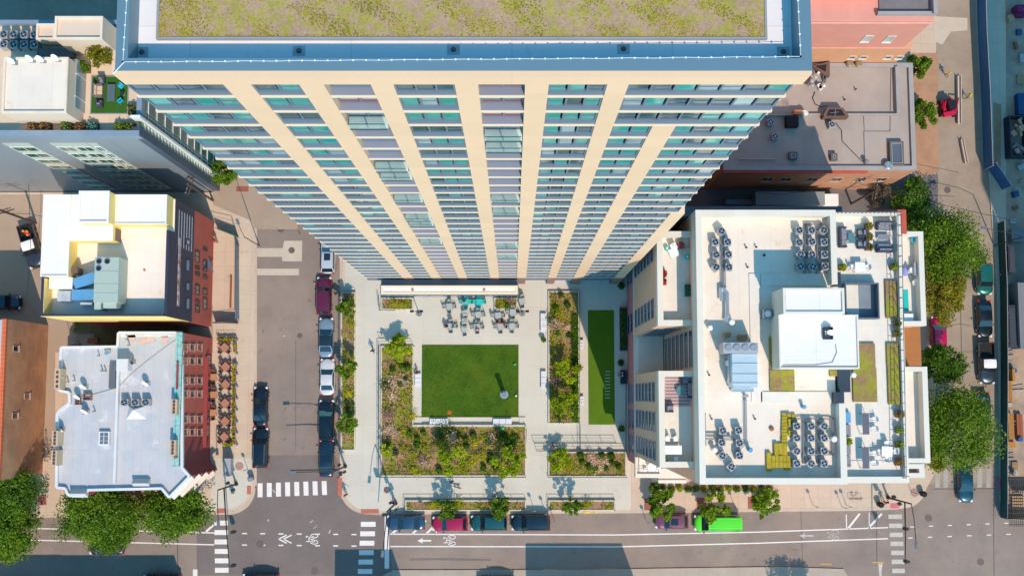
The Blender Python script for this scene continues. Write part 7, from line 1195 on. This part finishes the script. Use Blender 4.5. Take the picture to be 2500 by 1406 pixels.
def person(label, px, py, face, top, bot, pose='walk', skin='light', hair=(.05, .03, .02), z=.15, hat=None, seat=.45, bag=None):
    PT = {}; B = []
    H = .93 if pose != 'sit' else seat + .10
    PT.update(pelvis=(0, 0, H), waist=(0.0, 0, H + .16), chest=(.01, 0, H + .38), neck=(.02, 0, H + .53), head0=(.03, 0, H + .60), head1=(.04, 0, H + .71), crown=(.03, 0, H + .79), nose=(.135, 0, H + .66))
    B += [('pelvis', 'waist'), ('waist', 'chest'), ('chest', 'neck'), ('neck', 'head0'), ('head0', 'head1'), ('head1', 'crown'), ('head0', 'nose')]
    for s, S_ in ((1, 'L'), (-1, 'R')):
        st = s * .22 if pose == 'walk' else 0.0
        PT['sh' + S_] = (.0, s * .18, H + .47)
        if pose == 'sit': PT['el' + S_] = (.08, s * .23, H + .22); PT['wr' + S_] = (.30, s * .17, H + .18); hd = (1, 0, 0)
        elif pose == 'reach' and s > 0: PT['el' + S_] = (.22, s * .26, H + .38); PT['wr' + S_] = (.45, s * .30, H + .34); hd = (1, 0, 0)
        else: PT['el' + S_] = (-st * .35 - .02, s * .25, H + .20); PT['wr' + S_] = (-st * .6 + .08, s * .26, H - .04); hd = (.2, 0, -1)
        w = PT['wr' + S_]; hx, hy, hz = hd; PT['pm' + S_] = (w[0] + hx * .07, w[1], w[2] + hz * .07); B += [('chest', 'sh' + S_), ('sh' + S_, 'el' + S_), ('el' + S_, 'wr' + S_), ('wr' + S_, 'pm' + S_)]
        for f in range(4): n1, n2 = f'f{f}a' + S_, f'f{f}b' + S_; o_ = (f - 1.5) * .02; ln = (.045, .055, .05, .038)[f]; p = PT['pm' + S_]; PT[n1] = (p[0] + hx * .03 + (o_ if hx < .5 else 0), p[1] + (o_ if hx > .5 else 0), p[2] + hz * .03); PT[n2] = (PT[n1][0] + hx * ln, PT[n1][1] - s * .012, PT[n1][2] + hz * ln); B += [('pm' + S_, n1), (n1, n2)]
        PT['th' + S_] = (w[0] + hx * .05 + .03, w[1] - s * .035, w[2] + hz * .04 + (0 if hx < .5 else .01)); B.append(('wr' + S_, 'th' + S_))
        PT['hip' + S_] = (0, s * .09, H - .04)
        if pose == 'sit': PT['kn' + S_] = (.42, s * .12, seat + .08); PT['an' + S_] = (.40, s * .12, .09); PT['toe' + S_] = (.58, s * .13, .045)
        else: PT['kn' + S_] = (st * .55 + .04, s * .10, .49); PT['an' + S_] = (st * 1.1 - .02, s * .10, .09); PT['toe' + S_] = (st * 1.1 + .15, s * .11, .04)
        B += [('pelvis', 'hip' + S_), ('hip' + S_, 'kn' + S_), ('kn' + S_, 'an' + S_), ('an' + S_, 'toe' + S_)]
    rad = dict(pelvis=(.15, .12), waist=(.14, .11), chest=(.17, .12), neck=.055, head0=.075, head1=.10, crown=.07, nose=.018, sh=.065, el=.045, wr=.03, pm=(.036, .022), th=.012, hip=.09, kn=.062, an=.042, toe=.035)
    for f in range(4): rad[f'f{f}a'] = .011; rad[f'f{f}b'] = .008
    me = grow(dict(pts=PT, bones=B, root='pelvis'), rad, 1)
    ms = [mat('skin_' + skin, SK[skin], .6, var=0), mat('cloth_%d_%d_%d' % tuple(int(c * 99) for c in top), top, .85, var=0), mat('cloth_%d_%d_%d' % tuple(int(c * 99) for c in bot), bot, .85, var=0), blk]
    for m_ in ms: me.materials.append(m_)
    reg = [(a, b, (3 if b.startswith('toe') else 2 if a[:3] in ('hip', 'kn' + a[2:3]) or a.startswith('kn') or b.startswith('hip') else 0 if a[:2] in ('pm', 'wr') or a[0] == 'f' or a in ('neck', 'head0', 'head1') else 0 if b.startswith('wr') else 1)) for a, b in B]
    A_ = np.array([PT[a] for a, b, c in reg]); Bv = np.array([PT[b] for a, b, c in reg]) - A_; L2 = (Bv ** 2).sum(1)
    for p in me.polygons:
        c = np.array(p.center); t_ = np.clip(((c - A_) * Bv).sum(1) / L2, 0, 1); d = ((A_ + Bv * t_[:, None] - c) ** 2).sum(1); p.material_index = reg[int(d.argmin())][2]; p.use_smooth = True
    o = bpy.data.objects.new('person', me); SC.collection.objects.link(o); ORI[o.name] = (0, 0, 0); tag(o, label, 'person')
    m = MB(); m.ball(.015, 0, H + .735, .118, .112, .115, 12, 8, zmin=-.35); m.build('hair' if not hat else 'hat', mat('hair_%d' % int((hat or hair)[0] * 999), hat or hair, .8, var=0), o, True)
    m = MB()
    for s in (-1, 1): m.ball(.125, s * .035, H + .695, .014, .014, .014, 6, 4)
    m.build('eyes', blk, o); m = MB()
    for s in (-1, 1): m.ball(.035, s * .105, H + .67, .022, .012, .035, 6, 4)
    m.build('ears', ms[0], o)
    if bag: m = MB(); m.obox(-.14, 0, H + .32, .14, .26, .36); m.build('backpack', mat('bag_%d' % int(bag[0] * 99), bag, .8, var=0), o)
    o.location = (*P(px, py, z), z); o.rotation_euler = (0, 0, R(face)); return o
red, pink, blkc, wht_, navyc, grayc = (.62, .02, .05), (.68, .20, .25), (.02, .02, .025), (.75, .72, .70), (.03, .05, .10), (.25, .25, .27)
person('person in a red top stretching an arm beside the right end of the zebra crossing', 846, 1206, -40, red, blkc, 'reach'); person('person in pink walking beside the plaza corner signal mast', 963, 1224, 200, (.70, .06, .12), navyc, bag=pink); person('person in black clothes standing in the path with a dog', 1104, 1174, -60, blkc, blkc, 'stand'); person('person with a pinkish top and black trousers in the tree shadow on the path', 1209, 1207, 180, pink, blkc)
person('person in dark clothes walking left of the L shaped bed', 912, 857, 90, blkc, blkc); person('person in a pink and dark top sitting on the bench left of the lawn', 1021, 909, 180, (.45, .12, .16), navyc, 'sit', seat=.47); person('person in pink at the ramp railing', 1351, 1088, 90, (.60, .04, .14), blkc); person('person in white sitting on the black bench in the court', 1519, 914, 180, wht_, navyc, 'sit', seat=.42)
person('person in red near the right kerb beside a black bin', 2157, 1224, 120, red, blkc); person('worker in yellow and orange in the upper right street', 2308, 187, 100, (.60, .35, .02), (.30, .20, .10), hat=(.70, .45, .02)); person('worker in a bright yellow green vest beside the long beam', 2358, 240, 180, (.62, .78, .02), navyc, hat=(.55, .70, .05)); person('person in red by the upper yard fence', 530, 590, 0, (.75, .01, .03), grayc, 'stand')
person('person in pink and red at the lower left cafe table', 1090, 799, 60, (.62, .15, .2), blkc, 'sit'); person('person in white across the lower left cafe table', 1108, 800, 150, wht_, (.1, .14, .1), 'sit'); person('person in red and white at the lowest table of the third cafe column', 1166, 806, 90, (.68, .25, .25), navyc, 'sit', hair=(.6, .4, .35)); person('person in pink at the lower cafe table of the fourth column', 1214, 790, 80, pink, blkc, 'sit'); person('person in dark red at the lower cafe table of the fourth column', 1227, 789, 100, (.35, .03, .06), blkc, 'sit'); person('person in mixed pink sitting at the left teal table', 1134, 737, -80, (.45, .15, .2), grayc, 'sit')
person('person with a small flag on the right pavement', 2444, 669, 180, (.60, .1, .15), wht_, 'walk')
dp = dict(hip=(-.28, 0, .42), mid=(0, 0, .42), chest=(.24, 0, .42), neck=(.36, 0, .52), head=(.45, 0, .60), muz=(.58, 0, .57), tail0=(-.36, 0, .46), tail1=(-.50, 0, .60), earL=(.42, .06, .69), earR=(.42, -.06, .69)); db_ = [('mid', 'hip'), ('mid', 'chest'), ('chest', 'neck'), ('neck', 'head'), ('head', 'muz'), ('hip', 'tail0'), ('tail0', 'tail1'), ('head', 'earL'), ('head', 'earR')]
for s, S_ in ((1, 'L'), (-1, 'R')):
    dp.update({'sho' + S_: (.24, s * .09, .34), 'elb' + S_: (.20, s * .09, .22), 'paw' + S_: (.24, s * .09, .03), 'stf' + S_: (-.20, s * .09, .26), 'hock' + S_: (-.34, s * .09, .15), 'rpaw' + S_: (-.29, s * .09, .03)}); db_ += [('chest', 'sho' + S_), ('sho' + S_, 'elb' + S_), ('elb' + S_, 'paw' + S_), ('hip', 'stf' + S_), ('stf' + S_, 'hock' + S_), ('hock' + S_, 'rpaw' + S_)]
me = grow(dict(pts=dp, bones=db_, root='mid'), dict(hip=.10, mid=.10, chest=.13, neck=.075, head=.075, muz=.035, tail0=.03, tail1=.015, ear=.02, sho=.05, elb=.035, paw=.028, stf=.055, hock=.03, rpaw=.028), 1); me.materials.append(mat('dog_fur', (.24, .20, .16), .9, var=.3, sc=8)); o = bpy.data.objects.new('dog', me); SC.collection.objects.link(o); tag(o, 'grey brown dog walking beside the person in black', 'dog'); o.location = (*P(1116, 1188, .15), .15); o.rotation_euler = (0, 0, R(-15))
cable('dog_lead', 'dark lead between the dog and the person in black', [(1106, 1176), (1112, 1186)], .7, .012, dk, 'lead')
# trees and a lamp standing outside the frame whose shadows reach the street
tree('round tree south of the street', 1990, 1525, 52, 7.5, seed=70, n=2500)
